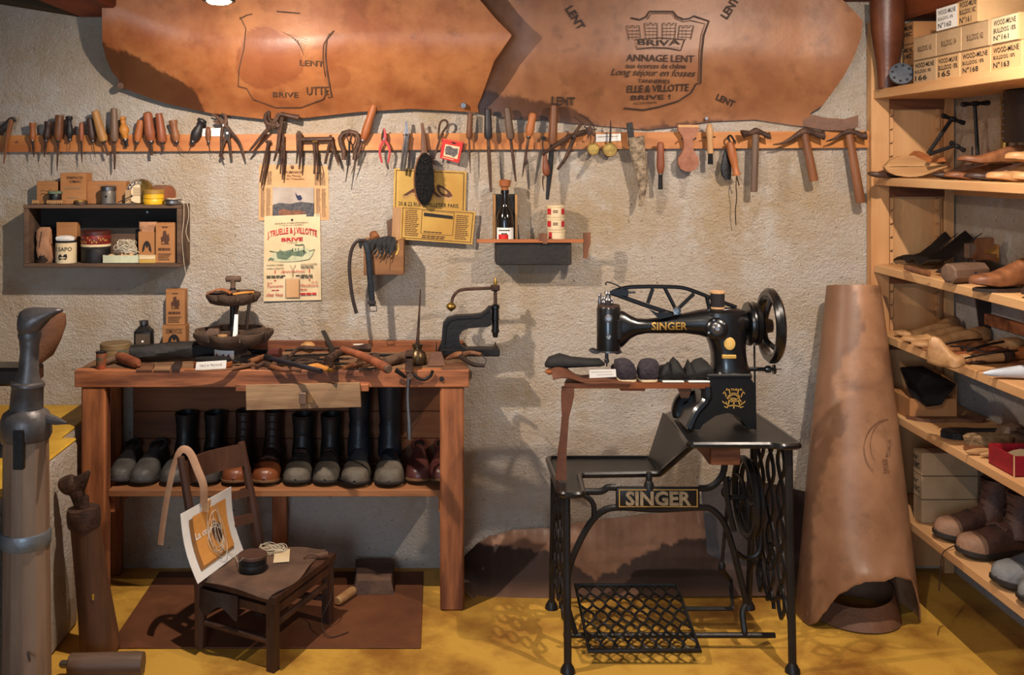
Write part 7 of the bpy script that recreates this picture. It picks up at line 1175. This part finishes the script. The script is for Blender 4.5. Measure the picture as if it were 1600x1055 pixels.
c = (1.945, -.78); pr = [(0, .05), (.02, .05), (.04, .014)]
for i in range(5): pr += [(.08+i*.11, .006), (.13+i*.11, .0135), (.18+i*.11, .006)]
t = T('turned_spindle', 'dark turned spindle with bead shapes standing on the fifth shelf', 'spindle', GD); P('spindle', MB().lathe((*c, Z5+.0006), (*c, Z5+.24), pr+[(.65, .006), (1, .009)], 16), 'wood_black', t)
# ---- bottom shelf
Z6 = SHZ[5]
for i, lb in enumerate(('lowest', 'middle', 'topmost')): sbox(lb+' of three dusty cartons stacked at the left of the bottom shelf', 1.715, 1427, 1440.5, Z6+.0006+i*.0835, .083, .2, wm(('N\u00b0', .2, .4, .6, .02), ('18C', .5, .75, .8, .02)) if i else (), 'carton_dim', 'cartons on the bottom shelf')
hi_ = [(.06, .78, .23, 0), (.09, .72, .22, .0), (.12, .66, .19, .008), (.16, .68, .18, .012), (.2, .76, .19, .01)]
mat('boot_worn', (92, 62, 50), .6, c2=(60, 38, 32), scale=12, bump=.3); mat('toe_worn', (142, 108, 84), .7, c2=(98, 68, 52), scale=12, bump=.3); mat('boot_dusty', (74, 78, 84), .75, c2=(44, 46, 52), scale=12, bump=.3); mat('toe_dust', (122, 122, 122), .8, c2=(82, 82, 84), scale=12, bump=.3)
GE = 'old boots on the bottom shelf'
shoe('laced_work_boot', 'brown laced work boot at the back, behind its pair on the bottom shelf', 'boot', .27, .1, 'boot_worn', 'toe_worn', 'sole_dark', hi_, 6, group=GE, loc=(1.955, -.50, Z6+.0006), rz=Lx+.12, heel=.03, solez=.026)
t = shoe('laced_work_boot', 'brown laced work boot with trailing lace in front on the bottom shelf', 'boot', .28, .105, 'boot_worn', 'toe_worn', 'sole_dark', hi_, 6, group=GE, loc=(1.965, -.645, Z6+.0006), rz=Lx+.14, heel=.03, solez=.026)
P('trailing_lace', MB().tube(spline([(-.02, -.15, .085), (-.055, -.2, .05), (-.06, -.24, .02), (-.058, -.295, -.005), (-.052, -.31, -.06), (-.056, -.312, -.13)], 5), .002, 5), 'cord_dark', t); P('lace_knot', MB().tube([(-.03, -.16, .09), (.0, -.15, .105), (.03, -.13, .09)], .006, 6), 'boot_worn', t)
shoe('dusty_boot', 'dusty blue-grey laced boot with white-marked sole on the bottom shelf', 'boot', .29, .115, 'boot_dusty', 'toe_dust', 'sole_dark', hi_, 6, 'ink_blue', group=GE, loc=(1.96, -.86, Z6+.0006), rz=Lx+.22, heel=.03, solez=.026); shoe('dusty_boot', 'dusty blue-grey boot cut by the right edge of the photo', 'boot', .29, .115, 'boot_dusty', 'toe_dust', 'sole_dark', hi_, 6, 'ink_blue', group=GE, loc=(1.965, -1.0, Z6+.0006), rz=Lx+.2, heel=.03, solez=.026)
# ================================================================ floor mat, chair and what lies on it
S('floor_mat', MB().bb((-1.075, -.66, .0005), (-.055, -.045, .006), .002), mat('mat_brown', (112, 66, 36), .8, c2=(90, 50, 26), scale=5, bump=.1, bs=200), 'flat dark brown mat on the yellow floor under the low chair', 'mat')
mat('chair_wood', (84, 52, 36), .55, c2=(50, 30, 22), scale=12, grain='z', bump=.2)
ch = T('cobbler_chair', 'low dark wooden cobbler chair turned to the right on the brown mat', 'chair'); BLf, FLf, FRf, BRf = V(-.776, -.655, 0), V(-.515, -.80, 0), V(-.378, -.48, 0), V(-.622, -.425, 0); zs = .218; ln = V(-.064, 0, 0)
zf = lambda p: .0062 if (p.y > -.66) else .0005
for nm, f0, top, q in (('leg', FLf, zs+.0, 0), ('leg', FRf, zs+.0, 0), ('back_post', BLf, .625, 1), ('back_post', BRf, .61, 1)):
    a = f0+V(0, 0, zf(f0)); pts = [a, f0+V(0, 0, zs)]+([f0+ln*.35+V(0, 0, .38), f0+ln+V(0, 0, top)] if q else []); P(nm, MB().tube(spline(pts, 4) if q else pts, .021 if not q else [.019, .02, .021, .021, .021, .02, .019, .018, .017, .016, .015, .014, .013], 4 if not q else 8, up=(.88, -.47, 0)), 'chair_wood', ch)
def at4(u_, v_, z): return (BLf*(1-u_)*(1-v_)+FLf*u_*(1-v_)+FRf*u_*v_+BRf*(1-u_)*v_)+V(0, 0, z)
P('seat', MB().prism([at4(-.02, -.06, zs), at4(1.08, -.06, zs), at4(1.08, 1.06, zs), at4(-.02, 1.06, zs)], (0, 0, .02)), 'chair_wood', ch, smooth=False)
for a, b_, z in (((0, 0), (1, 0), .09), ((1, 0), (1, 1), .14), ((0, 1), (1, 1), .09), ((1, 0), (1, 1), .19), ((0, 0), (1, 0), .19)): P('stretcher', MB().tube([at4(*a, z), at4(*b_, z)], .011 if z < .18 else .018, 8 if z < .18 else 4), 'chair_wood', ch)
def slat(z0_, z1_, q0, q1, nm):
    def f(u_, v_): p = BLf.lerp(BRf, u_)+ln*(q0+(q1-q0)*v_)+V(-.03, .015, 0)*math.sin(math.pi*u_); return p+V(0, 0, z0_+(z1_-z0_)*v_)
    P(nm, MB().sheet(f, 10, 3, .014), 'chair_wood', ch)
slat(.53, .605, .82, .97, 'top_rail'); slat(.425, .45, .5, .56, 'back_slat'); slat(.335, .365, .25, .3, 'back_slat')
zt = zs+.0205; GCh = 'things on the low chair'
def drape(u_, v_):
    p = at4(-.02+1.02*u_+.08*math.sin(v_*5)*u_, -.08+1.16*v_, 0); e = max(0, .12-v_)*.5*(u_ > .0)*(.3+u_); return p+V(0, 0, zt+.001-.22*max(0, .05-v_)*(.6+.4*math.sin(u_*9))+.004*math.sin(u_*6+v_*4)**2+.003*math.sin(v_*13))
S('leather_apron', MB().sheet(drape, 22, 22, .003), 'felt_brown', 'worn brown leather sheet covering the chair seat', 'leather', GCh)
S('rag', MB().sheet(lambda u_, v_: at4(.08+.5*u_, -.09-.03*math.sin(u_*5)-.02*v_, zs-.005-.06*v_*(1+.3*math.sin(u_*8))), 12, 5, .004), 'leather_dark', 'dark torn cloth hanging below the left edge of the chair seat', 'cloth', GCh)
zc = zt+.009
A0, A1, A2, A3 = WZ(308, 913, zc), WZ(379, 860, zc), V(-.703, -.53, .487), V(-.828, -.715, .458)      # bottom left, bottom right, top right, top left
def pf(u_, v_, l=0):
    p = (A3*(1-u_)+A2*u_)*(1-v_)+(A0*(1-u_)+A1*u_)*v_; n_ = V(.80, -.42, .40).normalized(); return p+n_*(l+.016*math.sin(math.pi*v_)*-1+.004)
t = T('laminated_poster', 'laminated white-bordered orange poster leaning on the chair back', 'poster', GCh); P('sheet', MB().sheet(lambda u_, v_: pf(u_, v_), 10, 10, .0015), 'paper_white', t); 
def grid(mb, f, u0, v0, u1, v1, lift, n=6):
    for i in range(n):
        for j in range(n): rect(mb, f, u0+(u1-u0)*i/n, v0+(v1-v0)*j/n, u0+(u1-u0)*(i+1)/n, v0+(v1-v0)*(j+1)/n, lift)
    return mb
P('brown_panel', grid(MB(), pf, .13, .14, .84, .88, .0024), mat('poster_brown', (160, 112, 66), .5, bump=0), t); P('orange_panel', grid(MB(), pf, .2, .12, .86, .84, .003), mat('poster_orange', (226, 160, 84), .45, c2=(208, 140, 68), bump=0), t); m = MB(); text(m, pf, 'La cor', .2, .36, .5, .46, .004, .02); P('lettering', m, 'paper_white', t); m = MB(); patch(m, pf, [(.52, .45), (.6, .34), (.7, .42), (.72, .6), (.62, .68), (.54, .6)], .0036); P('printed_shoe', m, mat('poster_dark', (110, 74, 50), .5), t); P('hang_tab', MB().bb((-.775, -.64, .44), (-.752, -.61, .475)), 'paper_tan', t)
m = MB(); rr = random.Random(12)
for i in range(7):
    cu_, cv = .55+rr.uniform(-.06, .1), .5+rr.uniform(-.05, .1); ru, rv = rr.uniform(.06, .16), rr.uniform(.15, .36); m.tube([pf(cu_+ru*math.cos(a*.349), cv+rv*math.sin(a*.349), .006+.006*rr.random()) for a in range(18)], .0011, 4, closed=True)
m.tube(spline([pf(.62, .8, .006), pf(.75, .98, .01), WZ(372, 878, zc+.03), WZ(380, 872, zc+.055)], 6), .0011, 4)
S('hanging_string', m, 'twine', 'loops of thin white string hanging over the laminated poster', 'string', GCh)
p = WZ(391, 898, zc); tin('thread_can', 'short dark round tin with brown lid standing on the chair seat', p.x, p.y+.045, zc+.0, .046, .052, [('wall', 0, .45, 'iron_dull', 0), ('wall', .47, .8, 'iron_dull', 0)], (.8, mat('can_lid', (92, 64, 52), .5)), GCh)
p = WZ(424, 862, zc); S('string_hank', tangle((p.x, p.y, zc), .062, .045, .024, 16, .0012, 'twine', 21), 'twine', 'loose hank of white string on the chair seat', 'string', GCh)
q = [WZ(x, y, zc+.002) for x, y in ((429, 862), (453, 858), (452, 878), (427, 880))]; S('paper_tag', MB().prism(q, (0, 0, .001)), 'paper', 'small cream paper tag beside the string hank', 'tag', GCh, smooth=False)
S('red_awl_loop', MB().tube(spline([WZ(475, 872, zc+.004), WZ(485, 866, zc+.008), WZ(497, 868, zc+.006), WZ(512, 866, zc+.006)], 4), [.004]*7+[.005, .006, .008, .01, .011, .01], 8, sq=(.6, 1)), 'leather_brown', 'small brown leather loop with grey end at the chair front edge', 'loop', GCh)
S('dangling_thread', MB().tube(spline([WZ(505, 872, zc+.004), V(-.365, -.50, zs), V(-.36, -.52, .12), V(-.39, -.56, .05), V(-.36, -.60, .012), V(-.30, -.56, .009)], 6), .0018, 5), 'cord_dark', 'dark thread dangling from the chair front onto the mat', 'thread', GCh)
S('stirrup_strap', MB().tube(spline([V(-.905, -.66, .34), V(-.90, -.65, .40), V(-.885, -.645, .50), V(-.868, -.64, .58), V(-.846, -.635, .64), V(-.816, -.635, .635), V(-.785, -.65, .58), V(-.765, -.655, .53), V(-.765, -.65, .47)], 5), .0125, 6, sq=(.2, 1), up=(-.45, -.85, 0)), mat('strap_tan', (176, 138, 108), .65, c2=(140, 100, 74), scale=10, bump=.1), 'pale leather stirrup strap looped over the left chair post', 'strap', GCh); 
# ================================================================ things on the floor
S('folded_leather', MB().loft([[(x+dx*.0, y, z+.004*math.sin(i*2)) for x, y, z in ((-.315+.006*i, -.265, .007), (-.158, -.265+.004*i, .007), (-.165, -.05, .007), (-.32, -.05, .007))] and [(x, y, .007+zz) for x, y in ((-.31+.004*i, -.262), (-.16-.003*i, -.255), (-.168, -.06), (-.318, -.055))] for i, (zz, dx) in enumerate(((0, 0), (.012, 0), (.026, 0), (.042, 0), (.05, 0)))]), 'felt_brown', 'folded brown leather apron lying on the mat against the wall', 'leather', smooth=False)
S('wooden_dowel', MB().lathe(WZ(527, 940, .024), WZ(553, 922, .024), [(0, .012), (.05, .016), (.9, .017), (1, .012)], 12), 'woodx_pale', 'short pale wooden dowel behind the front chair leg', 'dowel')
top_ = [(722, 872), (745, 850), (765, 838), (800, 828), (860, 824), (930, 812), (1050, 800), (1120, 795), (1180, 799), (1225, 824), (1250, 848), (1268, 868)]; bot = [(722, 918), (745, 938), (800, 936), (900, 934), (1268, 930)]
def floorhide(u_, v_):
    px = 722+546*u_; yb = interp(bot, px); yt = interp(top_, px)+2*rag(px, 0, 14); d = .262*v_**1.2+.012; return W(px, yt+(yb-yt)*v_, -d-.01*math.sin(u_*14)*v_*(1-v_)*3)
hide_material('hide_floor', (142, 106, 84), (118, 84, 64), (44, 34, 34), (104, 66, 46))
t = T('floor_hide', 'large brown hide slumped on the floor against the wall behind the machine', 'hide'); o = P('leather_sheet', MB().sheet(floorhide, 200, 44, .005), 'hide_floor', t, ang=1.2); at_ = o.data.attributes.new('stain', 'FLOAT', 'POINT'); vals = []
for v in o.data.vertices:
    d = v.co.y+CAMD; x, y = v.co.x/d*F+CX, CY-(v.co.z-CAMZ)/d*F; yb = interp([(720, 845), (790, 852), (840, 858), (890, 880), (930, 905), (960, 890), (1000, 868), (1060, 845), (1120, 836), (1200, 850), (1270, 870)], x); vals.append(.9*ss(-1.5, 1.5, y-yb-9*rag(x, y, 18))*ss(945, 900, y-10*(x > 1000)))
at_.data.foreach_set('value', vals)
S('dark_hide', MB().sheet(lambda u_, v_: V(1.02+.42*u_, -.03-.14*v_-.02*math.sin(u_*5), .32-.32*v_+.03*math.sin(u_*4)*(1-v_)+.004), 16, 10, .005), 'leather_dark', 'dark brown hide crumpled against the wall beside the hide roll', 'hide')
# rolled hide, standing
b0, b1, H_ = V(1.468, -.415, 0), V(1.56, -.155, 1.118), 1.118
def roll(u_, v_, inner=0):
    a = -math.pi/2+(u_-.5)*2*math.pi*1.12; c = b0.lerp(b1, v_); r = (.205*(1-v_)+.087*v_)*(1+.04*math.sin(2*a+v_*3))-(.008*max(0, abs(u_-.5)*2-.85)*6); fr = max(0, math.cos((u_-.515)*2*math.pi*1.12))
    lift = (.2*ss(.3, 1.0, fr))*(1-v_)**6; lift += .018*rag(u_*300, 0, 14)*(1-v_)**8
    return V(c.x+r*math.cos(a), c.y+r*math.sin(a)*.95, c.z+max(0, lift)+.002-.25*r*math.sin(a)*v_**2+.006*math.sin(u_*9)*v_**9)
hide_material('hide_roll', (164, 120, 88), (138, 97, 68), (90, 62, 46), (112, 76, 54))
t = T('rolled_hide', 'tall tan hide rolled into a cone and leaning in the corner by the shelves', 'hide'); o = P('leather_sheet', MB().sheet(roll, 110, 70, .005), 'hide_roll', t, ang=1.2); at_ = o.data.attributes.new('stain', 'FLOAT', 'POINT'); at2 = o.data.attributes.new('rework', 'FLOAT', 'POINT'); v1, v2 = [], []
for v in o.data.vertices:
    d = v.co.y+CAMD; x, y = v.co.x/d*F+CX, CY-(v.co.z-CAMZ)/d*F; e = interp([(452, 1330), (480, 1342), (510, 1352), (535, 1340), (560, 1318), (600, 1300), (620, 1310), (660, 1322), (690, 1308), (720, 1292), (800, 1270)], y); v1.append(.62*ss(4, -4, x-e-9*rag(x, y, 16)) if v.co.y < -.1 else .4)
    v2.append(max(.5*math.exp(-((math.hypot((x-1350)/40, (y-572)/34)-1)/.2)**2) if y > 545 else 0, .5*math.exp(-((x-1377)**2+(y-612)**2)/90)))
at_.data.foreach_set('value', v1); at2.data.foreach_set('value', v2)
P('inner_turn', MB().sheet(lambda u_, v_: (lambda a, r: V(b0.x+.01*v_+r*math.cos(a), b0.y+.03*v_+r*math.sin(a), .003+.085*v_*(1+.3*math.sin(u_*6+1))))(u_*6.4+.2, .165-.02*v_-.03*u_), 50, 6, .005), 'leather_brown', t)
def on_roll(px, py, l=0):       # front surface of the cone under a picture point
    lo_, hi_2 = -.75, -.1
    for _ in range(40):
        mid = (lo_+hi_2)/2; p = W(px, py, mid); q = (p.z)/H_; c = b0.lerp(b1, q); r = .205*(1-q)+.087*q; ins = ((p.x-c.x)/r)**2+((p.y-c.y)/(r*.95))**2 < 1
        if ins: hi_2 = mid
        else: lo_ = mid
    return W(px, py, lo_-.011-l)
m = MB(); stroke(m, on_roll, [(1388+38*math.cos(a*.25+2.2), 700+45*math.sin(a*.25+2.2)) for a in range(14)], 1.2); stroke(m, on_roll, [(1388+28*math.cos(a*.25+2.4), 694+38*math.sin(a*.25+2.4)) for a in range(12)], .8); P('stamped_ring', m, 'ink_roll', t); m = MB(); htext(m, on_roll, 'LENT', 1390, 700, 9, 26, .12, .01); htext(m, on_roll, 'BRIVE', 1384, 728, 22, 8, 1.45); P('faded_stamp', m, 'ink_roll', t)
# ================================================================ left foreground
PX, PY = -1.166, -1.10; t = T('anvil_post', 'tall wooden post with iron last anvil on top in the left foreground', 'anvil'); Dp = CAMD+PY; zz = lambda py: CAMZ-(py-CY)*Dp/F; xx = lambda px: (px-CX)*Dp/F
mat('post_wood', (146, 120, 98), .55, c2=(96, 74, 60), scale=9, grain='z', bump=.25); mat('post_iron', (112, 106, 104), .42, .45, c2=(72, 68, 68), scale=10, bump=.12)
P('trunk', MB().lathe((PX, PY, 0), (PX, PY, zz(660)), [(0, .07), (.4, .066), (.9, .062), (1, .06)], 12), 'post_wood', t, ang=.3); P('collar', MB().lathe((PX, PY, zz(686)), (PX, PY, zz(638)), [(0, .064), (.15, .07), (.6, .07), (.85, .062), (1, .045)], 24), 'post_iron', t)
P('neck', MB().lathe((xx(41), PY, zz(642)), (xx(48), PY, zz(520)), [(0, .046), (.3, .043), (.33, .047), (.36, .046), (.38, .036), (.5, .028), (.85, .025), (1, .03)], 22), 'post_iron', t)
P('anvil_head', MB().loft([[(xx(x)+.0, PY+w_*math.cos(a*.3927), zz(y)+h_*math.sin(a*.3927)) for a in range(16)] for x, y, h_, w_ in ((30, 505, .008, .008), (33, 505, .035, .03), (42, 506, .045, .04), (55, 503, .042, .04), (66, 497, .03, .034), (78, 490, .017, .024), (90, 486, .009, .016), (98, 485, .004, .006))]), 'post_iron', t, ang=1.2); P('head_stem', MB().lathe((xx(47), PY, zz(530)), (xx(46), PY, zz(505)), [(0, .03), (.3, .033), (.5, .03), (1, .034)], 20), 'post_iron', t)
P('side_plate', MB().bb((xx(37), PY-.076, zz(722)), (xx(53), PY-.06, zz(662)), .002), 'iron_dull', t); P('steel_band', MB().lathe((PX, PY, zz(852)), (PX, PY, zz(828)), [(0, .0655), (.1, .068), (.9, .068), (1, .0655)], 24), mat('zinc', (150, 156, 162), .45, .6), t); P('nail', MB().tube([(PX+.03, PY-.06, zz(1004)), (PX+.05, PY-.10, zz(1006))], .004, 6), 'steel', t); P('side_horn', MB().tube([(PX+.05, PY, zz(652)), (xx(92), PY-.02, zz(655)), (xx(110), PY-.03, zz(657))], [.016, .012, .003], 10), 'post_iron', t)
# leather pouch and a black machine behind the post
S('leather_pouch', MB().loft([[(-1.312+dx+r*math.cos(a*.3927), -.62+.06*math.sin(a*.3927), z) for a in range(16)] for z, r, dx in ((.921, .03, -.03), (.95, .05, -.01), (1.0, .066, 0), (1.05, .074, .01), (1.085, .07, .012), (1.087, .05, .012))]), 'leather_brown', 'brown leather pouch lying on the black machine behind the anvil post', 'pouch')
t = T('black_press_machine', 'black iron shoe machine half hidden behind the anvil post at the left edge', 'machine'); c = (-1.60, -.62); P('pillar', MB().lathe((*c, .6406), (*c, .86), [(0, .11), (.08, .11), (.15, .07), (.7, .06), (.85, .09), (1, .1)], 20), 'iron_black', t); P('head', MB().box((c[0]+.1, c[1], .89), (.36, .12, .06), None, .01), 'iron_black', t); P('leather_flap', MB().sheet(lambda u_, v_: (-1.62+.1*u_, -.70-.02*v_, 1.16-.25*v_-.02*u_), 4, 8, .003), 'leather_dark', t)
P('rod', MB().tube([(-1.52, -.70, 1.10), (-1.50, -.70, .96), (-1.48, -.69, .92)], .006, 6), 'rust', t)
S('dark_block', MB().bb((-1.40, -.56, .6406), (-1.33, -.50, .72), .004), 'wood_dark', 'small dark wooden block on the yellow ledge', 'block'); S('green_lump', MB().lathe((-1.27, -.80, .6406), (-1.27, -.80, .69), [(0, .02), (.3, .03), (.8, .022), (1, .008)], 12), mat('green_cap', (20, 130, 70), .4), 'bright green cap on the yellow ledge behind the anvil post', 'cap'); S('iron_ring', MB().tube([(-1.40+.026*math.cos(a*.4488), -.68, .70+.034*math.sin(a*.4488)) for a in range(14)], .0045, 6, closed=True).lathe((-1.40, -.68, .6406), (-1.40, -.68, .67), [(0, .04), (1, .03)], 12), 'iron_dull', 'dark iron ring clamp standing on the yellow ledge', 'clamp')
# log with iron last, leaning
t = T('last_stump', 'round wooden stump holding an iron shoe last, leaning beside the bench', 'stump'); a, b_ = V(-1.098, -.665, .02), V(-1.142, -.70, .462)
P('stump', MB().lathe(a+V(0, 0, -.014), b_, [(0, .062), (.03, .064), (.4, .054), (.8, .048), (1, .046)], 16), mat('stump', (116, 76, 46), .7, c2=(74, 46, 28), scale=12, grain='z', bump=.3), t); P('iron_ring', MB().lathe(b_+V(.003, 0, -.045), b_+V(0, 0, .012), [(0, .05), (.3, .053), (.8, .053), (1, .05), (1, .035)], 20), 'rust', t)
P('last_stem', MB().lathe(b_, b_+V(.0, 0, .05), [(0, .02), (1, .018)], 10), 'rust', t); P('iron_last', MB().tube(spline([W(97, 768, -.70), W(106, 760, -.70), W(120, 758, -.70), W(131, 748, -.71), W(140, 736, -.72)], 4), [.012, .022, .03, .034, .034, .036, .037, .036, .034, .03, .026, .022, .018, .014, .011, .007, .004], 10, sq=(.7, 1)), 'rust', t); P('iron_last_post', MB().tube([W(126, 796, -.70), W(120, 766, -.70)], [.016, .026], 10), 'rust', t); P('paint_fleck', MB().box((-1.10, -.732, .2), (.006, .004, .018)), 'yellow_paint', t)
# roller on the floor in front
t = T('wooden_roller', 'thick wooden roller handle with a metal end lying at the front left floor', 'roller'); p = WZ(105, 1060, .036); q = WZ(222, 1060, .036); p.y = q.y = -.835; P('grip', MB().lathe(V(-1.14, -.835, .037), V(-.912, -.83, .037), [(0, .026), (.02, .032), (.5, .034), (.9, .0355), (1, .034), (1, .001)], 18), 'woodx_grey', t); P('metal_end', MB().lathe(V(-1.168, -.835, .037), V(-1.138, -.835, .037), [(0, .008), (.2, .012), (1, .012)], 12), 'steel', t)
finish_roots()
